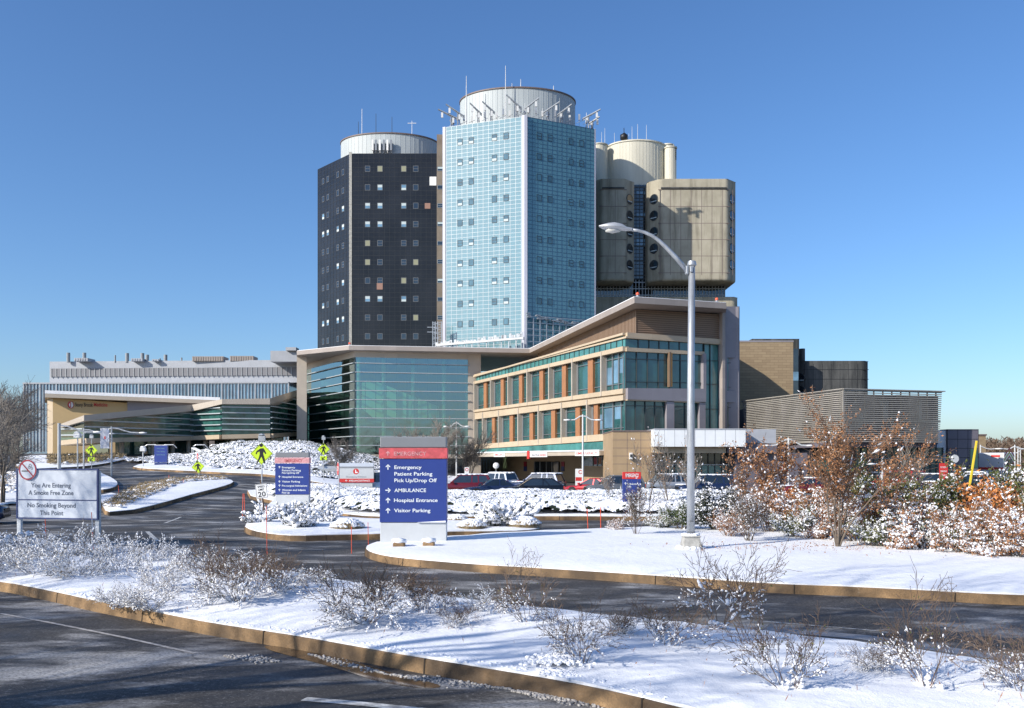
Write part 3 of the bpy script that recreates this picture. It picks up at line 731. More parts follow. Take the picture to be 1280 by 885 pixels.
# tall glass slot and mauve end bay
g = MB(); PR(g, 880.5, 899.5, 428, 539, 429, 538, -.6, -.2, 1)
for px in (881, 888.5, 899): PR(g, px - .35, px + .35, 428, 539, 429, 538, -.2, -.08, 0)
for py in (450.5, 480, 511): PR(g, 881, 899.5, py, py + .6, py, py + .6, -.2, -.1, 0)
g.build('tall_window', ['dark_mullion', 'strip_glass'], pv)
WE = Wall((X(899.5, 94.6), 94.6), (X(924.5, 95.6), 95.6))
def PE(mb, a, b, t, bt, o0, o1, m=0): WE.pb(mb, a, b, t, bt, t, bt, o0, o1, m)
g = MB(); g.box(X(900, 94.6), X(924.5, 95), 95.4, 112, 0, Z(383, 95)); PE(g, 900, 909, 383, 590, -.8, 0); PE(g, 922.5, 924.5, 383, 590, -.8, 0)
PE(g, 909, 922.5, 383, 447, -.8, 0); PE(g, 909, 922.5, 488.5, 503, -.8, 0); PE(g, 909, 922.5, 536, 590, -.8, 0)
g.build('end_wall', 'mauve', pv)
g = MB(); PE(g, 899.6, 903, 384, 590, 0, .5); g.build('corner_pier', 'fascia', pv)
for t, b in ((447, 488.5), (503, 536)):
    g = MB(); PE(g, 909, 922.5, t, b, -.75, -.3, 1); PE(g, 909, 922.5, t + 6, t + 6.7, -.3, -.2, 0); PE(g, 909, 922.5, b - 5, b - 4.5, -.3, -.2, 0); PE(g, 909, 909.6, t, b, -.3, -.2, 0)
    g.build('window', ['dark_mullion', 'teal_glass'], pv)
# upper corrugated storey
RZ = 18.55
U0 = (12.9, 91.6); U1 = (12.9 - 9.67 * .93, 91.6 + 40.5 * .93); U2 = (X(902, 94.9), 94.9)
g = MB(); g.prism([U1, U0, U2, (U2[0], 120), (U1[0] + 10, 140)], 15.5, RZ); g.build('upper_wall', 'brown_metal', pv)
g = MB(); W = Wall(U1, U0)
k = 0
while k * .42 < W.L: W.bx(g, k * .42, k * .42 + .2, 15.5, RZ, 0, .1); k += 1
W = Wall(U0, U2); k = 0
for k in range(14): W.bx(g, 0, W.L, 15.6 + k * .22, 15.7 + k * .22, 0, .06)
g.build('corrugation', mat('corrugation', (.26, .18, .125), .5), pv)
# the one big folded roof over atrium and pavilion
roof_pts = [(X(371, 132), 132), (X(436, 125.6), 125.6), (X(662, 128.5), 128.5), (X(793, 88), 88), (X(908, 92), 92), (X(912, 110), 115), (X(800, 150), 150), (X(371, 165), 165)]
rzt = [Z(438.6, 132), Z(431.8, 125.6), Z(435.8, 128.5), Z(371, 88), Z(378.5, 92), Z(378.5, 92), 19.3, 19.3]
g = MB(); g.prism(roof_pts, [z - .62 for z in rzt], rzt); rf = g.build('roof', 'fascia', pv)
g = MB(); g.prism([(x * .999, y + .12) for x, y in roof_pts], [z + .004 for z in rzt], [z + .07 for z in rzt]); g.build('roof_snow', 'snow', pv)
for px, Yd, py, lb in ((437, 126.5, 431.5, 'tiny red warning lamp on the flat roof edge in front of the black tower'), (797, 89, 370.5, 'tiny red warning lamp on the peak of the pavilion roof'), (896, 92.5, 377, 'tiny red warning lamp near the right end of the pavilion roof')):
    t = thing('warning_lamp', lb, 'roof lamp', (X(px, Yd), Yd, Z(py, Yd)), group='red lamps on the roof edge')
    MB().cyl(0, 0, 0, .12, .16, 8).build('base', 'steel', t, local=True); g = MB(); g.blob((0, 0, .25), .2, jit=0); g.build('lens', mat('lens_red', (.8, .12, .05), .3), t, local=True, smooth=True)

# ground floor of the pavilion: strip glass, canopy, entrance recess
g = MB(); PL(g, 596, 765.5, 561.5, 565.3, 550.5, 561.8, -.3, .2); g.build('canopy_glass', 'strip_glass', pv)
g = MB(); PL(g, 500, 765.8, 565.3, 566.8, 561.8, 563.5, -.3, 1.6); g.build('canopy_edge', 'white_panel', pv)
g = MB(); PL(g, 500, 765.8, 566.8, 571.2, 563.5, 568.8, -3, 1.5); g.build('canopy_fascia', 'beige', pv)
g = MB(); WL.bx(g, -22, WL.s(766), .0, 4.3, -7.3, -7); g.build('entrance_wall', 'tan', pv)
g = MB(); WL.bx(g, WL.s(700), WL.s(766), .0, 2.2, -3.2, -2.9); WL.bx(g, WL.s(713), WL.s(766), 3.5, 4.3, -3.2, -2.9); g.build('low_wall', 'tan', pv)
WI = Wall(WL.p(0, -7, 0)[:2], WL.p(WL.L, -7, 0)[:2])
g = MB()
for px in (657, 704): WI.pb(g, px - 1.8, px + 1.8, 577, 583, 577, 583, .02, .1, 0); WI.pb(g, px - 1.8, px + 1.8, 583, 589, 583, 589, .02, .1, 1)
g.build('wall_poster', ['maroon', 'navy'], pv)
g = MB(); WI.pb(g, 670, 700, 577, 605, 577, 605, .02, .2, 1)
for px in (670, 677, 685, 692, 700): WI.pb(g, px - .3, px + .3, 577, 605, 577, 605, .2, .3, 0)
g.build('entrance_door', ['steel', 'dark_glass'], pv)
W3 = Wall(WL.p(0, -2.9, 0)[:2], WL.p(WL.L, -2.9, 0)[:2])
g = MB(); WL.bx(g, WL.s(700), WL.s(766), 2.2, 3.5, -3.15, -2.95, 0)
cols = [4, 2, 0, 3, 3, 0, 0, 2, 2]
for i in range(10): s = WL.s(713) + (WL.s(766) - WL.s(713)) * i / 9; WL.bx(g, s - .05, s + .05, 2.2, 3.5, -2.95, -2.88, 1)
for i, cc in enumerate(cols):
    s = WL.s(713) + (WL.s(766) - WL.s(713)) * (i + .2) / 9
    if cc: WL.bx(g, s, s + .7, 2.4, 3.2, -2.949, -2.93, cc)
g.build('painted_window', ['teal_glass', 'steel', 'orange_wood', 'sky_glass', 'maroon'], pv)
g = MB()
for i in range(8): WI.pb(g, 592 + i * 3.4, 592.8 + i * 3.4, 575, 600, 575, 600, .5, .7, 0)
g.build('window_mullion', 'pole_white', pv)
# lettering boxes on the canopy
def canopy_sign(a, b, label, parts):
    WF = Wall(WL.p(0, 1.5, 0)[:2], WL.p(WL.L, 1.5, 0)[:2])
    sa, sb = WF.s(a), WF.s(b); zc = 3.75 + (.0)
    pz = WF.z((a + b) / 2, 568.4 if a < 700 else 566.5)
    t = thing('canopy_sign', label, 'sign', WF.p((sa + sb) / 2, 0, pz), group='signs on the entrance canopy')
    g = MB(); WF.bx(g, sa, sb, pz - .28, pz + .28, .02, .08); g.build('sign_board', 'white', t)
    for (txt, k0, k1, m_) in parts:
        g = MB(); tf = lambda x, y, z: WF.p(x, .09, z)
        text(g, txt, sa + (sb - sa) * k0, pz - .14, (sb - sa) * (k1 - k0), .3, 0, tf=tf); g.build('lettering', m_, t)
    return t, WF, sa, sb, pz
canopy_sign(618, 631.5, 'small white sign with short red word, left end of the entrance canopy', [('AMBULANCE', .06, .94, 'red')])
t, WF, sa, sb, pz = canopy_sign(662.5, 684.5, 'white canopy sign with red emblem and dark wording above the entrance doors', [('Stony Brook', .14, .58, 'slate_ink'), ('Emergency', .60, .97, 'red')])
g = MB(); WF.bx(g, sa - .5, sa + .15, pz - .5, pz + .5, .03, .2); g.build('red_emblem', 'red', t)
canopy_sign(719.5, 749.5, 'white canopy sign reading EMERGENCY in red, right end of the entrance canopy', [('EMERGENCY', .07, .93, 'red')])
# ---- tan annex, white canopy and ground floor glass
ax = thing('entrance_annex', 'low tan annex with long white canopy band in front of the glass pavilion', 'building', (25, 84, 0))
W = Wall((X(766, 84), 84), (X(818.5, 84), 84))
g = MB(); W.bx(g, 0, W.L, -.2, Z(539.5, 84), -9, 0); g.build('wall', 'tan', ax)
g = MB()
for py in (550, 560, 570, 580): W.bx(g, 0, W.L, Z(py, 84) - .02, Z(py, 84) + .02, -.05, .006)
for px in (784, 801): W.bx(g, W.s(px) - .02, W.s(px) + .02, 0, Z(540, 84), -.05, .006)
W.bx(g, -.05, W.L + .05, Z(539.5, 84), Z(539.5, 84) + .12, -9, .08)
g.build('panel_joints', 'rim', ax)
g = MB(); W.bx(g, W.s(786.5), W.s(790), Z(574, 84), Z(566, 84), 0, .35, 0); W.bx(g, W.s(787), W.s(789), Z(571, 84), Z(568, 84), .35, .6, 1); g.build('wall_lamp', ['white', 'ink'], ax)
W = Wall((X(818, 82), 82), (X(932, 82), 82))
g = MB(); W.bx(g, 0, W.L, Z(558.3, 82), Z(537, 82), -8, 0); g.build('canopy', 'white_panel', ax)
g = MB()
for i in range(1, 9): W.bx(g, W.L * i / 9 - .02, W.L * i / 9 + .02, Z(558.3, 82), Z(537, 82), -.05, .006)
W.bx(g, 0, W.L, Z(537, 82), Z(537, 82) + .1, -8, .05)
g.build('canopy_joints', 'grey_panel', ax)
g = MB(); W.bx(g, 0, W.s(910), Z(566.5, 84), Z(558.4, 84), -8, -.8); g.build('soffit_band', 'warm_beige', ax)
g = MB(); W.bx(g, W.s(912), W.s(975), Z(566, 84), Z(555, 84), -8, -.9); g.build('grey_soffit', 'mauve_dark', ax)
W2 = Wall((X(818, 86), 86), (X(985, 86), 86))
g = MB(); W2.bx(g, 0, W2.L, 0, Z(564, 86), -3, 0, 1)
for i in range(20): W2.bx(g, W2.L * i / 20 - .05, W2.L * i / 20 + .05, 0, Z(564, 86), 0, .1, 0)
W2.bx(g, 0, W2.L, Z(581.5, 86), Z(580.3, 86), 0, .12, 2); W2.bx(g, 0, W2.s(918), 0, Z(582, 86), .01, .05, 3)
g.build('window', ['dark_mullion', 'dark_glass', 'pole_white', 'strip_glass'], ax)
g = MB(); W4 = Wall((X(931, 83.5), 83.5), (X(985, 83.5), 83.5)); W4.bx(g, 0, W4.s(970), Z(554, 83.5), Z(536.5, 83.5), -5, 0); g.build('grey_panel_wall', 'grey_panel', ax)
g = MB(); W4.bx(g, W4.s(920), W4.s(1010), 0, Z(566, 83.5), -4, -.2); g.build('plinth_wall', 'mauve_dark', ax)

# ---- louvred screen box
sb_ = thing('screened_building', 'low building wrapped in a leaning screen of grey horizontal slats', 'building', (35, 85, 0))
SA, SB_, SD = (X(927.5, 97), 97.0), (X(1054, 80), 80.0), (X(1177.5, 83), 83.0)
WL, WR = Wall(SA, SB_), Wall(SB_, SD)
zt0 = 9.35; zb0 = 4.6
g = MB(); i0 = WL.p(.4, -1.6, 0); i1 = (SB_[0], SB_[1] + 1.2); i2 = WR.p(WR.L + .1, -.6, 0)
g.prism([i0[:2], i1, i2[:2], (SD[0] + .3, 110), (SA[0] + 3, 115)], 4.4, 9.0); g.build('inner_wall', 'mauve_dark', sb_)
for W, nm in ((WL, 0), (WR, 1)):
    g = MB(); nsl = 26
    for k in range(nsl):
        z = zb0 + .05 + (zt0 - zb0 - .15) * k / (nsl - 1) if W is WL else 4.55 + (zt0 - 4.7) * k / (nsl - 1)
        e = 1.0 - .35 * (z - zb0)       # the left edge leans out with height
        e0 = (.2 * (zt0 - z)) if W is WL else 0
        e1 = 0 if W is WL else -.06 * (zt0 - z)
        W.bx(g, e0, W.L + e1, z, z + .09, -.12, .0)
    g.build('screen_slats', 'slat', sb_)
    g = MB(); n = 11
    for k in range(n):
        s = W.L * (k + .5) / n; W.bx(g, s - .03, s + .03, zb0, zt0 - .1, -.3, -.16)
    W.bx(g, 0, W.L, zb0 - .05, zb0 + .03, -.4, .02); W.bx(g, -.05, W.L + (.3 if W is WR else 0), zt0 - .02, zt0 + .07, -.9, .12)
    W.bx(g, 0, W.L, 6.5, 6.58, -.3, -.16)
    g.build('screen_frame', 'slat', sb_)
g = MB()
for px, t, b in ((1080, 516, 523), (1080, 527, 533), (1108, 500, 506), (1112, 498, 526), (1154, 499, 524), (1128, 493, 497)):
    WR.bx(g, WR.s(px - 3), WR.s(px + 3), WR.z(px, b), WR.z(px, t), -.58, -.5)
g.build('pale_window', 'blind', sb_)  # flat pale plates set against the inner wall
g = MB()
W5 = Wall((X(1050, 83), 83), (X(1185, 84), 84))
g.prism([WR.p(-.2, -.8, 0)[:2], WR.p(WR.L, -.8, 0)[:2], (SD[0], 100), (SA[0], 112), (SA[0] + 1, 97)], 4.1, 4.55); g.build('soffit', 'mauve_dark', sb_)
g = MB(); W5.bx(g, 0, W5.L, 0, 4.1, -6, -.9, 1)
for i in range(18): W5.bx(g, W5.L * i / 17 - .05, W5.L * i / 17 + .05, 0, 4.1, -.9, -.8, 0)
W5.bx(g, 0, W5.L, 3.0, 3.07, -.9, -.75, 2); W5.bx(g, 0, W5.L, 1.0, 1.2, -.9, -.75, 2)
g.build('window', ['dark_mullion', 'teal_glass', 'steel'], sb_)
# ---- grey end block
eb = thing('panelled_block', 'square grey panelled block at the right end of the hospital', 'building', (46, 88, 0))
W = Wall((X(1184.5, 86), 86), (X(1223, 86), 86)); g = MB(); W.bx(g, 0, W.L, -.2, Z(536.5, 86), -9, 0); g.build('wall', 'mauve_dark', eb)
g = MB()
for py in (537.5, 549, 560.5, 572, 583): W.bx(g, 0, W.L, Z(py, 86) - .025, Z(py, 86) + .025, -.05, .006)
for k in (.0, .33, .66, 1): W.bx(g, W.L * k - .02, W.L * k + .02, 0, Z(536.5, 86), -.05, .006)
g.build('panel_joints', 'ink', eb)
g = MB(); W.bx(g, -.9, -.02, 1, Z(538, 86), -6, -.3); g.build('white_return', 'white_panel', eb)
g = MB(); W.bx(g, W.s(1212), W.L - .1, Z(585, 86), Z(561, 86), .01, .05); g.build('window', 'teal_glass', eb)

# ---- atrium
at2 = thing('glass_atrium', 'tall glass atrium with horizontal fins and a beige frame below the black tower', 'building', (-15, 130, 0))
AL, AC, AR = (X(382, 145), 145.0), (X(443.5, 127), 127.0), (X(585, 130.2), 130.2)
WL, WR = Wall(AL, AC), Wall(AC, AR)
gt = 17.75; gb = 3.7
g = MB()
for W in (WL, WR): g.add([W.p(0, 0, gb), W.p(W.L, 0, gb), W.p(W.L, 0, gt), W.p(0, 0, gt)], [(0, 1, 2, 3)])
g.build('glass_wall', 'clear_glass', at2)
g = MB()
for W, e0 in ((WL, 0), (WR, 0)):
    for k in range(10):
        z = 16.9 - k * 1.32; W.bx(g, e0, W.L + (.3 if W is WR else 0), z - .055, z + .055, .1, .34)
g.build('horizontal_fins', 'mullion', at2)
g = MB()
for W, n in ((WL, 10), (WR, 11)):
    for k in range(n + 1): s = W.L * k / n; W.bx(g, s - .05, s + .05, gb, gt, -.12, -.01)
g.build('mullions', 'dark_mullion', at2)
g = MB()
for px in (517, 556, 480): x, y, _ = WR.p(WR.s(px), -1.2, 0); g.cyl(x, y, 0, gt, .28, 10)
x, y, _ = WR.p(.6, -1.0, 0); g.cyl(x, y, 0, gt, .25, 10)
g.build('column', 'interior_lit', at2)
g = MB()   # interior
g.prism([(AL[0], 147.5), (AC[0], 142), (AR[0] - .5, 142), (AR[0] - .5, 144), (AL[0], 149)], 0, gt)
g.build('inner_wall', 'interior', at2)
g = MB()
for z in (4.1, 8.4, 12.9):
    g.prism([(AL[0] + .8, 147), (AC[0] + 3, 133 if z < 12 else 136), (AR[0] - .6, 133.5 if z < 12 else 137), (AR[0] - .6, 142), (AC[0], 142)], z, z + .45)
g.build('inner_floor', 'interior', at2)
g = MB()
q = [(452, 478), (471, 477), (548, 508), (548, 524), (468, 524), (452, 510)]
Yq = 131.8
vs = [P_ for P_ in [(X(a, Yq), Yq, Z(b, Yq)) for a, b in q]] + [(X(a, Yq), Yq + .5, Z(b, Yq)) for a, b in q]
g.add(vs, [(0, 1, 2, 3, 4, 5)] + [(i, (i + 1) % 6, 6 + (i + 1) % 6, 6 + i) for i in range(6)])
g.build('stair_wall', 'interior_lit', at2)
g = MB()   # beige frame: head, left pier, right pier, foot band
g.prism([(X(371, 134), 134), (X(383, 134), 134.2), (X(383.6, 136), 136), (X(371, 136), 136)], 0, 19.0); g.prism([(X(371, 145), 145), (X(381.5, 145), 145), (X(381.5, 147), 147), (X(371, 147), 147)], 0, 19.0)
WR.bx(g, WR.L, WR.L + 1.9, 0, 19.1, -3, .15)
for W in (WL, WR): W.bx(g, 0, W.L + (.1 if W is WR else 0), gt, 19.1, -.5, .05); 
for W in (WL, WR): W.bx(g, 0, W.L, gb - .55, gb, -.5, .35)
g.build('frame', 'beige', at2)
g = MB()
for W in (WL, WR):
    W.bx(g, 0, W.L, 0, gb - .55, -2.2, -2)
g.build('ground_glass', 'dark_glass', at2)

M['lobby_glass'] = glass('lobby_glass', (.025, .085, .075), .06, .6, .5, .7)
# ---- angular lobby on the left
lb = thing('lobby_building', 'low folded roof lobby with banded green glass, left of the tall atrium', 'building', (-45, 130, 3))
pts = [(76, 118), (105, 117), (240, 131), (277.5, 127.5), (337.5, 129.5), (371, 140)]
top = [530, 519, 506, 499, 498, 487.5]; bot = [534.5, 526, 514, 505, 505.5, 495.5]; gbp = [551, 548, 545.2, 543.5, 542, 540]
plan = [(X(a, y), y) for a, y in pts]
rp = [(X(a, y - 1.0), y - 1.0) for a, y in pts]
ztp = [Z(t, y - 1.0) for t, (a, y) in zip(top, pts)]; zbp = [Z(t, y - 1.0) for t, (a, y) in zip(bot, pts)]
g = MB(); n = len(pts)
back = [(x, y + 16) for x, y in rp]
for i in range(n - 1):
    g.hexa([(rp[i][0], rp[i][1], zbp[i]), (rp[i + 1][0], rp[i + 1][1], zbp[i + 1]), (back[i + 1][0], back[i + 1][1], zbp[i + 1]), (back[i][0], back[i][1], zbp[i]),
            (rp[i][0], rp[i][1], ztp[i]), (rp[i + 1][0], rp[i + 1][1], ztp[i + 1]), (back[i + 1][0], back[i + 1][1], ztp[i + 1]), (back[i][0], back[i][1], ztp[i])])
g.build('roof', 'beige', lb)
for i in range(n - 1):
    W = Wall(plan[i], plan[i + 1]); g = MB()
    zb_ = Z(gbp[i], pts[i][1]); zb2 = Z(gbp[i + 1], pts[i + 1][1])
    g.add([W.p(0, 0, zb_), W.p(W.L, 0, zb2), W.p(W.L, 0, zbp[i + 1] + .5), W.p(0, 0, zbp[i] + .5)], [(0, 1, 2, 3)]); g.build('glass_wall', 'lobby_glass', lb)
    g = MB(); zz = 8.2 if i else 7.9
    k = 0
    while True:
        z = zb_ + .75 + k * .82
        zl = max(zbp[i], zbp[i + 1]) - .2
        if z > zl: break
        s0 = 0; s1 = W.L
        lo, hi = zbp[i], zbp[i + 1]
        if z > min(lo, hi):
            t_ = (z - lo) / (hi - lo)
            if hi > lo: s0 = W.L * t_
            else: s1 = W.L * t_
        W.bx(g, s0, s1, z - .075, z + .075, .06, .34); k += 1
    g.build('horizontal_fins', 'mullion', lb)
    g = MB(); W.bx(g, 0, W.L, zb_ - .62, zb_, -4, .5, 0, zb2 - .62, zb2); g.build('fascia_band', 'warm_beige', lb)
    g = MB()
    for j in range(int(W.L / 2.2)): s = (j + .5) * 2.2; W.bx(g, s - .05, s + .05, zb_, min(lo if 0 else zbp[i] + (zbp[i + 1] - zbp[i]) * s / W.L, 99), -.15, -.02)
    g.build('mullions', 'dark_mullion', lb)
for (a, b, Yd, z0, z1, nm, mm) in ((80, 371, 137, 0, 0, 'inner_wall', 'interior'),):
    g = MB()
    for i in range(n - 1):
        g.hexa([(plan[i][0] + 1, plan[i][1] + 7, 0), (plan[i + 1][0], plan[i + 1][1] + 7, 0), (plan[i + 1][0], plan[i + 1][1] + 7.5, 0), (plan[i][0] + 1, plan[i][1] + 7.5, 0),
                (plan[i][0] + 1, plan[i][1] + 7, zbp[i]), (plan[i + 1][0], plan[i + 1][1] + 7, zbp[i + 1]), (plan[i + 1][0], plan[i + 1][1] + 7.5, zbp[i + 1]), (plan[i][0] + 1, plan[i][1] + 7.5, zbp[i])])
    g.build(nm, 'teal_glass', lb)
for px, Yd in ((189.5, 126), (214, 130), (234, 131), (255, 131), (289, 129), (340, 131), (150, 123)):
    g = MB(); g.cyl(X(px, Yd), Yd + .6, 2, Z(548, Yd), .32, 12); g.build('column', 'beige', lb)
# upper sign wall
g = MB(); W = Wall((X(66, 138), 138), (X(160, 141), 141))
W.bx(g, 0, W.L, 3, W.z(66, 497.5), -6, 0, 0, None, W.z(160, 503.5)); g.build('sign_wall', mat('ochre_panel', (.56, .40, .20), .7, var=.05, sc=.5, world=True), lb)
g = MB(); W0 = Wall((X(59, 141), 141), (X(66, 138), 138)); W0.bx(g, 0, W0.L, 3, W0.z(62, 497), -4, -.02); g.build('side_wall', 'warm_beige', lb)
g = MB(); W = Wall((X(160, 141), 141), (X(272, 144), 144)); W.bx(g, 0, W.L, 3, W.z(160, 499), -6, .5, 0, None, W.z(272, 502)); g.build('panel_wall', 'mauve', lb)
g = MB()
rp2 = [(X(56, 136.6), 136.6), (X(275, 142.6), 142.6), (X(275, 158), 158), (X(56, 150), 150)]
ztt = [Z(491.8, 136.6), Z(500.5, 142.5), Z(500.5, 142.5), Z(491.8, 136.6)]
g.prism(rp2, [z - .6 for z in ztt], ztt); g.build('upper_roof', 'beige', lb)
g = MB(); g.prism(rp2, [z + .01 for z in ztt], [z + .5 for z in ztt]); g.build('roof_snow', 'snow', lb)
W = Wall((X(66, 138), 138), (X(160, 141), 141))
lg = MB(); tf = lambda x, y, z: W.p(x, .1, z)
zc = W.z(110, 508)
text(lg, 'Stony Brook', W.s(94), W.z(94, 508), W.s(116) - W.s(94), .62, 0, tf=tf); lg.build('lettering', 'ink', lb)
lg = MB(); text(lg, 'Medicine', W.s(117.5), W.z(117.5, 508), W.s(134.5) - W.s(117.5), .62, 0, tf=tf); lg.build('lettering', 'red', lb)
g = MB(); cc = Vector(W.p(W.s(88.5), .06, W.z(88.5, 506))); nn = Vector((W.n.x, W.n.y, 0))
g.disc(cc, nn, .46, 24, 0, ry=.58); g.disc(cc + nn * .03, nn, .38, 24, 1, ry=.50); E2 = .48
aa = Vector((W.d.x, W.d.y, 0))
g.add([cc + nn * .05 + aa * a * E2 + Vector((0, 0, b * E2)) for a, b in ((0, 1.0), (.1, -.9), (-.3, -1.0), (-.75, -.5), (-.8, .3), (-.45, .8))], [(0, 5, 4, 3, 2, 1)], 0)
g.add([cc + nn * .06 + aa * a * E2 + Vector((0, 0, b * E2)) for a, b in ((-.5, .3), (-.2, .5), (-.1, -.6), (-.45, -.5))], [(0, 1, 2, 3)], 1)
g.build('emblem', ['red', 'white'], lb)

# ---- long building behind
lo = thing('long_building', 'long pale grey building with a dark louvre band, far behind the lobby', 'building', (-80, 220, 0))
W = Wall((X(62, 222), 222), (X(385, 218), 218))
def PB(g, a, b, t0, b0, t1, b1, o0, o1, m=0): W.pb(g, a, b, t0, b0, t1, b1, o0, o1, m)
g = MB(); PB(g, 62, 385, 452, 480, 449.7, 478, -20, 0); g.build('upper_wall', 'grey_panel', lo)
g = MB(); PB(g, 64, 385, 460.8, 471, 458.8, 469, 0, .25); g.build('louver_band', 'louver_grey', lo)
g = MB()
for k in range(50):
    s = W.s(65) + (W.s(371) - W.s(65)) * k / 50; W.bx(g, s - .09, s + .09, Z(471, 220), Z(460, 220), .25, .36)
g.build('louver_frames', 'steel', lo)
W1 = Wall((X(30, 216), 216), (X(361, 214), 214))
g = MB(); W1.bx(g, 0, W1.L, 0, Z(479.5, 216), -20, 0); g.build('glass_storey', 'sky_glass', lo)
g = MB()
for k in range(81):
    s = W1.L * k / 80; W1.bx(g, s - (.05 if k % 5 else .13), s + (.05 if k % 5 else .13), 5, Z(480, 216), 0, .25)
W1.bx(g, -.2, W1.L, Z(480, 216), Z(478.3, 216), -20, .3)
g.build('mullions', 'grey_panel', lo)
g = MB(); g.box(X(338, 214), X(372, 214), 214, 226, 40 * 0 + Z(452, 214), Z(438.5, 214)); g.box(X(357, 213), X(370, 213), 213, 216, Z(438, 213), Z(434, 213)); g.build('penthouse', 'grey_panel', lo)
for px, t in ((85.5, 441), (105.5, 441), (159, 441.5), (178, 441.5), (144, 444), (207, 443.5), (184, 443.5), (227, 447), (200, 448)):
    x = X(px, 221); g = MB(); g.cyl(x, 221, Z(453, 221), Z(t, 221), .45 if t < 444 else .2, 10); g.build('vent_stack', 'steel', lo)
for a, b, t in ((95, 112, 448), (166, 180, 448.5), (242, 281, 446), (289, 318, 445.5), (192, 200, 449.5)):
    g = MB(); g.box(X(a, 220), X(b, 220), 219, 223, Z(452, 220), Z(t, 220))
    for k in range(int((b - a) / 3)): g.box(X(a + 3 * k + .5, 220), X(a + 3 * k + 2, 220), 218.9, 219, Z(451.5, 220), Z(t + .5, 220))
    g.build('roof_unit', 'fascia' if a > 230 else 'grey_panel', lo)
# ================================================================ ground
def inpoly(x, y, P_):
    c = False; j = len(P_) - 1
    for i in range(len(P_)):
        xi, yi = P_[i]; xj, yj = P_[j]
        if (yi > y) != (yj > y) and x < (xj - xi) * (y - yi) / (yj - yi) + xi: c = not c
        j = i
    return c
def chaikin(P_, n=2):
    for _ in range(n):
        Q = []
        for i in range(len(P_)):
            a, b = P_[i], P_[(i + 1) % len(P_)]
            Q.append((a[0] * .75 + b[0] * .25, a[1] * .75 + b[1] * .25)); Q.append((a[0] * .25 + b[0] * .75, a[1] * .25 + b[1] * .75))
        P_ = Q
    return P_
def resample(P_, step):
    Q = []
    for i in range(len(P_)):
        a, b = Vector(P_[i]), Vector(P_[(i + 1) % len(P_)])
        L = (b - a).length; d = step(a) ; n = max(1, int(L / d))
        for k in range(n): Q.append(tuple(a.lerp(b, k / n)))
    R_ = [Q[0]]
    for q in Q[1:]:
        if (Vector(q) - Vector(R_[-1])).length > .5 * step(Vector(q)): R_.append(q)
    return R_
def area(P_): return sum(P_[i][0] * P_[(i + 1) % len(P_)][1] - P_[(i + 1) % len(P_)][0] * P_[i][1] for i in range(len(P_))) / 2
def inset(P_, d):
    out = []; n = len(P_)
    for i in range(n):
        a, b, c = Vector(P_[i - 1]), Vector(P_[i]), Vector(P_[(i + 1) % n])
        e1 = (b - a); e2 = (c - b); n1 = Vector((-e1.y, e1.x)); n2 = Vector((-e2.y, e2.x))
        if n1.length < 1e-6 or n2.length < 1e-6: out.append(tuple(b)); continue
        nn = (n1.normalized() + n2.normalized())
        nn = nn.normalized() if nn.length > .1 else n1.normalized()
        out.append((b.x + nn.x * d, b.y + nn.y * d))
    return out
def fbm(x, y, s, z=0.0):
    return noise.fractal(Vector((x * s, y * s, z)), .8, 2.1, 4)
# base sheet reaching the horizon: snow field far off, asphalt close in
def axis(lo, hi, fine, c0, c1):
    v = []; t = lo
    while t < hi:
        v.append(t)
        d = max(c0 - t, t - c1, 0)
        t += fine * (1 + d / 12.0)
    v.append(hi); return v
xs = axis(-2600, 2600, 2.5, -70, 60); ys = axis(-300, 3200, 2.5, 0, 150)
g = MB()
vs = [(x, y, hgt(x, y) - .03) for y in ys for x in xs]; nx = len(xs)
g.add(vs, [(j * nx + i, j * nx + i + 1, (j + 1) * nx + i + 1, (j + 1) * nx + i) for j in range(len(ys) - 1) for i in range(nx - 1)])
kind(g.build('ground', 'earth', smooth=True), 'structure')
rx = [-75 + 1.5 * i for i in range(107)]; ry = [-25 + 1.5 * i for i in range(104)]
g = MB(); nx = len(rx)
g.add([(x, y, hgt(x, y)) for y in ry for x in rx], [(j * nx + i, j * nx + i + 1, (j + 1) * nx + i + 1, (j + 1) * nx + i) for j in range(len(ry) - 1) for i in range(nx - 1)])
kind(g.build('road', 'asphalt', smooth=True), 'structure')

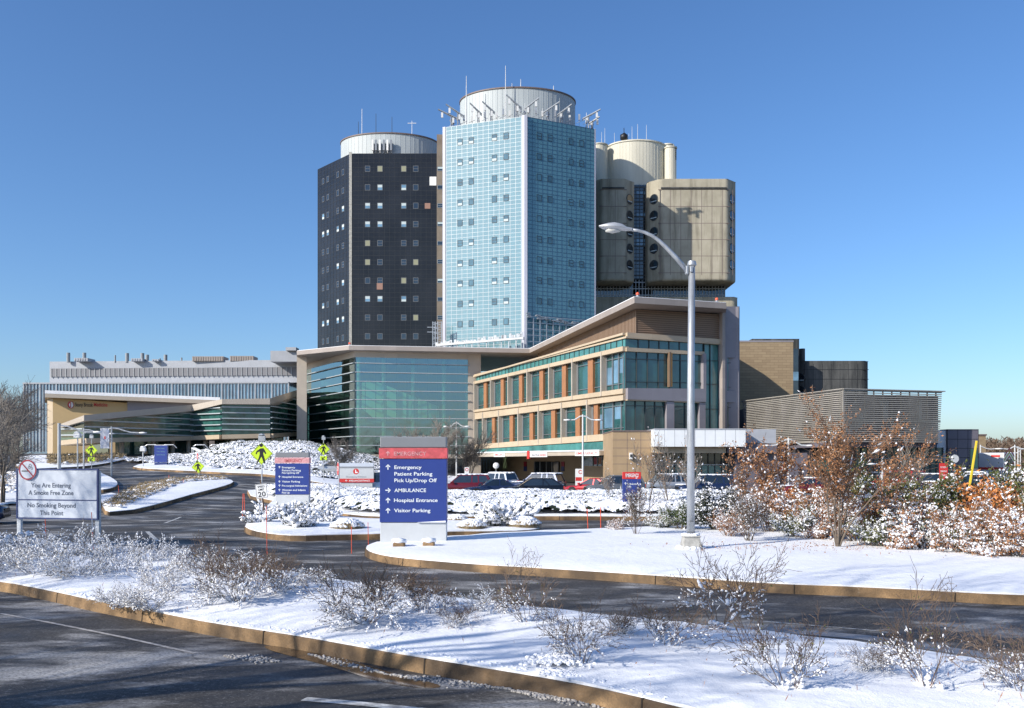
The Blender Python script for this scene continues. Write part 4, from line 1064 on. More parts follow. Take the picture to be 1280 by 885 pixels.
ISL = {}
def island(name, W_, mound=None, zk=.2, sm=1, kerb=True, fine=.5, amp=.05, snowm='snow'):
    P_ = chaikin(W_, sm)
    if area(P_) < 0: P_.reverse()
    st = lambda q: max(.25, min(2.5, Vector(q).length * .022))
    P_ = resample(P_, st)
    ins = inset(P_, .035 if kerb else 0)
    top = lambda x, y: hgt(x, y) + (mound(x, y) if mound else 0)
    x0, x1 = min(p[0] for p in P_), max(p[0] for p in P_); y0, y1 = min(p[1] for p in P_), max(p[1] for p in P_)
    pts = [Vector(p) for p in ins]; nb = len(pts)
    inner = inset(P_, .22)
    y = y0
    while y < y1:
        d = max(fine, math.hypot(0, max(y, 6)) * .022) * (1 if fine < 1 else 1.5)
        x = max(x0, -75)
        while x < min(x1, 85):
            q = (x + rnd.uniform(-.2, .2) * d, y + rnd.uniform(-.2, .2) * d)
            if inpoly(q[0], q[1], inner): pts.append(Vector(q))
            x += d
        y += d
    r = delaunay_2d_cdt(pts, [(i, (i + 1) % nb) for i in range(nb)], [], 1, 1e-4)
    vc, fc = r[0], r[2]
    orig = r[3]
    def z(i, v):
        edge = any(o < nb for o in orig[i])
        if edge: return hgt(v.x, v.y) + zk + .012 + (.03 if kerb else -.15) * rnd.random()
        w = min(1, dist_edge(v, ins, name) / .8)
        return top(v.x, v.y) + zk + .03 + w * (.06 + amp * fbm(v.x, v.y, .35) + amp * .35 * fbm(v.x, v.y, 1.6, 3))
    vs = [(v.x, v.y, z(i, v)) for i, v in enumerate(vc)]
    g = MB(); g.add(vs, [tuple(f) for f in fc])
    n = len(ins); ec = {}
    for f in fc:
        for i in range(len(f)): e = (f[i], f[(i + 1) % len(f)]); ec[tuple(sorted(e))] = ec.get(tuple(sorted(e)), 0) + 1
    for (i, j), k_ in ec.items():
        if k_ == 1: a_, b_ = vs[i], vs[j]; g.add([a_, b_, (b_[0], b_[1], b_[2] - .12), (a_[0], a_[1], a_[2] - .12)], [(0, 1, 2, 3)])
    sk = [(p[0], p[1], hgt(*p) + zk - .02) for p in ins]
    g.build(name, snowm, smooth=True)['kind'] = 'structure'
    if kerb:
        g = MB(); o_ = P_; i_ = inset(P_, .16); out = inset(P_, -.02)
        for i in range(n):
            j = (i + 1) % n
            h0, h1 = hgt(*P_[i]), hgt(*P_[j])
            a = [(out[i][0], out[i][1], h0 - .05), (out[j][0], out[j][1], h1 - .05), (o_[j][0], o_[j][1], h1 + zk - .015), (o_[i][0], o_[i][1], h0 + zk - .015)]
            ii = inset(P_, .015) if 0 else None
            g.add(a + [(o_[j][0] * .9 + i_[j][0] * .1, o_[j][1] * .9 + i_[j][1] * .1, h1 + zk), (o_[i][0] * .9 + i_[i][0] * .1, o_[i][1] * .9 + i_[i][1] * .1, h0 + zk), (i_[j][0], i_[j][1], h1 + zk), (i_[i][0], i_[i][1], h0 + zk)],
                  [(0, 1, 2, 3), (3, 2, 4, 5), (5, 4, 6, 7)])
        g.build('kerb', 'kerb')['kind'] = 'structure'
        g = MB(); acc = 0
        for i in range(n):
            j = (i + 1) % n; a, b = Vector(P_[i]), Vector(P_[j]); acc += (b - a).length
            if acc > 3.05 and 4 < a.length < 60:
                acc = 0; d = (b - a).normalized(); nn = Vector((d.y, -d.x)); h = hgt(*P_[i])
                q = [a - d * .012 + nn * .022, a + d * .012 + nn * .022, a + d * .012 - nn * .1, a - d * .012 - nn * .1]
                g.hexa([(v.x, v.y, h) for v in q] + [(v.x - (nn.x * .018 if k < 2 else 0), v.y - (nn.y * .018 if k < 2 else 0), h + zk + .003) for k, v in enumerate(q)])
        if g.v: g.build('kerb_joint', 'joint')['kind'] = 'structure'
    ISL[name] = (P_, top, zk)
    return P_
def dist_edge(v, P_, key):
    m = 9.0
    for i in range(0, len(P_)):
        dx = P_[i][0] - v.x; dy = P_[i][1] - v.y
        if abs(dx) < 2 and abs(dy) < 2:
            d = dx * dx + dy * dy
            if d < m * m: m = math.sqrt(d)
    return m
K = .2
gk = lambda a, b: G(a, b, K)
front = [gk(*q) for q in ((827, 879), (735, 858), (656, 844), (551, 827), (474, 814), (375, 796), (315, 787), (262, 779), (221, 771), (165, 760), (116, 751), (58, 738), (0, 727))]
back_ = [gk(*q) for q in ((0, 671), (60, 676), (150, 684), (250, 697), (350, 713), (480, 735), (581, 750), (689, 762), (768, 770), (922, 787), (1081, 803), (1280, 832))]
near = [(14, -5), (5.5, 5.6)] + front + [(-30, 31), (-45, 44), (-50, 52)] + [(-34, 42)] + back_ + [(10.5, 8.8), (20, 1)]
island('near_median_snow', near, sm=1, fine=.3, amp=.07)
lampi = [(45, 8), (22, 14.5)] + [gk(*q) for q in ((1280, 745), (1081, 734), (964, 730), (840, 721), (670, 710), (597, 706), (512, 699), (480, 695), (461, 690), (455, 685), (463, 679.5), (490, 676), (560, 671), (650, 664.5), (760, 661), (860, 657), (940, 654))] + [(14, 40), (26, 45), (45, 46)]
island('lamp_island_snow', lampi, sm=1, fine=.45, amp=.035)
isl3 = [gk(*q) for q in ((303, 657), (313, 663), (340, 668), (370, 670), (420, 668.5), (480, 667.5), (560, 664.5), (640, 664), (668, 662.5), (678, 660), (664, 656), (640, 651), (600, 649.5), (520, 650.5), (430, 647), (400, 640), (385, 632), (370, 625), (347, 622), (335, 630), (320, 645))]
island('sign_island_snow', isl3, sm=1, fine=.6)
def m4(x, y): return .0
isl4 = [gk(*q) for q in ((390, 634), (409, 640), (470, 646.5), (565, 646), (700, 645), (830, 646), (900, 645))] + [(16, 50), (17, 60), (16, 62.5), (5, 62.5), (-4, 62.5), (-10, 65), (-17, 66), (-19, 60)]
island('centre_island_snow', isl4, sm=1, fine=.9)
isl6 = [gk(*q) for q in ((124, 617), (128, 637), (140, 641), (177, 636), (230, 621), (260, 613), (287, 606), (294, 601), (276, 597), (240, 597), (213, 599), (175, 606), (150, 618), (135, 616))]
island('left_island_snow', isl6, sm=1, fine=.9)
isl7 = [gk(*q) for q in ((60, 612), (124, 613), (143, 610), (149, 604), (140, 597), (124, 590), (100, 587), (60, 588))]
island('banner_island_snow', isl7, sm=1, fine=1.2)
isl5 = [gk(*q) for q in ((-200, 650), (-60, 634), (0, 628), (50, 624), (60, 618), (50, 606), (20, 590), (-200, 590))]
island('left_field_snow', isl5, sm=1, fine=1.5, kerb=False)
def bankm(x, y):
    px = CX + x * F / y
    a = sstep(88, 112, y) * (1 - sstep(126, 134, y) * .2)
    return 1.7 * a * sstep(225, 300, px) * (1 - sstep(370, 450, px) * .85)
isl8 = [gk(*q) for q in ((163, 584.5), (175, 580), (195, 577.5))] + [(-47, 112), (-40, 124), (-22, 126), (-6, 127), (0, 122), (-2, 100), (-14, 86)] + [gk(*q) for q in ((440, 607), (410, 605), (380, 600), (345, 594), (300, 591.5), (262, 589.5), (215, 587.5))]
island('bank_snow', isl8, sm=1, fine=1.2, mound=bankm, amp=.12)
isl9 = [gk(*q) for q in ((20, 588), (60, 585), (110, 583), (150, 576), (162, 571.5), (150, 569.5), (100, 569), (20, 569))]
island('upper_left_snow', isl9, sm=1, fine=1.5, amp=.1)
# flat lines and strips painted or laid on the road
def strip(name, pix, w, mt, dz=.006, n=6):
    P_ = [Vector(G(*q)) for q in pix]; g = MB(); L = []
    for i in range(len(P_)):
        d = (P_[min(i + 1, len(P_) - 1)] - P_[max(i - 1, 0)]).normalized(); nn = Vector((-d.y, d.x)) * w / 2
        a, b = P_[i] + nn, P_[i] - nn; L += [(a.x, a.y, hgt(a.x, a.y) + dz), (b.x, b.y, hgt(b.x, b.y) + dz)]
    g.add(L, [(2 * i, 2 * i + 1, 2 * i + 3, 2 * i + 2) for i in range(len(P_) - 1)])
    return kind(g.build(name, mt), 'structure')
strip('road_marking', [(184, 664.5), (190, 670), (197, 676.5)], .16, 'paint_line')
strip('road_marking', [(219, 686), (236, 690), (252, 694.5), (262, 697)], .12, 'paint_line')
strip('road_marking', [(206, 654), (217, 650), (227, 646)], .12, 'paint_line')
strip('road_marking', [(0, 767), (60, 778), (150, 796), (244, 817)], .07, 'dirty_snow')
strip('road_marking', [(380, 874), (440, 879), (520, 887), (600, 897)], .16, 'paint_line')
strip('road_gutter', [(905, 782), (1000, 790), (1081, 797), (1180, 812), (1280, 826), (1400, 850)], .42, 'gutter')
strip('road_marking', [(948, 777), (1000, 781), (1060, 786), (1100, 789.5)], .05, 'paint_line', .01)
# puddle and slush along the near kerb
pud = chaikin([G(*q) for q in ((330, 806), (375, 812), (450, 829), (500, 845), (560, 858), (530, 862), (470, 852), (430, 838), (370, 822), (332, 812))], 2)
g = MB(); g.add([(x, y, .006) for x, y in pud], [tuple(range(len(pud)))]); kind(g.build('puddle', 'puddle'), 'stuff')
g = MB()
for a, b, c_, d_, n_ in ((640, 864, 820, 888, 1500), (280, 820, 350, 827, 420), (480, 843, 640, 862, 420), (220, 781, 262, 785, 120), (385, 818, 480, 842, 300)):
    for _ in range(n_):
        t_ = rnd.random(); x, y = G(a + (c_ - a) * t_, b + (d_ - b) * t_ + rnd.gauss(0, 2.2) * math.sin(math.pi * min(max(t_, .03), .97)) * (1.6 if a == 640 else 1)); r = rnd.choice((.005, .008, .012, .018, .024))
        g.blob((x, y, r * .3), (r * 1.3, r, r * .7), jit=.35, rz=rnd.random() * 3)
kind(g.build('slush', 'dirty_snow', smooth=True), 'stuff')
g = MB()
for _ in range(2600):
    t_ = rnd.random(); x, y = G(672 + 205 * t_, 843 + 26 * t_ + rnd.gauss(0, 2.6) - 3, .2); r = rnd.choice((.006, .01, .016, .026))
    if inpoly(x, y, ISL['near_median_snow'][0]): g.blob((x, y, .235 + r * .2), (r * 1.5, r, r * .7), jit=.5, rz=rnd.random() * 3)
for _ in range(700):
    x, y = G(rnd.gauss(700, 17), rnd.gauss(833, 4), .2); r = rnd.choice((.01, .018, .03)); g.blob((x, y, .265 + r * .3 + .05 * math.exp(-((x - X(700, 11.6)) ** 2) * 9)), (r * 1.3, r, r * .8), jit=.4, rz=rnd.random() * 3)
kind(g.build('ploughed_snow', 'twig_snow', smooth=True), 'stuff')
# ragged snow and crumbs lying along the inner edge of the near kerb
g = MB(); fp = [Vector(q) for q in front]
for i in range(1500):
    k = rnd.random() ** 1.2 * (len(fp) - 2); a = fp[int(k)].lerp(fp[int(k) + 1], k % 1)
    q = a + Vector((rnd.uniform(.03, .2), rnd.uniform(.05, .3))); r = rnd.uniform(.008, .03)
    g.blob((q.x, q.y, .225 + r * .2), (r * 1.4, r, r * .6), jit=.4, rz=rnd.random() * 3)
kind(g.build('snow_crumbs', 'twig_snow', smooth=True), 'stuff')

# ================================================================ signs
def frame_box(x0, x1, z0, z1, w, y0, y1, g, m=0):
    g.box(x0, x1, y0, y1, z1 - w, z1, m); g.box(x0, x1, y0, y1, z0, z0 + w, m); g.box(x0, x0 + w, y0, y1, z0 + w, z1 - w, m); g.box(x1 - w, x1, y0, y1, z0 + w, z1 - w, m)
def arrow(g, x, z, s, ang, y, m=0):
    ca, sa = math.cos(ang), math.sin(ang)
    r = lambda a, b: (x + (a * ca - b * sa) * s, y, z + (a * sa + b * ca) * s)
    g.add([r(-.09, -.5), r(.09, -.5), r(.09, .3), r(-.09, .3)], [(0, 1, 2, 3)], m)
    for q in (1, -1): g.add([r(0, .52), r(0, .27), r(q * .36, -.04), r(q * .46, .08)], [(0, 1, 2, 3) if q < 0 else (3, 2, 1, 0)], m)
# main sign
Ym = 28.3; xm = X(516.5, Ym); zf = lambda py: Z(py, Ym) - .2
sg = thing('direction_sign', 'tall blue hospital direction sign with grey cap and red strip on the snowy island', 'sign', (xm, Ym, .2), R(0))
hw = X(558, Ym) - xm
MB().box(-hw, hw, .02, .40, 0.02, zf(653) - .01).build('base', 'sign_base', sg, local=True, bevel=.02)
MB().box(-hw - .01, hw + .01, 0, .42, zf(653), zf(573.6)).build('panel', 'blue', sg, local=True, bevel=.015)
MB().box(-hw - .03, hw + .03, -.03, .44, zf(573.2), zf(560)).build('red_strip', 'faded_red', sg, local=True, bevel=.01)
MB().box(-hw, hw, 0, .42, zf(559.7), zf(546)).build('cap', 'sign_grey', sg, local=True, bevel=.03)
g = MB(); xl = lambda px: (px - 516.5) * Ym / F
for tx, a, b, py in (('Emergency', 493, 527, 586.2), ('Patient Parking', 493, 540.5, 594.4), ('Pick Up/Drop Off', 493, 546, 602.6), ('AMBULANCE', 493, 532.6, 615), ('Hospital Entrance', 492.6, 547, 627.4), ('Visitor Parking', 492.6, 538, 640.2)):
    text(g, tx, xl(a), zf(py), xl(b) - xl(a), .118, -.006)
for py, an in ((583.8, 0), (612.8, -math.pi / 2), (625.4, 0), (638.2, 0)): arrow(g, xl(485), zf(py), .17, an, -.006)
g.build('lettering', 'letter_white', sg, local=True)
g = MB(); arrow(g, xl(485), zf(566.8), .15, 0, -.036); text(g, 'EMERGENCY', xl(492.6), zf(569.4), xl(533) - xl(492.6), .13, -.036); g.build('lettering', 'pink', sg, local=True)
g = MB()
g.prism([(-hw + 1.2, -.05), (hw - .02, -.05), (hw - .02, 0), (-hw + 1.2, 0)], zf(653), [zf(652.8), zf(650.8), zf(650.8), zf(652.8)])
g.build('snow_clumps', 'twig_snow', sg, local=True)
for i, (px, py) in enumerate(((499, 682), (536, 681))):
    x, y = G(px, py, .3); t = thing('ground_light', 'snow capped ground light at the ' + ('left' if i == 0 else 'right') + ' foot of the tall blue direction sign', 'light fixture', (x, y, .24), group='ground lights under the direction sign')
    MB().box(-.18, .18, -.14, .14, -.05, .16).build('housing', 'kerb', t, local=True, bevel=.04)
    g = MB(); g.blob((0, 0, .2), (.26, .22, .1), jit=.1); g.build('snow_clumps', 'twig_snow', t, local=True, smooth=True)
# second blue sign
Yb = 47.5; xb = X(365, Yb); zg = lambda py: Z(py, Yb) - .2
s2 = thing('direction_sign', 'blue hospital direction sign with pink strip, behind the speed limit sign', 'sign', (xb, Yb, .2))
hw = 21 * Yb / F
MB().box(-hw, hw, .02, .4, 0, zg(618) - .01).build('base', 'sign_base', s2, local=True, bevel=.02)
MB().box(-hw, hw, 0, .42, zg(618), zg(579.4)).build('panel', 'blue', s2, local=True)
MB().box(-hw - .02, hw + .02, -.02, .44, zg(579), zg(572)).build('red_strip', 'pink', s2, local=True)
MB().box(-hw, hw, 0, .42, zg(571.7), zg(565.5)).build('cap', 'sign_grey', s2, local=True, bevel=.02)
g = MB(); xl = lambda px: (px - 365) * Yb / F
for tx, a, b, py in (('Emergency', 352.5, 369, 585.3), ('Patient Parking', 352.5, 376, 589), ('Pick Up/Drop Off', 352.5, 374, 592.2), ('Hospital Entrance', 352.5, 379, 597.2), ('Visitor Parking', 352.5, 375, 603), ('Pre-surgical Admissions', 352.5, 384, 608.2), ('Women and Infants', 352.5, 382, 613.6), ('Pick Up', 352.5, 362, 616.9)):
    text(g, tx, xl(a), zg(py), xl(b) - xl(a), .10, -.006)
for py in (584, 596, 602, 607, 612.5): arrow(g, xl(349.3), zg(py), .13, 0, -.006)
g.build('lettering', 'letter_white', s2, local=True)
g = MB(); text(g, 'EMERGENCY', xl(356), zg(577.5), xl(378) - xl(356), .16, -.026); g.build('lettering', 'faded_red', s2, local=True)
# small blue sign by the bush
Yc = 43.6; xc = X(790, Yc); zc = lambda py: Z(py, Yc)
s3 = thing('direction_sign', 'narrow blue sign with bright red EMERGENCY top, behind the bare vase shaped shrub', 'sign', (xc, Yc, 0)); hw = 11.3 * Yc / F
MB().box(-hw, hw, 0, .3, .12, zc(599)).build('panel', 'blue', s3, local=True, bevel=.01)
MB().box(-hw, hw, 0, .3, zc(598.8), zc(590)).build('red_strip', 'red', s3, local=True, bevel=.01)
g = MB(); xl = lambda px: (px - 790) * Yc / F
text(g, 'EMERGENCY', xl(782), zc(596.3), xl(798.5) - xl(782), .18, -.006)
text(g, 'Ambulance', xl(784), zc(606), xl(795.5) - xl(784), .10, -.006); text(g, 'Only', xl(784), zc(609.5), xl(789) - xl(784), .10, -.006)
text(g, 'Emergency', xl(784), zc(619.5), xl(795.5) - xl(784), .10, -.006); text(g, 'Patient Parking', xl(784), zc(623.4), xl(797.5) - xl(784), .10, -.006); text(g, 'Pick Up/Drop Off', xl(784), zc(627.2), xl(797.5) - xl(784), .09, -.006)
arrow(g, xl(781.8), zc(604.5), .13, 0, -.006); arrow(g, xl(781.8), zc(618), .13, 0, -.006); g.build('lettering', 'letter_white', s3, local=True)
# far blue sign
Yd = 92; xd = X(200.8, Yd); z0 = hgt(xd, Yd) + .2
s4 = thing('direction_sign', 'small plain navy sign slab standing far up the road, before the lobby', 'sign', (xd, Yd, z0)); hw = 7.8 * Yd / F
MB().box(-hw, hw, 0, .3, 0, Z(578, Yd) - z0).build('base', 'navy', s4, local=True)
MB().box(-hw, hw, -.03, .33, Z(577.8, Yd) - z0, Z(556.8, Yd) - z0).build('panel', 'blue', s4, local=True)
MB().box(-hw, hw, -.03, .33, Z(556.6, Yd) - z0, Z(556, Yd) - z0).build('cap', 'white', s4, local=True)
g = MB()
for i, py in enumerate((561, 565, 569)): text(g, ('Hospital Entrance', 'Visitor Parking', 'Patient Pick Up')[i], -hw + .25, Z(py, Yd) - z0, hw * 1.3, .12, -.035)
g.build('lettering', 'sky_glass', s4, local=True)
# white and red sign
Yd = 66; xd = X(445.5, Yd); hw = 21.5 * Yd / F
s5 = thing('ambulance_sign', 'wide white sign with round red emblem and red bottom bar behind the stop sign', 'sign', (xd, Yd, 0)); zz = lambda py: Z(py, Yd)
MB().box(-hw, hw, 0, .3, zz(603), zz(585.3)).build('panel', 'sign_base', s5, local=True)
MB().box(-hw, hw, -.01, .31, zz(585.2), zz(583.3)).build('band', 'steel', s5, local=True)
MB().box(-hw, hw, 0, .3, zz(583.2), zz(578.8)).build('cap', 'sign_white', s5, local=True)
MB().box(-hw - .02, hw + .02, -.02, .32, zz(603), zz(598.3)).build('red_strip', 'red', s5, local=True)
MB().box(-hw + .1, hw - .1, .05, .25, 0, zz(603.1)).build('base', 'sign_base', s5, local=True)
g = MB(); g.disc((-.03, -.006, zz(589.3)), (0, -1, 0), .22, 24, 0); g.add([(-.11, -.01, zz(589.3) + a) for a in ()], [])
g.add([(-.09, -.012, zz(589.3) - .12), (.10, -.012, zz(589.3) - .12), (.10, -.012, zz(589.3) - .03), (-.02, -.012, zz(589.3) - .03), (-.02, -.012, zz(589.3) + .13), (-.09, -.012, zz(589.3) + .13)], [(0, 1, 2, 3, 4, 5)], 1)
g.build('emblem', ['red', 'white'], s5, local=True)
g = MB(); text(g, 'Emergency Entrance', -.75, zz(596.8), 1.5, .11, -.006); g.build('lettering', 'steel', s5, local=True)
g = MB(); text(g, 'AMBULANCE ENTRANCE', -.55, zz(601.8), 1.55, .13, -.026); arrow(g, -.75, zz(600.7), .16, math.pi / 2, -.026); g.build('lettering', 'white', s5, local=True)
# smoke free sign
pa, pb_ = (X(22, 29.3), 29.3), (X(120, 28.7), 28.7)
ang = math.atan2(pb_[1] - pa[1], pb_[0] - pa[0]); L = math.hypot(pb_[1] - pa[1], pb_[0] - pa[0])
s6 = thing('smoke_free_sign', 'white two panel smoke free zone sign on grey posts among snowy bushes', 'sign', (pa[0], pa[1], .2), ang)
zt_l = Z(586.5, pa[1]) - .2; zb_l = Z(647.5, pa[1]) - .2; zt_r = Z(585.5, pb_[1]) - .2
H = zt_l
for i, x in enumerate((0, L)): MB().box(x - .075, x + .075, .05, .16, -.15, H - .05).build('post', 'sign_base', s6, local=True, bevel=.01)
MB().box(-.02, L + .06, -.0, .045, zb_l, H).build('panel', 'sign_white', s6, local=True)
g = MB(); frame_box(-.04, L + .08, zb_l - .02, H + .02, .045, -.02, .06, g); g.box(0, L + .03, -.01, 0.01, H - 1.03, H - .995); g.build('frame', 'navy', s6, local=True)
g = MB(); W_ = L
hh = H - zb_l
text(g, 'You Are Entering', .52, H - hh * .37, 1.50, .155, -.006); text(g, 'A Smoke Free Zone', .42, H - hh * .52, 1.70, .155, -.006)
text(g, 'No Smoking Beyond', .38, H - hh * .775, 1.82, .155, -.006); text(g, 'This Point', .86, H - hh * .93, .88, .155, -.006)
g.build('lettering', 'slate_ink', s6, local=True)
sy = thing('no_smoking_disc', 'round no smoking plate with red ring on the top corner of the white sign', 'sign', (pa[0], pa[1], .2), ang)
cx0, cz0, r_ = .43, H - .02, .33
g = MB(); n = 40
g.tube([(cx0, -.05, cz0), (cx0, -.02, cz0)], [r_, r_], n); g.build('plate', 'sign_white', sy, local=True)
g = MB(); g.add([(cx0 + r_ * k * math.cos(2 * math.pi * i / n), -.056, cz0 + r_ * k * math.sin(2 * math.pi * i / n)) for k in (1.02, .87) for i in range(n)], [(i, (i + 1) % n, n + (i + 1) % n, n + i) for i in range(n)])
c_, s_ = math.cos(R(-45)), math.sin(R(-45))
g.add([(cx0 + (a * c_ - b * s_) * r_, -.058, cz0 + (a * s_ + b * c_) * r_) for a, b in ((-.9, -.06), (.9, -.06), (.9, .06), (-.9, .06))], [(0, 1, 2, 3)])
g.build('ring', 'maroon', sy, local=True)
g = MB(); g.add([(cx0 + a * r_, -.055, cz0 + b * r_) for a, b in ((-.68, -.17), (.05, -.17), (.05, -.07), (-.68, -.07))], [(0, 1, 2, 3)])
for (a, b, rr) in ((.30, .42, .16), (.18, .25, .13), (.48, .15, .12)):
    g.add([(cx0 + (a + rr * k * math.cos(i * math.pi / 8)) * r_, -.0552, cz0 + (b + rr * k * math.sin(i * math.pi / 8)) * r_) for k in (1, .72) for i in range(16)], [(i, (i + 1) % 16, 16 + (i + 1) % 16, 16 + i) for i in range(16)])
g.build('cigarette', 'ink', sy, local=True)

# pedestrian crossing signs
PED = [[(-.06, .30), (.10, .32), (.17, .22), (.26, .04), (.20, .0), (.10, .14), (.09, .0), (.17, -.25), (.22, -.50), (.12, -.50), (.04, -.25), (-.01, -.14), (-.10, -.30), (-.20, -.50), (-.28, -.47), (-.16, -.24), (-.10, -.02), (-.10, .14), (-.22, .10), (-.27, -.02), (-.33, .01), (-.26, .17), (-.14, .25)]]
def ped_sign(px, py, Yq, base_py, label, tilt=0, plate=False, top=None, rz=0, mirror=1):
    x = X(px, Yq); h0 = hgt(x, Yq) + (.2 if base_py else 0); zc = Z(py, Yq) - h0
    t = thing('pedestrian_sign', label, 'road sign', (x, Yq, h0), rz, group='yellow pedestrian crossing signs')
    t.rotation_euler = (0, tilt, rz)
    zt = (Z(top, Yq) - h0) if top else zc + .7
    MB().tube([(0, .04, -.1), (0, .04, zt)], .035, 8).build('post', 'galv', t, local=True)
    s = .54 if Yq < 60 else .55
    g = MB(); n = [(0, -s), (s, 0), (0, s), (-s, 0)]
    g.prism([(0, 0)] * 0 or [(a, b) for a, b in n], 0, .01) if 0 else None
    vs = [(a, -.01, zc + b) for a, b in n] + [(a, 0.0, zc + b) for a, b in n]
    g.add(vs, [(0, 1, 2, 3), (7, 6, 5, 4), (0, 4, 5, 1), (1, 5, 6, 2), (2, 6, 7, 3), (3, 7, 4, 0)]); g.build('plate', 'lime', t, local=True)
    g = MB()
    for k in range(4):
        a, b = n[k], n[(k + 1) % 4]; o = .95; i_ = .915
        g.add([(a[0] * o, -.014, zc + a[1] * o), (b[0] * o, -.014, zc + b[1] * o), (b[0] * i_, -.014, zc + b[1] * i_), (a[0] * i_, -.014, zc + a[1] * i_)], [(0, 1, 2, 3)])
    f = PED[0]; kx = .95 * s / .55 * mirror; g.add([(a * kx * .95, -.015, zc + b * kx * mirror * .95 - .02) for a, b in f], [tuple(range(len(f)))[::-1]])
    g.disc((-.02 * mirror, -.015, zc + .41 * s / .55), (0, -1, 0), .085, 14); g.build('walking_figure', 'ink', t, local=True)
    if plate:
        g = MB(); g.box(-.3, .3, -.01, 0, zc - .95, zc - .60); g.build('arrow_plate', 'lime', t, local=True)
        g = MB(); arrow(g, 0, zc - .775, .42, R(135 if mirror < 0 else 135), -.014); g.build('arrow', 'ink', t, local=True)
    if top:
        g = MB(); g.box(-.16, .16, -.02, .12, zt - .05, zt + .2); g.blob((0, .05, zt + .25), (.17, .15, .07)); g.build('beacon', 'galv', t, local=True)
    return t
ped_sign(327, 567, 42.4, 640, 'large lime pedestrian sign above the speed limit board, left of the pink striped sign', top=550)
ped_sign(114.2, 563, 77, 600, 'lime pedestrian sign with arrow plate left of the hanging banner pole', plate=True, top=547, mirror=1)
ped_sign(404.4, 561.5, 77, 600, 'lime pedestrian sign with arrow plate in front of the glass atrium corner', plate=True, top=549)
ped_sign(249, 583.4, 74, 600, 'leaning lime pedestrian sign on the left snowy island, without arrow plate', tilt=-.12)
# speed limit
x, y = X(325.5, 38), 38.0
t = thing('speed_limit_sign', 'white speed limit 20 board on a leaning dark post in the snow', 'road sign', (X(331.5, 38), 38, .2)); t.rotation_euler = (0, -.115, 0)
MB().tube([(0, .03, -.1), (0, .03, 1.85)], .035, 6).build('post', 'rust', t, local=True)
zc = Z(613.5, 38) - .2
MB().box(-.25, .25, -.01, 0.0, zc - .31, zc + .31).build('plate', 'white', t, local=True)
g = MB(); frame_box(-.235, .235, zc - .295, zc + .295, .012, -.0135, -.013, g)
text(g, 'SPEED', 0, zc + .15, .30, .09, -.015, center=True); text(g, 'LIMIT', 0, zc + .02, .24, .09, -.015, center=True); text(g, '20', 0, zc - .24, .33, .22, -.015, center=True); g.build('lettering', 'ink', t, local=True)
def octa(g, r, y, m=0, z=0): g.add([(r * math.cos(R(22.5 + 45 * i)), y, z + r * math.sin(R(22.5 + 45 * i))) for i in range(8)], [tuple(range(7, -1, -1))], m)
def stop_sign(px, py, Yq, rz, r, label, h=None, white_back=False, word='STOP'):
    x = X(px, Yq); h0 = hgt(x, Yq) + .2; zc = Z(py, Yq) - h0
    t = thing('stop_sign' if word == 'STOP' else 'no_entry_sign', label, 'road sign', (x, Yq, h0), rz)
    MB().tube([(0, .04, -.2), (0, .04, zc + r)], .035, 6).build('post', 'galv', t, local=True)
    g = MB(); octa(g, r, -.02, 0, zc); octa(g, r * .92, -.022, 1, zc); g.add([(r * math.cos(R(22.5 + 45 * i)), .0, zc + r * math.sin(R(22.5 + 45 * i))) for i in range(8)], [tuple(range(8))], 2)
    g.build('plate', ['white', 'red', 'steel'], t, local=True)
    g = MB(); text(g, word, 0, zc - .11 * r / .38, r * 1.45, .24 * r / .38, -.025, center=True) if word == 'STOP' else g.box(-r * .6, r * .6, -.028, -.024, zc - .07, zc + .07)
    g.build('lettering', 'white', t, local=True)
stop_sign(422.8, 586, 50, R(-70), .42, 'dark red stop sign seen almost edge on, beside the white ambulance sign')
stop_sign(247, 571, 85, R(-60), .42, 'tiny stop sign seen edge on above the leaning pedestrian sign')
stop_sign(981, 585, 75, 0, .44, 'red no entry sign with white bar on the right hand lamp post', word='BAR')
t = thing('round_sign_back', 'pale disc shaped sign seen from its back behind the dark parked cars', 'road sign', (X(1193, 62), 62, 0))
MB().tube([(0, 0, 0), (0, 0, Z(568, 62))], .04, 6).build('post', 'steel', t, local=True)
g = MB(); g.tube([(0, -.04, Z(573.5, 62)), (0, -.06, Z(573.5, 62))], [.29, .29], 20); g.build('plate', 'sign_base', t, local=True)
t = thing('red_parking_sign', 'small upright red sign among the right hand bushes in front of black cars', 'sign', (X(1179, 56), 56, 0))
MB().tube([(0, 0, 0), (0, 0, 1.6)], .05, 6).build('post', 'steel', t, local=True)
MB().box(-.27, .27, -.06, -.02, Z(608, 56), Z(579, 56)).build('panel', 'red', t, local=True)
g = MB()
for i, w in enumerate(('PATIENT', 'PARKING', 'ONLY')): text(g, w, 0, Z(585 + i * 5, 56), .40, .11, -.066, center=True)
g.build('lettering', 'white', t, local=True)
t = thing('notice_board', 'white notice board with small red prohibition ring beside the slim lamp pole', 'sign', (X(724, 86), 86, 0))
MB().box(-.38, .38, 0, .1, .1, Z(586, 86)).build('panel', 'white', t, local=True)
g = MB(); zc = Z(590, 86); g.add([(.12 + r * math.cos(i * math.pi / 8), -.01, zc + r * math.sin(i * math.pi / 8)) for r in (.2, .13) for i in range(16)], [(i, (i + 1) % 16, 16 + (i + 1) % 16, 16 + i) for i in range(16)]); g.box(-.36, .36, -.02, -.01, Z(601, 86), Z(596.5, 86)); g.build('marking', 'red', t, local=True)
t = thing('round_mirror', 'white round traffic mirror on a post before the entrance canopy', 'mirror', (X(620, 95), 95, 0))
MB().tube([(0, 0, 0), (0, 0, Z(582, 95))], .05, 6).build('post', 'steel', t, local=True)
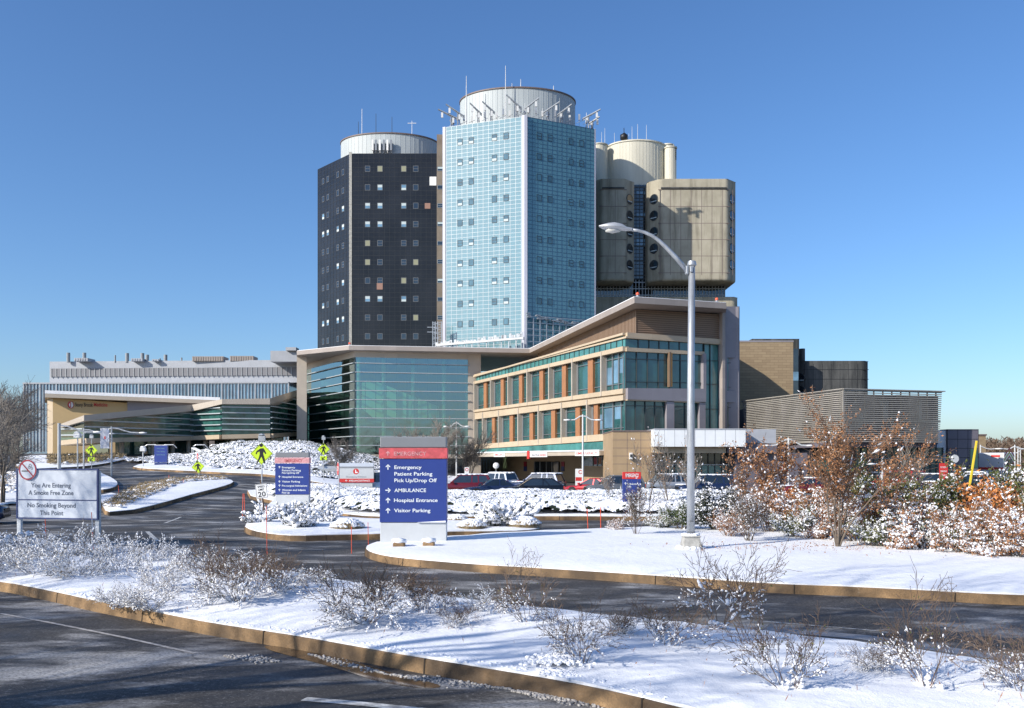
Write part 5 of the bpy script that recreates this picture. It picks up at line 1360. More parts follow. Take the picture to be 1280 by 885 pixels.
g = MB(); g.blob((0, -.05, Z(582, 95)), (.33, .1, .38), jit=0); g.tube([(0, -.04, Z(582, 95)), (0, .02, Z(582, 95))], [.33, .33], 18); g.build('mirror_disc', 'white', t, local=True, smooth=False)
t = thing('no_parking_sign', 'small white sign with a red ring at the foot of the bare tree', 'road sign', (X(583.5, 88), 88, 0))
MB().tube([(0, 0, 0), (0, 0, Z(584, 88))], .03, 6).build('post', 'steel', t, local=True)
MB().box(-.22, .22, -.03, -.01, Z(592, 88), Z(584, 88)).build('plate', 'white', t, local=True)
g = MB(); g.add([(r * math.cos(i * math.pi / 8), -.04, Z(587, 88) + r * math.sin(i * math.pi / 8)) for r in (.17, .11) for i in range(16)], [(i, (i + 1) % 16, 16 + (i + 1) % 16, 16 + i) for i in range(16)]); g.build('marking', 'red', t, local=True)
# yellow barrier arm
t = thing('barrier_arm', 'bright yellow barrier arm raised beside the grey end block', 'barrier', (X(1213, 58), 58, 0))
MB().box(-.2, .2, 0, .35, 0, 1.1).build('base', 'steel', t, local=True, bevel=.03)
MB().tube([(-.06, .1, .75), (X(1222, 58) - X(1213, 58), .1, Z(551, 58))], [.09, .08], 6).build('arm', 'yellow', t, local=True)
# orange snow stakes
stakes = [((117.5, 695), 640, 1), ((57.5, 668), 647, 0), ((303, 648), 617, 0), ((306.5, 646), 617, 0), ((334, 690), 632, 0), ((439.5, 688), 658, 0), ((460.5, 678), 653, 0), ((735, 658), 636, 0), ((751, 660), 634, 0), ((211, 603), 594, 0), ((149, 622), 607, 0), ((229, 607), 599, 0)]
for i, ((px, py), top, w) in enumerate(stakes):
    x, y = G(px, py, .1); h = Z(top, y) - hgt(x, y) - .1
    lb = ['tall orange and white snow stake in front of the smoke free sign', 'short orange stake under the smoke free sign', 'left one of two orange stakes on the road edge before the speed limit post', 'right one of two orange stakes on the road edge before the speed limit post',
          'thin orange stake at the tip of the speed limit sign island', 'thin orange stake left of the tall blue direction sign', 'thin orange stake just beside the left edge of the tall blue direction sign', 'thin orange stake at the kerb before the central snowy hedge',
          'thin orange stake at the kerb left of the narrow blue sign', 'tiny orange stake on the left island, nearest the navy sign', 'tiny orange stake at the tip of the left island', 'tiny orange stake in the middle of the left island'][i]
    t = thing('snow_stake', lb, 'stake', (x, y, hgt(x, y)), group='orange snow stakes'); t.rotation_euler = (rnd.uniform(-.04, .04), rnd.uniform(-.05, .02), 0)
    rr = .011 if y < 35 else .017
    MB().tube([(0, 0, 0), (0, 0, h * (1.0 if not w else .55) + .1)], rr, 6).build('rod', 'stake', t, local=True)
    if w:
        MB().tube([(0, 0, h * .55 + .1), (0, 0, h * .85 + .1)], rr * 1.05, 6).build('reflective_band', 'white', t, local=True)
        MB().tube([(0, 0, h * .85 + .1), (0, 0, h + .1)], rr, 6).build('rod_tip', 'stake', t, local=True)

# ================================================================ lamps
Yl = 26.0; xl0 = X(863.5, Yl)
t = thing('street_lamp', 'tall near street lamp with long curved arm on a stone pedestal in the snow', 'street lamp', (xl0, Yl, .2))
zz = lambda py: Z(py, Yl) - .2; xx = lambda px: (px - 863.5) * Yl / F
g = MB(); g.prism([(-.36, -.3), (.36, -.3), (.36, .3), (-.36, .3)], -.1, .09); g.build('footing', 'cast_stone', t, local=True, bevel=.02)
g = MB(); a, b = .285, .225
g.hexa([(-a, -a, .09), (a, -a, .09), (a, a, .09), (-a, a, .09), (-b, -b, zz(671)), (b, -b, zz(671)), (b, b, zz(671)), (-b, b, zz(671))])
g.box(-b - .03, b + .03, -b - .03, b + .03, zz(671), zz(669)); g.build('pedestal', 'cast_stone', t, local=True, bevel=.015)
g = MB()
for i in range(14): an = i * 2.4; g.blob((.33 * math.cos(an), .30 * math.sin(an), .12), (.13, .12, .06), jit=.2)
for i in range(12): an = i * 2.4; g.blob((.17 * math.cos(an), .17 * math.sin(an), zz(668.5)), (.11, .1, .06), jit=.2)
g.build('snow_clumps', 'twig_snow', t, local=True, smooth=True)
g = MB(); g.tube([(0, 0, zz(669)), (0, 0, zz(500)), (.03, 0, zz(332))], [.115, .108, .095], 20); g.build('pole', 'galv', t, local=True, smooth=True)
g = MB(); g.tube([(.03, 0, zz(333)), (.03, 0, zz(331.6)), (.03, 0, zz(330.2)), (.03, 0, zz(326.5)), (.03, 0, zz(325.5))], [.10, .135, .135, .11, .02], 20); g.build('pole_cap', 'galv', t, local=True)
g = MB(); g.box(-.16, -.07, -.08, .08, zz(343), zz(332.5)); g.box(-.05, .04, -.13, -.09, zz(341), zz(334)); g.build('bracket', 'galv', t, local=True, bevel=.02)
arm = [(-.10, zz(338.5)), (xx(845), zz(322)), (xx(832), zz(308.5)), (xx(824), zz(301)), (xx(815), zz(294.5)), (xx(806), zz(290.5)), (xx(797), zz(288)), (xx(787), zz(287))]
MB().tube([(a, 0, b) for a, b in arm], [.075, .068, .06, .055, .05, .047, .044, .042], 12).build('arm', 'galv', t, local=True, smooth=True)
g = MB(); sec = [(790, 287, .07, .05), (783, 286.5, .10, .07), (777, 284.5, .17, .11), (768, 284, .21, .14), (760, 284, .19, .12), (753, 283.5, .12, .07), (748.5, 282.6, .03, .02)]
n = 14; rings = []
for px, py, wy, hz in sec:
    for i in range(n):
        an = 2 * math.pi * i / n; rings.append((xx(px), wy * math.cos(an), zz(py) + hz * math.sin(an) * (1 if math.sin(an) > 0 else .75)))
g.add(rings, [(k * n + i, k * n + (i + 1) % n, (k + 1) * n + (i + 1) % n, (k + 1) * n + i) for k in range(len(sec) - 1) for i in range(n)])
hd = g.build('lamp_head', mat('lamp_metal', (.50, .51, .52), .4, metal=.4), t, local=True, smooth=True)
g = MB(); g.blob((xx(766), 0, zz(288)), (.26, .15, .09), jit=0); g.build('lens', mat('lamp_lens', (.55, .55, .52), .2), t, local=True, smooth=True)
g = MB(); g.box(-.06, .06, -.122, -.10, zz(664), zz(652)); g.build('hand_hole_cover', 'steel', t, local=True)
def lamp(px, top, Yq, arms, label, base_off=0.0, r=.085, m='pole_white', curve=False, group='distant lamp posts'):
    x = X(px, Yq); h0 = hgt(x, Yq) + base_off; zt = Z(top, Yq) - h0; k = Yq / F
    t = thing('street_lamp', label, 'street lamp', (x, Yq, h0), group=group)
    MB().tube([(0, 0, -.1), (0, 0, zt)], [r, r * .8], 8).build('pole', m, t, local=True)
    for dx, dz in arms:
        g = MB(); X_ = dx * k; Zz = dz * k
        pts = [(0, 0, zt - .15), (X_ * .25, 0, zt + Zz * .35), (X_ * .5, 0, zt + Zz * .7), (X_ * .72, 0, zt + Zz * .95), (X_, 0, zt + Zz)]
        if curve: pts = [(0, 0, zt - .15), (X_ * .15, 0, zt + Zz * .55), (X_ * .4, 0, zt + Zz * .95), (X_ * .7, 0, zt + Zz * 1.1), (X_, 0, zt + Zz)]
        g.tube(pts, .06, 6); g.build('arm', m, t, local=True)
        g = MB(); s = 1 if dx > 0 else -1; g.blob((X_ + s * .35, 0, zt + Zz), (.42, .16, .09), jit=0); g.build('lamp_head', 'white', t, local=True, smooth=True)
    return t
lamp(570.5, 527, 105, [(-9, -6), (10, -6)], 'twin arm lamp post in front of the atrium, left of the pavilion windows') 
lamp(728.5, 518, 78, [(-14, -7), (15, -7)], 'twin arm lamp post before the pavilion, beside the white notice board')
lamp(852.7, 555, 90, [(-12, -9), (9, -7)], 'twin arm lamp post just left of the tall near street lamp')
lamp(985.6, 547, 75, [(-22, -10), (22, -10)], 'twin arm lamp post carrying the no entry sign, before the slatted screen')
lamp(1225.6, 556, 100, [(18, -5)], 'slim lamp post beside the yellow barrier arm, arm bending right', curve=True)
lamp(1236.5, 566, 120, [(-8, -9)], 'slim lamp post behind the ambulance, hooked arm', curve=True)
lamp(1268.5, 556, 95, [(-14, -5), (12, -5)], 'twin arm lamp post near the right edge, tallest of the far group', curve=True)
lamp(1272.5, 558, 110, [(11, -3)], 'lamp post close behind the tallest post at the right edge', curve=True)
lamp(1275.5, 562, 125, [(-10, -4)], 'farthest thin lamp post at the right edge', curve=True)
lamp(1103, 575, 66, [(-8, -5)], 'short pale lamp post beside the red van', curve=True)
lamp(74, 529, 66, [(42, -11)], 'grey lamp post left of the lobby, thickest of the three left lamp posts', m='galv', r=.14)
lamp(104.7, 535, 84, [(30, -7)], 'thin lamp post directly left of the yellow arrow plate sign', m='galv')
bt = lamp(139.5, 533, 76, [(34, -8)], 'lamp post carrying a pale vertical banner', m='galv', base_off=.2)
Yq = 76; x = X(139.5, Yq); h0 = hgt(x, Yq) + .2
t = thing('banner', 'pale grey vertical banner with small red mark hanging from a lamp post', 'banner', (x, Yq, h0))
k = Yq / F
MB().box(-14 * k, -2.8 * k, -.02, .02, Z(560, Yq) - h0, Z(536, Yq) - h0).build('cloth', mat('banner_cloth', (.42, .44, .50), .8, var=.35, sc=1.5), t, local=True)
g = MB(); g.box(-9.2 * k, -7.4 * k, -.03, -.022, Z(549, Yq) - h0, Z(545.5, Yq) - h0); g.build('mark', 'red', t, local=True)
g = MB()
for py in (535.8, 560.2): g.tube([(-14.4 * k, 0, Z(py, Yq) - h0), (-.5 * k, 0, Z(py, Yq) - h0)], .03, 5)
g.build('bracket', 'galv', t, local=True)
for px, py, Yq, lb in ((178.8, 564, 90, 'short post with white box head left of the navy sign'), (97, 547, 74, 'camera post with small head between two lamp posts')):
    x = X(px, Yq); h0 = hgt(x, Yq); t = thing('equipment_post', lb, 'post', (x, Yq, h0)); zt = Z(py, Yq) - h0
    MB().tube([(0, 0, 0), (0, 0, zt)], .06, 6).build('post', 'galv', t, local=True)
    g = MB(); g.box(-.25, .25, -.2, .2, zt, zt + .35); g.blob((0, 0, zt + .4), (.3, .25, .14)); g.build('head', 'pole_white', t, local=True)
# guard rail right
t = thing('guard_rail', 'low dark guard rail beyond the bushes in front of the right hand cars', 'railing', (20, 57, 0)); g = MB()
for z in (.35, .6): g.box(-2, 21, -.03, .03, z, z + .12)
g.build('rail', 'steel', t, local=True); g = MB()
for i in range(12): g.box(-2 + i * 2.05, -1.9 + i * 2.05, .03, .13, 0, .75)
g.build('rail_posts', 'rust', t, local=True)
# slanting stair on the bank
t = thing('stair_rail', 'white slanting handrail down the snowy bank before the lobby', 'handrail', (X(262, 112), 112, hgt(-38, 112)))
g = MB(); a = Vector((X(240, 114), 114, Z(560, 114))); b = Vector((X(282, 106), 106, Z(579, 106)))
for o in (0, .9): g.tube([a + Vector((0, o, 0)), b + Vector((0, o, 0))], .11, 5)
for k in range(7): q = a.lerp(b, k / 6); g.tube([q, q + Vector((0, 0, -1.3))], .05, 4)
g.build('rail', 'pole_white', t)
g = MB()
for px0 in (181, 203, 242, 262):
    pts = [(X(px0 + a_, 118), 118, Z(b_, 118)) for a_, b_ in ((0, 566), (0, 558), (3, 556), (14, 556), (18, 560))]; g.tube(pts, .07, 5)
t = thing('cycle_rack', 'row of low curved rails standing before the dark lobby entrance', 'cycle rack', (X(220, 118), 118, 3.5)); g.build('rail', 'galv', t)
# ================================================================ vehicles
def car(style, paint, loc, rz, label, snow=0, nm='parked_car', cat='car'):
    t = thing(nm, label, cat, (loc[0], loc[1], hgt(*loc)), rz, group='cars parked in front of the hospital')
    L, W_, H = {'suv': (4.7, 1.88, 1.72), 'sedan': (4.7, 1.82, 1.44), 'wagon': (4.7, 1.85, 1.55), 'van': (5.0, 1.95, 1.95), 'pickup': (5.5, 1.95, 1.85)}[style]
    w = W_ / 2; a = L / 2
    hood = {'suv': .98, 'sedan': .84, 'wagon': .90, 'van': 1.05, 'pickup': 1.08}[style]; belt = hood + .08
    cow = -a + {'suv': 1.25, 'sedan': 1.30, 'wagon': 1.30, 'van': .95, 'pickup': 1.4}[style]
    gb = {'suv': (cow, a - .12), 'sedan': (cow, a - .75), 'wagon': (cow, a - .1), 'van': (cow, a - .1), 'pickup': (cow, a - 2.0)}[style]
    gt = {'suv': (cow + .75, a - .42), 'sedan': (cow + .95, a - 1.55), 'wagon': (cow + .85, a - .85), 'van': (cow + .8, a - .25), 'pickup': (cow + .65, a - 2.2)}[style]
    st = [(-a, .38, hood - .28, .80), (-a + .10, .24, hood - .14, .92), (-a + .5, .22, hood - .04, .98), (cow - .1, .2, hood, 1), (cow + .15, .2, belt, 1), (0, .2, belt + .01, 1), (gb[1] - .1, .2, belt + .03, 1), (a - .12, .25, belt - .0 if style != 'sedan' else belt - .03, .95), (a, .40, belt - .18, .84)]
    rings = []; n = 10
    for x, zb, zt, k in st:
        q = w * k; rings += [(x, -q * .88, zb), (x, -q * .97, zb + .12), (x, -q, (zb + zt) / 2 + .05), (x, -q * .97, zt - .1), (x, -q * .86, zt), (x, q * .86, zt), (x, q * .97, zt - .1), (x, q, (zb + zt) / 2 + .05), (x, q * .97, zb + .12), (x, q * .88, zb)]
    g = MB(); m_ = len(st)
    g.add(rings, [(k * n + i, k * n + (i + 1) % n, (k + 1) * n + (i + 1) % n, (k + 1) * n + i) for k in range(m_ - 1) for i in range(n)] + [tuple(range(n))[::-1], tuple((m_ - 1) * n + i for i in range(n))])
    gbody = g
    y0, y1 = w * .86, w * .70
    def cab(x0, x1, z, y): return [(x0, -y, z), (x1, -y, z), (x1, y, z), (x0, y, z)]
    g = MB(); g.hexa(cab(gb[0] + .02, gb[1] - .02, belt - .02, y0) + cab(gt[0], gt[1], H - .06, y1)); g.build('window', 'dark_glass', t, local=True)
    g = MB(); 
    g.hexa(cab(gt[0] - .08, gt[1] + .08, H - .09, y1 + .03) + cab(gt[0] + .12, gt[1] - .1, H, y1 - .08)); g.build('roof', paint, t, local=True, bevel=.03)
    g = gbody
    for s in (-1, 1):
        def pil(xb, xt, wd=.05):
            g.hexa([(xb - wd, s * (y0 + .012), belt - .02), (xb + wd, s * (y0 + .012), belt - .02), (xb + wd, s * (y0 - .05), belt - .02), (xb - wd, s * (y0 - .05), belt - .02),
                    (xt - wd, s * (y1 + .02), H - .06), (xt + wd, s * (y1 + .02), H - .06), (xt + wd, s * (y1 - .05), H - .06), (xt - wd, s * (y1 - .05), H - .06)])
        pil(gb[0] + .02, gt[0] + .02); pil(gb[1] - .05, gt[1] - .05, .09)
        xm_ = (gb[0] + gb[1]) / 2 + .1; pil(xm_, xm_ + .03)
        if style in ('suv', 'van', 'wagon'): pil(gb[1] - 1.0, gt[1] - .75, .06)
    ob_ = g.build('body', paint, t, local=True, smooth=True); ob_.data.polygons.foreach_set('use_smooth', [k_ < (m_ - 1) * n for k_ in range(len(ob_.data.polygons))])
    for sx in (-a + .85, a - .95):
        for s in (-1, 1):
            g = MB(); R_ = .34 if style != 'pickup' else .39
            arch = MB(); arch.tube([(sx, s * (w * .9), R_), (sx, s * (w + .004), R_)], [R_ + .07] * 2, 18)
            g.tube([(sx, s * (w - .2), R_), (sx, s * (w + .012), R_)], [R_, R_], 18); wh = g.build('wheel', 'ink', t, local=True)
            g = MB(); g.tube([(sx, s * (w - .02), R_), (sx, s * (w + .022), R_)], [R_ * .62, R_ * .55], 12); o = g.build('rim', 'steel', wh, local=True)
            arch.build('wheel_arch', 'dark', t, local=True)
    for s in (-1, 1):
        g = MB(); g.blob((-a + .16, s * w * .70, hood - .24), (.12, .22, .09), jit=0); g.build('headlight', 'blind', t, local=True, smooth=True)
        g = MB(); g.box(a - .10, a - .01, s * w * .80 - .12, s * w * .80 + .12, belt - .35, belt - .05); g.build('taillight', 'red', t, local=True, bevel=.02)
        g = MB(); g.box(cow + .15, cow + .33, s * (w + .02), s * (w + .20), belt, belt + .15); g.build('mirror', paint, t, local=True, bevel=.03)
    g = MB(); g.box(-a - .012, -a + .05, -w * .45, w * .45, hood - .38, hood - .2); g.box(-a - .01, -a + .06, -w * .7, w * .7, .3, .42); g.build('grille', 'ink', t, local=True)
    g = MB(); g.box(a - .02, a + .012, -.26, .26, .68, .82); g.build('number_plate', 'white', t, local=True)
    if style == 'pickup':
        g = MB(); g.box(gb[1] + .1, a - .1, -w * .78, w * .78, belt - .02, belt + .035); g.build('bed', 'twig_snow', t, local=True)
    if snow:
        g = MB(); rg = random.Random(int(snow * 10))
        for _ in range(60): g.blob((rg.uniform(gt[0], gt[1]), rg.uniform(-y1 * .85, y1 * .85), H + .01), (.28, .2, .06), rg=rg, jit=.25)
        if snow > 1:
            for _ in range(50): g.blob((rg.uniform(-a + .2, cow - .1), rg.uniform(-w * .7, w * .7), hood - .02), (.22, .18, .05), rg=rg, jit=.25)
        g.build('snow_clumps', 'twig_snow', t, local=True, smooth=True)
    return t
def paint(name, col, r=.25, metal=.3): 
    if name not in M: M[name] = mat(name, col, r, metal=metal, coat=.7)
    return name
for n_, c_ in (('paint_maroon', (.16, .012, .02)), ('paint_red', (.45, .02, .025)), ('paint_black', (.012, .014, .02)), ('paint_navy', (.02, .035, .09)), ('paint_grey', (.16, .17, .18)), ('paint_silver', (.45, .47, .49)), ('paint_white', (.78, .79, .80))): paint(n_, c_)
P0 = lambda px, Y: (X(px, Y), Y)
car('suv', 'paint_maroon', P0(580, 72), .0, 'dark red car with snow on its roof, right beside the tall blue direction sign', 1)
car('sedan', 'paint_navy', P0(616, 68.5), .25, 'dark blue sedan between the dark red car and the black hatchback', 0)
car('suv', 'paint_white', P0(619, 83), -.75, 'white car with dark rear window behind the dark blue sedan', 1.1)
car('wagon', 'paint_black', P0(666, 66.5), .05, 'black hatchback with pale windscreen, nearest the snowy hedge', 0)
car('suv', 'paint_navy', P0(673, 78), -.5, 'dark blue car with snow covered roof before the entrance doors', 1.2)
car('sedan', 'paint_red', P0(742, 71.5), -.6, 'bright red car just right of the slim lamp pole', 0)
car('suv', 'paint_grey', P0(768, 69), .15, 'grey car half hidden by twigs left of the narrow blue sign', 0)
car('suv', 'paint_silver', P0(830, 74), .3, 'silver car under heavy snow right of the narrow blue sign', 2)
car('suv', 'paint_navy', P0(882, 70), .1, 'dark blue car with snowy roof directly behind the tall lamp pole', 1.3)
car('van', 'paint_white', P0(478, 68), .1, 'white van with dark side windows left of the tall blue direction sign', 1.4)
car('sedan', 'paint_silver', P0(415, 88), .1, 'small silver car half hidden behind the stop sign', 2)
car('van', 'paint_red', P0(1123, 80), -1.2, 'red van with two dark rear windows', 0)
car('suv', 'paint_silver', P0(1096, 84), .4, 'silver car parked left of the red van', 1.5)
car('suv', 'paint_black', P0(1160, 75), -.2, 'black car with snow streaked windscreen right of the red van', 1.2)
car('suv', 'paint_black', P0(1196, 71), .15, 'black car with red tail lamps behind the disc shaped sign', 1.3)
car('pickup', 'paint_white', P0(1221, 77), .0, 'white truck under the ambulance body, beside the yellow arm', 1.4)
car('suv', 'paint_white', P0(1287, 72), 0, 'white car cut by the right edge beyond the orange bush', 1.2)
car('sedan', 'paint_maroon', P0(1010, 72), .05, 'dark red car low behind the brown leaved tree', 1.5)
car('sedan', 'paint_red', P0(1166, 59), .1, 'red car glimpsed low through the bushes in front of the guard rail', 1.5)
car('wagon', 'paint_navy', (-25.3, 39.5), -2.85, 'dark car at the left edge beside the smoke free sign', 1.5)
# ambulance
Ya = 92; t = thing('ambulance', 'white box ambulance with red chevrons on its rear doors', 'ambulance', (X(1238, Ya), Ya, 0), -.95, group='cars parked in front of the hospital')
MB().box(-2.2, 1.9, -1.1, 1.1, .9, 3.65).build('box_body', 'paint_white', t, local=True, bevel=.06)
g = MB(); g.hexa([(-3.9, -.95, .5), (-2.2, -.95, .5), (-2.2, .95, .5), (-3.9, .95, .5), (-3.6, -.95, 1.35), (-2.2, -.95, 2.2), (-2.2, .95, 2.2), (-3.6, .95, 1.35)]); g.build('cab', 'paint_white', t, local=True, bevel=.05)
g = MB(); g.box(-3.0, -2.3, -.97, .97, 1.5, 2.0); g.build('window', 'dark_glass', t, local=True)
g = MB(); g.box(-2.21, 1.8, -1.115, -1.10, 1.9, 2.15, 0); g.box(-1.9, -.9, -1.115, -1.10, 3.15, 3.4, 1); g.box(.6, 1.5, -1.115, -1.10, 3.2, 3.4, 0); g.build('side_stripe', ['red', 'ink'], t, local=True)
g = MB()
for k in range(7):
    for s in (-1, 1):
        z = 1.0 + k * .42; y0_, y1_ = 0, s * 1.08
        g.add([(1.905, y0_, z + .5), (1.905, y1_, z - .35), (1.905, y1_, z - .14), (1.905, y0_, z + .71)], [(0, 1, 2, 3) if s > 0 else (3, 2, 1, 0)], k % 2)
g.build('chevrons', ['red', 'yellow'], t, local=True)
g = MB(); g.box(1.90, 1.93, -.6, -.1, 2.3, 3.0); g.box(1.90, 1.93, .1, .6, 2.3, 3.0); g.build('rear_window', 'dark_glass', t, local=True)
for sx in (-3.0, 1.0):
    for s in (-1, 1): g = MB(); g.tube([(sx, s * .75, .42), (sx, s * 1.05, .42)], [.42, .42], 16); g.build('wheel', 'ink', t, local=True)

# ================================================================ plants
def grow(rg, p, d, L, r, lvl, maxl, segs, kids, up, wig, spread, shr=.62):
    n = 4 if lvl == 0 else 3
    for i in range(n):
        d = (d + Vector((rg.uniform(-wig, wig), rg.uniform(-wig, wig), rg.uniform(-wig, wig) * .6 + up))).normalized()
        q = p + d * (L / n); r2 = r * (.82 if i < n - 1 else .7)
        segs.append((p, q, r, r2, lvl)); p = q; r = r2
        if lvl < maxl and (i > 0 or lvl > 0):
            for _ in range(kids[lvl] if isinstance(kids, (list, tuple)) else kids):
                o = d.orthogonal().normalized(); o.rotate(Matrix.Rotation(rg.uniform(0, 6.283), 3, d))
                grow(rg, p, (d + o * spread * rg.uniform(.6, 1.3)).normalized(), L * shr * rg.uniform(.7, 1.15), r * .62, lvl + 1, maxl, segs, kids, up, wig, spread, shr)
def tubes(segs, n_hi=5, rmin=.0025):
    g = MB()
    for a, b, r0, r1, lv in segs: g.tube([a, b], [max(r0, rmin), max(r1, rmin)], n_hi if lv == 0 else 3, cap=False)
    return g
def snow_on(rg, segs, prob, thick, hi=True, rad=None, zmax=None, base=0):
    g = MB()
    for a, b, r0, r1, lv in segs:
        d = b - a; hor = math.hypot(d.x, d.y) / max(d.length, 1e-6)
        pr = prob * (.25 + .9 * hor)
        if zmax: pr *= 1.25 - a.z / zmax
        if rg.random() < pr:
            c = a.lerp(b, rg.uniform(.3, .7)) + Vector((0, 0, r0 + thick * .4))
            k = thick * rg.choice((.6, .8, 1, 1.3, 1.9)) * (1 if lv > 0 else 1.3)
            for e in range(2 if hi and lv < 2 else 1): g.blob(c + d * rg.uniform(-.2, .2), (min(d.length * rg.uniform(.25, .75), k * 7), k * rg.uniform(.8, 1.3), k * .8), rg=rg, jit=.45, hi=hi, axis=d)
    for _ in range(base):
        an = rg.uniform(0, 6.283); o = rg.random() * .22; k = rg.uniform(.02, .05)
        g.blob((math.cos(an) * o, math.sin(an) * o, rg.uniform(0, .16)), (k * 1.4, k, k * .75), rg=rg, jit=.4, rz=an)
    return g
def leaves_on(rg, segs, n, size, minlvl, droop=.3, spread=.03, m=1):
    g = MB(); ss = [s for s in segs if s[4] >= minlvl]
    for _ in range(n):
        a, b, *_r = rg.choice(ss); c = a.lerp(b, rg.random()) + Vector((rg.gauss(0, spread), rg.gauss(0, spread), rg.gauss(0, spread)))
        d = Vector((rg.uniform(-1, 1), rg.uniform(-1, 1), rg.uniform(-1, 1) - droop)); l = size * rg.uniform(.6, 1.3)
        g.leaf(c, d, Vector((rg.uniform(-1, 1), rg.uniform(-1, 1), rg.uniform(-1, 1))), l, l * .28)
    return g
def snow_flakes(rg, segs, prob, thick, n):
    g = snow_on(rg, segs, prob * .45, min(thick, .032), False); ss = [s for s in segs if s[4] >= 1]
    if not ss: return g
    for _ in range(n // 5):
        a, b, *_r = rg.choice(ss); c0 = a.lerp(b, rg.random()) + Vector((rg.gauss(0, .04), rg.gauss(0, .04), .02))
        for _k in range(5):
            c = c0 + Vector((rg.gauss(0, .05), rg.gauss(0, .05), rg.gauss(0, .018))); an = rg.uniform(0, 6.28); l = rg.uniform(.03, .085)
            g.leaf(c, Vector((math.cos(an), math.sin(an), rg.gauss(-.15, .35))), Vector((math.sin(an), -math.cos(an), rg.gauss(0, .3))), l, l * rg.uniform(.3, .5))
    return g
def plant(name, label, cat, parts, group, loc):
    t = thing(name, label, cat, (0, 0, 0), group=group)
    for nm, g, mt, smth in parts:
        if g.f: g.build(nm, mt, t, local=True, smooth=smth)
    t.location = loc
    return t
PROTO = {}
def rose(seed, dense=False):
    rg = random.Random(seed); segs = []
    for k in range(22 if dense else 11):
        an = rg.uniform(0, 6.283); tl = rg.uniform(.25, 1.25)
        d = Vector((math.cos(an) * tl, math.sin(an) * tl, 1)).normalized()
        grow(rg, Vector((math.cos(an) * .06, math.sin(an) * .06, -.02)), d, rg.uniform(.42, .85), .0075, 0, 3, segs, [1, 2, 1], .03, .24, .75, .6)
    hips = MB()
    for s in segs:
        if s[4] >= 2 and rg.random() < .14: hips.blob(s[1], rg.uniform(.006, .012), rg=rg, hi=False)
    br = tubes(segs, 5, .0032); br.add(hips.v, hips.f)
    return [('branches', br, 'twig', False), ('snow_clumps', snow_on(rg, segs, .7 if dense else .42, .0115, True, zmax=.55, base=26 if dense else 16), 'twig_snow', True),
            ('leaves', leaves_on(rg, segs, 90, .035, 1), 'green_leaf', False)]
def snowy_low(seed):
    rg = random.Random(seed); segs = []
    for k in range(26):
        an = rg.uniform(0, 6.283); tl = rg.uniform(.5, 2.2); o = rg.uniform(0, .35)
        d = Vector((math.cos(an) * tl, math.sin(an) * tl, 1)).normalized()
        grow(rg, Vector((math.cos(an) * o, math.sin(an) * o, 0)), d, rg.uniform(.4, .75), .006, 0, 3, segs, [1, 1, 1], .02, .22, .7, .6)
    return [('branches', tubes(segs, 4, .004), 'grey_twig', False), ('snow_clumps', snow_on(rg, segs, .62, .018, False), 'twig_snow', True), ('leaves', leaves_on(rg, segs, 260, .04, 1), 'dry_grass', False)]
def leafy(seed, H=1.6, Wd=1.0, leafm='brown_leaf', nleaf=3200, size=.085, snow=.5, maxl=2, stems=12, upright=.8, sth=.035):
    rg = random.Random(seed); segs = []
    for k in range(stems):
        an = rg.uniform(0, 6.283); tl = rg.uniform(.1, Wd / H * 1.3)
        d = Vector((math.cos(an) * tl, math.sin(an) * tl, upright)).normalized()
        grow(rg, Vector((math.cos(an) * .1, math.sin(an) * .1, -.05)), d, H * rg.uniform(.45, .75), .02, 0, maxl, segs, [1, 2, 2], .06, .2, .65, .62)
    return [('branches', tubes(segs, 5, .006), 'bark', False), ('snow_clumps', snow_flakes(rg, segs, snow, sth, int(nleaf * snow * 1.2)), 'twig_snow', False), ('leaves', leaves_on(rg, segs, nleaf, size, 1, spread=.06), leafm, False)]
def bare_tree(seed, H=6.0, r=.11, maxl=4, stems=1, kids=(2, 2, 2, 2), spread=.62, wig=.14, shr=.66, snow=0, leaf=0, mt='grey_twig', rmin=.008, first=.42):
    rg = random.Random(seed); segs = []
    for k in range(stems):
        an = rg.uniform(0, 6.283); tl = .0 if stems == 1 else rg.uniform(.15, .5)
        grow(rg, Vector((0, 0, -.1)), Vector((math.cos(an) * tl, math.sin(an) * tl, 1)).normalized(), H * first, r, 0, maxl, segs, list(kids), .05, wig, spread, shr)
    trunk = [s for s in segs if s[4] == 0]; cr = [s for s in segs if s[4] > 0]
    out = [('trunk', tubes(trunk, 8, rmin), 'bark', True), ('crown', tubes(cr, 3, rmin), mt, False)]
    if snow: out.append(('snow_clumps', snow_on(rg, cr, snow, .03, False), 'twig_snow', True))
    if leaf: out.append(('leaves', leaves_on(rg, cr, leaf, .095, 2, spread=.06), 'brown_leaf', False))
    return out
def grass_clump(seed, n=1600, H=.42):
    rg = random.Random(seed); g = MB()
    for _ in range(n):
        an = rg.uniform(0, 6.283); o = rg.random() * .3; out = rg.uniform(.35, .62); h = H * rg.uniform(.6, .95)
        a = Vector((math.cos(an) * o, math.sin(an) * o, 0)); b = a * .5 + Vector((math.cos(an) * out * .72, math.sin(an) * out * .72, h * (1 - out * .6))); c = a * .3 + Vector((math.cos(an) * out, math.sin(an) * out, .02))
        w = Vector((-math.sin(an), math.cos(an), 0)) * .006; g.add([a - w, a + w, b + w, b - w, c], [(0, 1, 2, 3), (3, 2, 4)])
    s = MB()
    for _ in range(300):
        an = rg.uniform(0, 6.283); o = math.sqrt(rg.random()) * .52; s.blob((math.cos(an) * o, math.sin(an) * o, H * (.90 - o * o * 1.9)), (.09, .065, .045), rg=rg, jit=.35, rz=an)
    return [('blades', g, 'dry_grass', False), ('snow_clumps', s, 'twig_snow', True)]
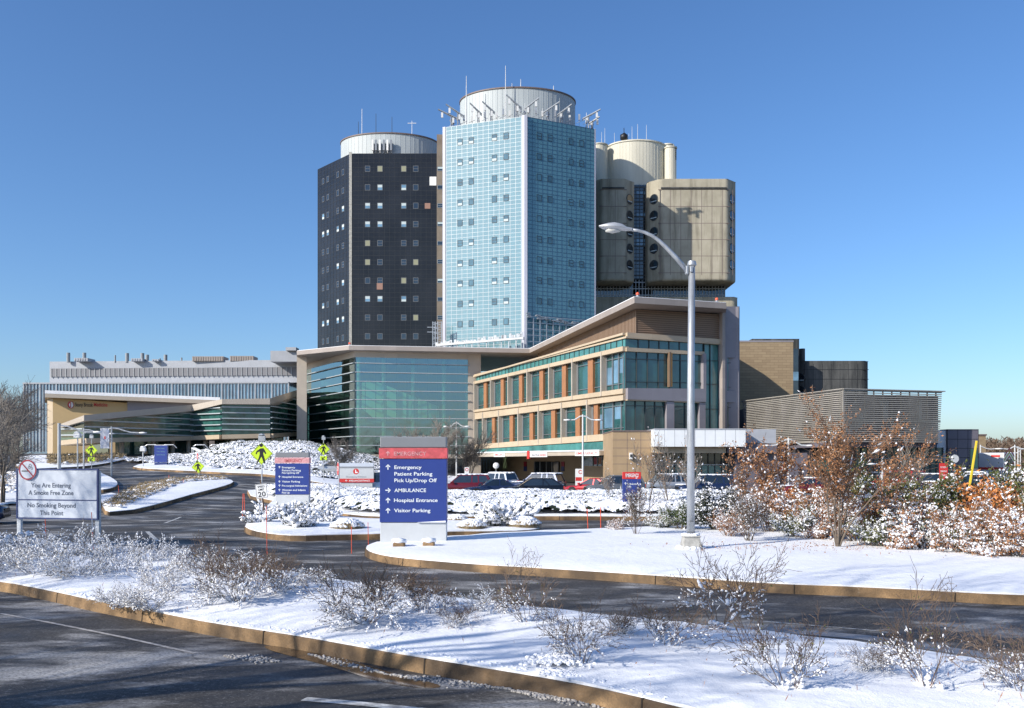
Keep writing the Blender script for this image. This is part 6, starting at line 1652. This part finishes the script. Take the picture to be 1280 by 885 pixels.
def juniper(seed):
    rg = random.Random(seed); g = MB(); s = MB(); segs = []
    for k in range(26):
        an = rg.uniform(0, 6.283); tl = rg.uniform(.6, 2.4)
        grow(rg, Vector((0, 0, 0)), Vector((math.cos(an) * tl, math.sin(an) * tl, 1)).normalized(), rg.uniform(.5, .85), .012, 0, 1, segs, [2, 2], -.02, .18, .5, .6)
    lv = leaves_on(rg, segs, 2600, .075, 0, spread=.05)
    sn = snow_on(rg, segs, .95, .055, True)
    return [('branches', tubes(segs, 4, .006), 'twig', False), ('leaves', lv, 'yew_leaf', False), ('snow', sn, 'twig_snow', True)]
def place(kindname, var, maker, px, py, dz, scale, label, name='shrub', cat='shrub', group=None, rz=None, island=True):
    x, y = G(px, py, .2 if island else 0)
    key = (kindname, var)
    loc = (x, y, hgt(x, y) + (dz if dz is not None else .22))
    rz = rnd.uniform(0, 6.28) if rz is None else rz
    if key not in PROTO:
        PROTO[key] = plant(name, label, cat, maker(), group, loc); o = PROTO[key]; o.rotation_euler = (0, 0, rz); o.scale = scale if isinstance(scale, tuple) else (scale,) * 3
    else:
        o = dup(PROTO[key], loc, rz, label, scale, group, cat); o.name = name
    return o
GR = 'bare snowy shrubs on the near median'
near_list = [
    (985, 868, 'r', 0, 1.0, 'spreading rose bush with dark hips, centre right of the near snow, nearest the viewer'),
    (1160, 862, 'r', 1, 1.0, 'snow laden rose bush with reddish stems at its base, right of the spreading one'),
    (1275, 872, 'r', 2, .8, 'low rose bush cut by the right edge of the photo'),
    (1262, 846, 'r', 1, .75, 'thin rose bush rising behind the right edge bush'),
    (728, 834, 'r', 2, .95, 'rounded rose bush above a lump of ploughed snow at the kerb'),
    (832, 812, 'r', 0, .95, 'rose bush leaning right between the rounded one and the tall wiry one'),
    (898, 790, 'r', 2, 1.25, 'tall wiry rose bush reaching over the second road'),
    (660, 783, 'r', 1, .95, 'slanting rose bush with few stems in the middle of the near snow'),
    (535, 772, 'd', 0, .85, 'dense white twigged shrub right of the snowiest one, near the back edge'),
    (456, 782, 'd', 1, 1.15, 'snowiest broad shrub, centre left of the near snow'),
    (568, 788, 'd', 0, .45, 'tiny snowy tuft at the foot of the dense white twigged shrub'),
    (300, 757, 'd', 1, 1.25, 'wide shrub with snow on its left half, behind the kerb stain and painted shade'),
    (340, 748, 'd', 0, 1.05, 'shrub touching the wide one, farther from the kerb'),
    (258, 738, 'r', 1, 1.1, 'darker bare shrub left behind the wide snowy shrub'),
    (190, 765, 's', 0, .85, 'low grey shrub heap closest to the kerb on the left'),
    (150, 760, 's', 1, .75, 'flat grey shrub left of the low heap by the kerb'),
    (205, 742, 's', 1, 1.0, 'grey shrub behind the low heap by the kerb'),
    (250, 722, 's', 0, 1.0, 'snowy shrub near the road behind the tall stake'),
    (310, 722, 's', 1, .95, 'snowy shrub by the back edge above the wide shrub'),
    (390, 735, 's', 0, .8, 'small shrub by the back edge right of the wide shrub'),
    (100, 728, 's', 0, 1.15, 'bluish shrub below the right post of the smoke free sign'),
    (50, 722, 's', 1, 1.15, 'bluish shrub below the middle of the smoke free sign'),
    (8, 715, 's', 0, 1.15, 'bluish shrub cut by the left edge, nearest the kerb'),
    (150, 718, 's', 1, 1.1, 'bluish shrub right of the tall orange and white stake'),
    (28, 700, 's', 0, 1.1, 'shrub wrapped round the left post of the smoke free sign'),
    (80, 700, 's', 1, 1.1, 'shrub under the centre of the smoke free sign'),
    (130, 698, 's', 0, 1.1, 'shrub just right of the right post of the smoke free sign'),
    (185, 705, 's', 1, 1.0, 'shrub between the sign post and the road marking dash'),
    (6, 690, 'j', 0, .9, 'heaped snow shrub at the left edge behind the smoke free sign post'),
    (-30, 700, 's', 1, 1.1, 'shrub outside the left edge'), (-40, 725, 's', 0, 1.1, 'second shrub outside the left edge'),
    (215, 700, 's', 0, .8, 'outermost small shrub beside the road marking dash'),
    (480, 752, 's', 0, .7, 'low twiggy shrub behind the snowiest broad shrub'),
    (612, 772, 's', 1, .6, 'low tuft left of the slanting rose bush'),
    (780, 800, 'd', 0, .55, 'small snowy tuft between two rose bushes near the back edge'),
    (1090, 840, 'd', 1, .45, 'small snow covered tuft between the two nearest rose bushes'),
]
for px, py, k, v, sc_, lb in near_list:
    mk = {'r': lambda: rose(11 + v), 'd': lambda: rose(31 + v, True), 's': lambda: snowy_low(51 + v), 'j': lambda: juniper(71)}[k]
    place(k, v, mk, px, py, None, tuple(sc_ * (.66 if k == 's' else .84 if k in 'rd' else 1) * q_ for q_ in (rnd.uniform(.85, 1.2), rnd.uniform(.85, 1.2), rnd.uniform(.75, 1.15))), lb, 'shrub', 'shrub', GR)
GR = 'shrubs and small trees behind the lamp post'
mass = [  # px, base py, kind, var, scale, label
    (851, 664, 'ev', 0, (.75, .75, .62), 'clipped yellow green evergreen directly left of the tall lamp pole'),
    (897, 665, 'ev2', 0, (1.05, 1.0, .85), 'dark evergreen with white snow right of the tall lamp pole'),
    (936, 679, 'vs', 0, (.72, .72, .72), 'vase shaped twiggy shrub nearest the lamp pedestal on its right'),
    (910, 672, 'bl', 0, .55, 'short snowy twigs between the dark evergreen and the vase shaped shrub'),
    (960, 668, 'bl', 1, 1.0, 'brown leaved shrub behind the vase shaped one'),
    (925, 660, 'bt', 0, 1.0, 'tall sparse brown leaved sapling reaching up to the tan soffit, nearest the lamp pole'),
    (958, 660, 'bt', 1, 1.05, 'tall sapling with dense brown leaves, second from the lamp pole'),
    (1000, 673, 'sn', 0, .95, 'snow heaped green shrub below the no entry sign'),
    (985, 664, 'or', 0, .75, 'narrow orange leaved shrub below the no entry sign lamp'),
    (1020, 668, 'bl', 0, 1.1, 'brown leaved shrub left of the tall brown tree trunk'),
    (1035, 676, 'sn', 1, .8, 'snowy shrub hugging the tall brown tree trunk'),
    (1075, 680, 'bl', 1, 1.05, 'brown and white shrub right of the tall brown tree trunk'),
    (1105, 684, 'sn', 0, 1.0, 'snow heaped shrub below the red van'),
    (1090, 668, 'gr', 0, 1.15, 'green leaved shrub rising in front of the red van'),
    (1130, 682, 'bl', 0, .95, 'brown tangle right below the red van'),
    (1150, 690, 'sn', 1, 1.0, 'white snow covered shrub in front of the small red sign'),
    (1140, 668, 'gr', 1, 1.0, 'dark green shrub left of the small red sign'),
    (1178, 672, 'gr', 0, 1.1, 'green shrub directly below the small red sign'),
    (1190, 692, 'sn', 0, .95, 'snowy shrub beneath the disc shaped sign'),
    (1215, 694, 'bl', 1, .85, 'low brown shrub below the yellow arm'),
    (1215, 672, 'gr', 1, .9, 'green shrub right below the yellow barrier arm'),
    (1250, 684, 'or', 1, 1.12, 'big bright orange leaved bush near the right edge'),
    (1240, 697, 'sn', 1, .85, 'snow mound shrub in front of the orange bush'),
    (1278, 700, 'bl', 0, .95, 'brown shrub cut by the right edge below the orange bush'),
    (1284, 676, 'gr', 0, 1.2, 'tall green shrub at the right edge behind the orange bush'),
    (1320, 690, 'gr', 1, 1.3, 'green shrub beyond the right edge'), (1350, 700, 'bl', 1, 1.2, 'brown shrub beyond the right edge'),
    (795, 671, 'vs', 1, (.48, .48, .8), 'bare vase shaped shrub in front of the narrow blue sign'),
    (822, 662, 'sn', 0, .55, 'low snow heap shrub between the vase shaped shrub and the evergreen'),
    (770, 664, 'sn', 1, .35, 'low snow lump left of the bare vase shaped shrub'),
]
mk = {'ev': lambda v: leafy(101, 1.5, .9, 'ever_leaf', 9000, .06, .15, 2, 22), 'ev2': lambda v: leafy(102, 1.7, 1.0, 'yew_leaf', 8000, .09, .6, 2, 20, sth=.05),
      'vs': lambda v: leafy(110 + v, 2.0, .9, 'brown_leaf', 260, .08, .30, 3, 12, .8, .02), 'bl': lambda v: leafy(120 + v, 1.6, 1.2, 'brown_leaf', 3800, .075, .40, 2, 16, .6, .03),
      'sn': lambda v: leafy(130 + v, 1.2, 1.3, 'green_leaf' if v == 0 else 'brown_leaf', 3200, .075, .85, 2, 20, .5, .04), 'gr': lambda v: leafy(140 + v, 1.9, 1.0, 'green_leaf', 4200, .10, .25, 2, 14, .9, .03),
      'or': lambda v: leafy(150 + v, 1.8, 1.0, 'orange_leaf', 4200, .11, .2, 2, 14, .9, .04), 'bt': lambda v: bare_tree(160 + v, 3.5, .035, 3, 3, (1, 2, 2), .6, .16, .6, .12, 1300 if v == 0 else 2800, 'twig', .006, .52)}
for px, py, k, v, sc_, lb in mass:
    nm = 'tree' if k == 'bt' else 'shrub'
    place(k, v, lambda: mk[k](v), px, py, .2, sc_, lb, nm, 'small tree' if k == 'bt' else 'shrub', GR)
place('oak', 0, lambda: bare_tree(172, 4.9, .05, 3, 6, (1, 2, 3), .60, .17, .62, .05, 7000, 'twig', .007, .60), 1047, 686, .2, .76, 'tallest tree with rusty brown leaves among the right hand bushes', 'tree', 'small tree', GR)
place('sap', 0, lambda: bare_tree(181, 3.8, .03, 3, 3, (1, 2, 2), .5, .16, .6, .05, 130, 'grey_twig', .006, .52), 838, 640, .2, 1.0, 'sparse bare sapling left of the tall lamp pole, before the tan wall', 'tree', 'small tree', GR)
place('sap', 0, None, 872, 642, .2, .95, 'sparse bare sapling crossing behind the tall lamp pole', 'tree', 'small tree', GR)
place('sap', 0, None, 808, 640, .2, 1.05, 'bare sapling just right of the narrow blue sign', 'tree', 'small tree', GR)
place('sap', 0, None, 765, 632, .2, .6, 'thin bare sapling before the grey car', 'tree', 'small tree', GR)
place('sap', 0, None, 1135, 655, .2, .95, 'bare pale sapling before the slatted screen, left of the red van', 'tree', 'small tree', GR)
# sign island plants
GI = 'snowed plants on the sign island'
for px, py, k, v, sc_, lb in ((322, 655, 'j', 0, .72, 'snow covered juniper at the left tip of the sign island'), (346, 650, 'j', 0, .95, 'snow covered juniper right behind the leaning speed limit post'),
    (372, 661, 'j', 0, .85, 'snow covered juniper in front of the pink striped sign base'), (392, 648, 'j', 0, 1.05, 'juniper right below the pink striped sign'), (410, 654, 'j', 0, .7, 'small low juniper left of the tawny grass mound'),
    (434, 663, 'g', 0, 1.15, 'tawny grass mound under snow, left of the tall blue direction sign'), (590, 661.5, 'g', 0, 1.0, 'tawny grass mound right of the tall blue direction sign'),
    (655, 660, 'g', 0, 1.2, 'tawny grass mound at the right tip of the island'), (632, 659, 'j', 0, 1.25, 'largest white snow heaped shrub right of the tall blue direction sign'), (572, 652, 'g', 0, .8, 'small grass tuft behind the tall blue sign'), (615, 655, 'j', 0, .9, 'snow heap shrub between the grass mound and the largest one')):
    place(k, v, (lambda: juniper(71)) if k == 'j' else (lambda: grass_clump(75)), px, py, .2, sc_, lb, 'shrub' if k == 'j' else 'grass_clump', 'shrub' if k == 'j' else 'grass clump', GI)
# bare trees: far left, in front of the atrium, and the ones outside the picture that throw the long shadows
GT = 'bare trees'
T = lambda s, **k: (lambda: bare_tree(s, **k))
def tree_at(key, mk_, x, y, sc_, label, group=GT):
    loc = (x, y, hgt(x, y)); rz = rnd.uniform(0, 6.28)
    if key not in PROTO:
        PROTO[key] = plant('bare_tree', label, 'tree', mk_(), group, loc); o = PROTO[key]; o.rotation_euler = (0, 0, rz); o.scale = (sc_,) * 3
    else: dup(PROTO[key], loc, rz, label, sc_, group)
big1 = T(201, H=9, r=.13, maxl=4, stems=3, kids=(1, 2, 2, 2), spread=.7, wig=.16, shr=.68, first=.42, rmin=.012)
big2 = T(203, H=8, r=.12, maxl=4, stems=2, kids=(2, 2, 2, 2), spread=.75, wig=.18, shr=.66, first=.38, rmin=.012)
tree_at('b1', big1, X(2, 46), 46, .72, 'many stemmed bare tree right behind the smoke free sign')
tree_at('b2', big2, X(-18, 50), 50, .95, 'bare tree cut by the left edge of the photo, taller behind the many stemmed one')
tree_at('b1', big1, X(5, 72), 72, 1.0, 'greyish bare tree at the left edge farther back')
tree_at('b1', big1, X(22, 95), 95, 1.05, 'far bare tree left of the ochre lobby wall')
tree_at('b2', big2, X(-8, 105), 105, 1.5, 'farthest bare tree at the left edge below the sky')
tree_at('b2', big2, X(-40, 60), 60, 1.2, 'bare tree outside the left edge')
thin = T(211, H=6.5, r=.07, maxl=4, stems=4, kids=(1, 2, 2, 2), spread=.55, wig=.14, shr=.66, first=.45, rmin=.012)
tree_at('t', thin, X(540, 96), 96, 1.08, 'spreading bare tree in front of the atrium above the tall blue sign')
tree_at('t', thin, X(583, 98), 98, .95, 'bare tree at the right end of the atrium beside the twin arm lamp')
tree_at('t', thin, X(430, 84), 84, .62, 'small bare tree behind the stop sign')
tree_at('t', thin, X(505, 100), 100, .9, 'bare tree half hidden by the tall blue sign')
GS = 'bare trees outside the picture on the sunny side'
sh1 = T(221, H=15, r=.22, maxl=4, stems=2, kids=(1, 2, 2, 1), spread=.55, wig=.12, shr=.64, first=.5, rmin=.012)
for i, (x, y, s_) in enumerate(((-30, 17, .9), (-25, 9.5, .9), (-28, 4, 1.0), (-17, 2.5, .8), (-34, 13, 1.0), (-13.5, 6.8, 1.15), (-10, -3, .6), (-20, -4, 1.0), (-33, 20, 1.0), (-26.5, 14, .95))):
    tree_at('sh', sh1, x, y, s_, 'bare tree beyond the left edge that shades the road', GS)

# dead leaves and grass tips poking through the snow
g = MB()
def litter(cx0, cy0, sx, sy, n, l=.05, up=0):
    for _ in range(n):
        x, y = rnd.gauss(cx0, sx), rnd.gauss(cy0, sy)
        if not any(inpoly(x, y, ISL[k][0]) for k in ('near_median_snow', 'lamp_island_snow')): continue
        d = Vector((rnd.uniform(-1, 1), rnd.uniform(-1, 1), rnd.uniform(0, .4) + up)); ll = l * rnd.uniform(.5, 1.3)
        g.leaf(Vector((x, y, .30 - (.02 if up else -.012))), d, Vector((rnd.random(), rnd.random(), 1)), ll, ll * (.3 if not up else .05))
for px, py, k, v, sc_, lb in near_list:
    q = G(px, py, .2); litter(q[0], q[1], .5, .5, 9, .03); litter(q[0], q[1], .7, .7, 14, .09, 1.2)
for px in range(880, 1280, 25):
    q = G(px, 688, .2); litter(q[0], q[1], 1.0, .9, 26, .07); litter(q[0], q[1], 1.0, .8, 12, .12, 1.3)
kind(g.build('leaf_litter', 'brown_leaf'), 'stuff')

# ---- ground cover under snow (nobody could count it)
def cover(name, label_kind, poly, n, rr, hfun, leafm='yew_leaf', nleaf=3000, lsize=.12, flat=.55, gap=.0, base=None):
    x0, x1 = min(p[0] for p in poly), max(p[0] for p in poly); y0, y1 = min(p[1] for p in poly), max(p[1] for p in poly)
    if base:
        g = MB(); st_ = base; nx_ = int((x1 - x0) / st_) + 1; ny_ = int((y1 - y0) / st_) + 1; idx = {}
        for j in range(ny_):
            for i in range(nx_):
                x, y = x0 + i * st_, y0 + j * st_
                if inpoly(x, y, poly): idx[(i, j)] = len(g.v); g.v.append((x, y, hfun(x, y) + (.07 if rr[1] < .1 else .16) * fbm(x, y, 1.7 if rr[1] > .1 else 3.2) + .05 * fbm(x, y, 6.0, 4)))
        for (i, j), a in list(idx.items()):
            if (i + 1, j) in idx and (i, j + 1) in idx and (i + 1, j + 1) in idx:
                q = [a, idx[(i + 1, j)], idx[(i + 1, j + 1)], idx[(i, j + 1)]]; zs = [g.v[k][2] for k in q]
                steep = (max(zs) - min(zs)) / st_ > .8 or fbm(g.v[a][0], g.v[a][1], 1.5, 9) > .55
                g.f.append(tuple(q)); g.m.append(1 if steep else 0)
        kind(g.build(name + '_undergrowth', ['twig_snow', leafm], smooth=True), 'stuff')
    g = MB(); l = MB(); c = 0; guard = 0
    while c < n and guard < n * 20:
        guard += 1
        x, y = rnd.uniform(x0, x1), rnd.uniform(y0, y1)
        if not inpoly(x, y, poly): continue
        if fbm(x, y, .9, 5) < gap: continue
        r = rnd.uniform(*rr) * (1 if rnd.random() < .8 else 1.5); z = hfun(x, y) + .05 * fbm(x, y, 2.2)
        g.blob((x, y, z), (r * rnd.uniform(.9, 1.7), r, r * flat), jit=.3, rz=rnd.uniform(0, 3.14), hi=True); c += 1
    kind(g.build(name, 'twig_snow', smooth=True), 'stuff')
    c = 0
    while c < nleaf:
        x, y = rnd.uniform(x0, x1), rnd.uniform(y0, y1)
        if not inpoly(x, y, poly): continue
        z = hfun(x, y) + rnd.uniform(-.12, .10)
        l.leaf(Vector((x, y, z)), Vector((rnd.uniform(-1, 1), rnd.uniform(-1, 1), rnd.uniform(-.1, .9))), Vector((rnd.random(), rnd.random(), rnd.random())), lsize * rnd.uniform(.6, 1.5), lsize * .13); c += 1
    kind(l.build(name + '_sprigs', leafm), 'stuff')
P4 = ISL['centre_island_snow'][0]; in4 = inset(P4, .5)
def h4(x, y):
    d = dist_edge(Vector((x, y)), P4, '') if True else 0
    return hgt(x, y) + .22 + .72 * min(1, (d - .3) / 1.4) ** .6 * (1 if d > .3 else 0) * (.82 + .3 * fbm(x, y, .3)) if d > .3 else hgt(x, y) + .2
cover('snowy_hedge_plants', '', in4, 15000, (.025, .07), h4, 'yew_leaf', 15000, .11, .55, -.5, .18)
P8 = ISL['bank_snow'][0]; in8 = [p for p in inset(P8, .6)]
bx = [G(*q) for q in ((225, 586), (300, 590), (345, 592.5), (400, 601), (430, 603))]
polyb = bx + [(-9, 100), (-8, 116), (-20, 124), (-46, 118), (-46, 104)]
def h8(x, y): return hgt(x, y) + bankm(x, y) + .35 + .2 * fbm(x, y, .5)
cover('snowy_bank_plants', '', polyb, 9000, (.05, .13), h8, 'yew_leaf', 15000, .26, .6, -.3, .33)
P6 = ISL['left_island_snow'][0]
poly6 = [G(*q, .2) for q in ((128, 634), (150, 637), (185, 622), (230, 604), (285, 600), (276, 598.5), (240, 599), (213, 601), (175, 609), (150, 620))]
def h6(x, y): return hgt(x, y) + .35 + .12 * fbm(x, y, .8)
cover('low_island_plants', '', poly6, 2600, (.04, .09), h6, 'dry_grass', 9000, .16, .6, -.05)
def hs(x, y): return hgt(x, y) + .3 + .1 * fbm(x, y, .8)
polys = [G(*q, .2) for q in ((60, 583), (110, 581.5), (150, 575), (158, 572.5), (150, 571), (100, 571), (60, 572))]
cover('upper_left_brush', '', polys, 200, (.1, .2), lambda x, y: hgt(x, y) + .5, 'dry_grass', 6000, .35, .6, .1)
polyl = [G(*q, .2) for q in ((-60, 622), (0, 618), (55, 614), (40, 600), (15, 592), (-60, 592))]
cover('left_field_brush', '', polyl, 1200, (.1, .2), hs, 'dry_grass', 3500, .2, .6, -.1)
# far wood on the right horizon
g = MB(); rg = random.Random(5)
for i in range(1500):
    Yw = rg.uniform(260, 430); x = X(rg.uniform(1100, 1560), Yw); h = (Z(549.5, Yw) + .3) * rg.uniform(.75, 1.05) * (1 + .08 * fbm(x, 0, .05)); p = Vector((x, Yw, 0))
    g.tube([p, p + Vector((rg.uniform(-.4, .4), 0, h * .9))], [.16, .05], 3, cap=False)
    for _ in range(16):
        z = rg.uniform(.25, .95) * h; L = (1.1 - z / h) * 4.2 + .8; an = rg.uniform(0, 6.28)
        g.leaf(p + Vector((0, 0, z)), Vector((math.cos(an), math.sin(an), rg.uniform(.5, 1.6))), Vector((rg.random(), rg.random(), rg.random())), L, .16)
kind(g.build('far_woods', 'far_wood'), 'stuff')
t = thing('brick_house', 'small brown brick house block at the edge of the far wood', 'building', (X(1225, 240), 240, 0))
MB().box(-4, 1.6, 0, 10, 0, Z(544.5, 240)).build('wall', 'tan_brick', t, local=True); MB().box(-4.2, 1.8, -.2, 10.2, Z(544.5, 240), Z(544.5, 240) + .4).build('roof', 'rim', t, local=True)

# ================================================================ light, sky, camera
w = bpy.data.worlds.new('World'); S.world = w; w.use_nodes = True
nt = w.node_tree; bg = nt.nodes['Background']
sky = nt.nodes.new('ShaderNodeTexSky'); sky.sky_type = 'NISHITA'; sky.sun_disc = False
EL_, AZ = R(SUN_EL), math.atan2(-SUN_D[0], -SUN_D[1])
sky.sun_elevation = EL_; sky.sun_rotation = AZ
sky.altitude = 0; sky.air_density = SKY_AIR; sky.dust_density = SKY_DUST; sky.ozone_density = SKY_OZ
nt.links.new(sky.outputs[0], bg.inputs['Color']); bg.inputs['Strength'].default_value = SKY_STR
hs_ = nt.nodes.new('ShaderNodeHueSaturation'); hs_.inputs['Saturation'].default_value = SKY_SAT; hs_.inputs['Hue'].default_value = SKY_HUE; nt.links.new(sky.outputs[0], hs_.inputs['Color']); nt.links.new(hs_.outputs[0], bg.inputs['Color'])
ld = bpy.data.lights.new('sun', 'SUN'); ld.energy = SUN_E; ld.angle = R(.5); ld.color = (1, .935, .83)
lo_ = bpy.data.objects.new('sun', ld); C.objects.link(lo_)
dv = Vector((SUN_D[0] * math.cos(EL_), SUN_D[1] * math.cos(EL_), -math.sin(EL_)))
lo_.rotation_euler = dv.to_track_quat('-Z', 'Y').to_euler(); lo_.location = (-30, -20, 60)
cd = bpy.data.cameras.new('camera'); cam = bpy.data.objects.new('camera', cd); C.objects.link(cam); S.camera = cam
cam.location = (0, 0, EH); cam.rotation_euler = (R(90), 0, 0)
cd.sensor_width = 36; cd.lens = 36 * F / 1280; cd.shift_y = (HY - 442.5) / 1280; cd.clip_end = 6000; cd.clip_start = .1
S.view_settings.view_transform = 'Standard'; S.view_settings.look = 'None'; S.view_settings.exposure = EXPO; S.view_settings.gamma = 1
S.cycles.max_bounces = 6; S.cycles.transparent_max_bounces = 12; S.cycles.use_denoising = True
S.cycles.caustics_reflective = False; S.cycles.caustics_refractive = False
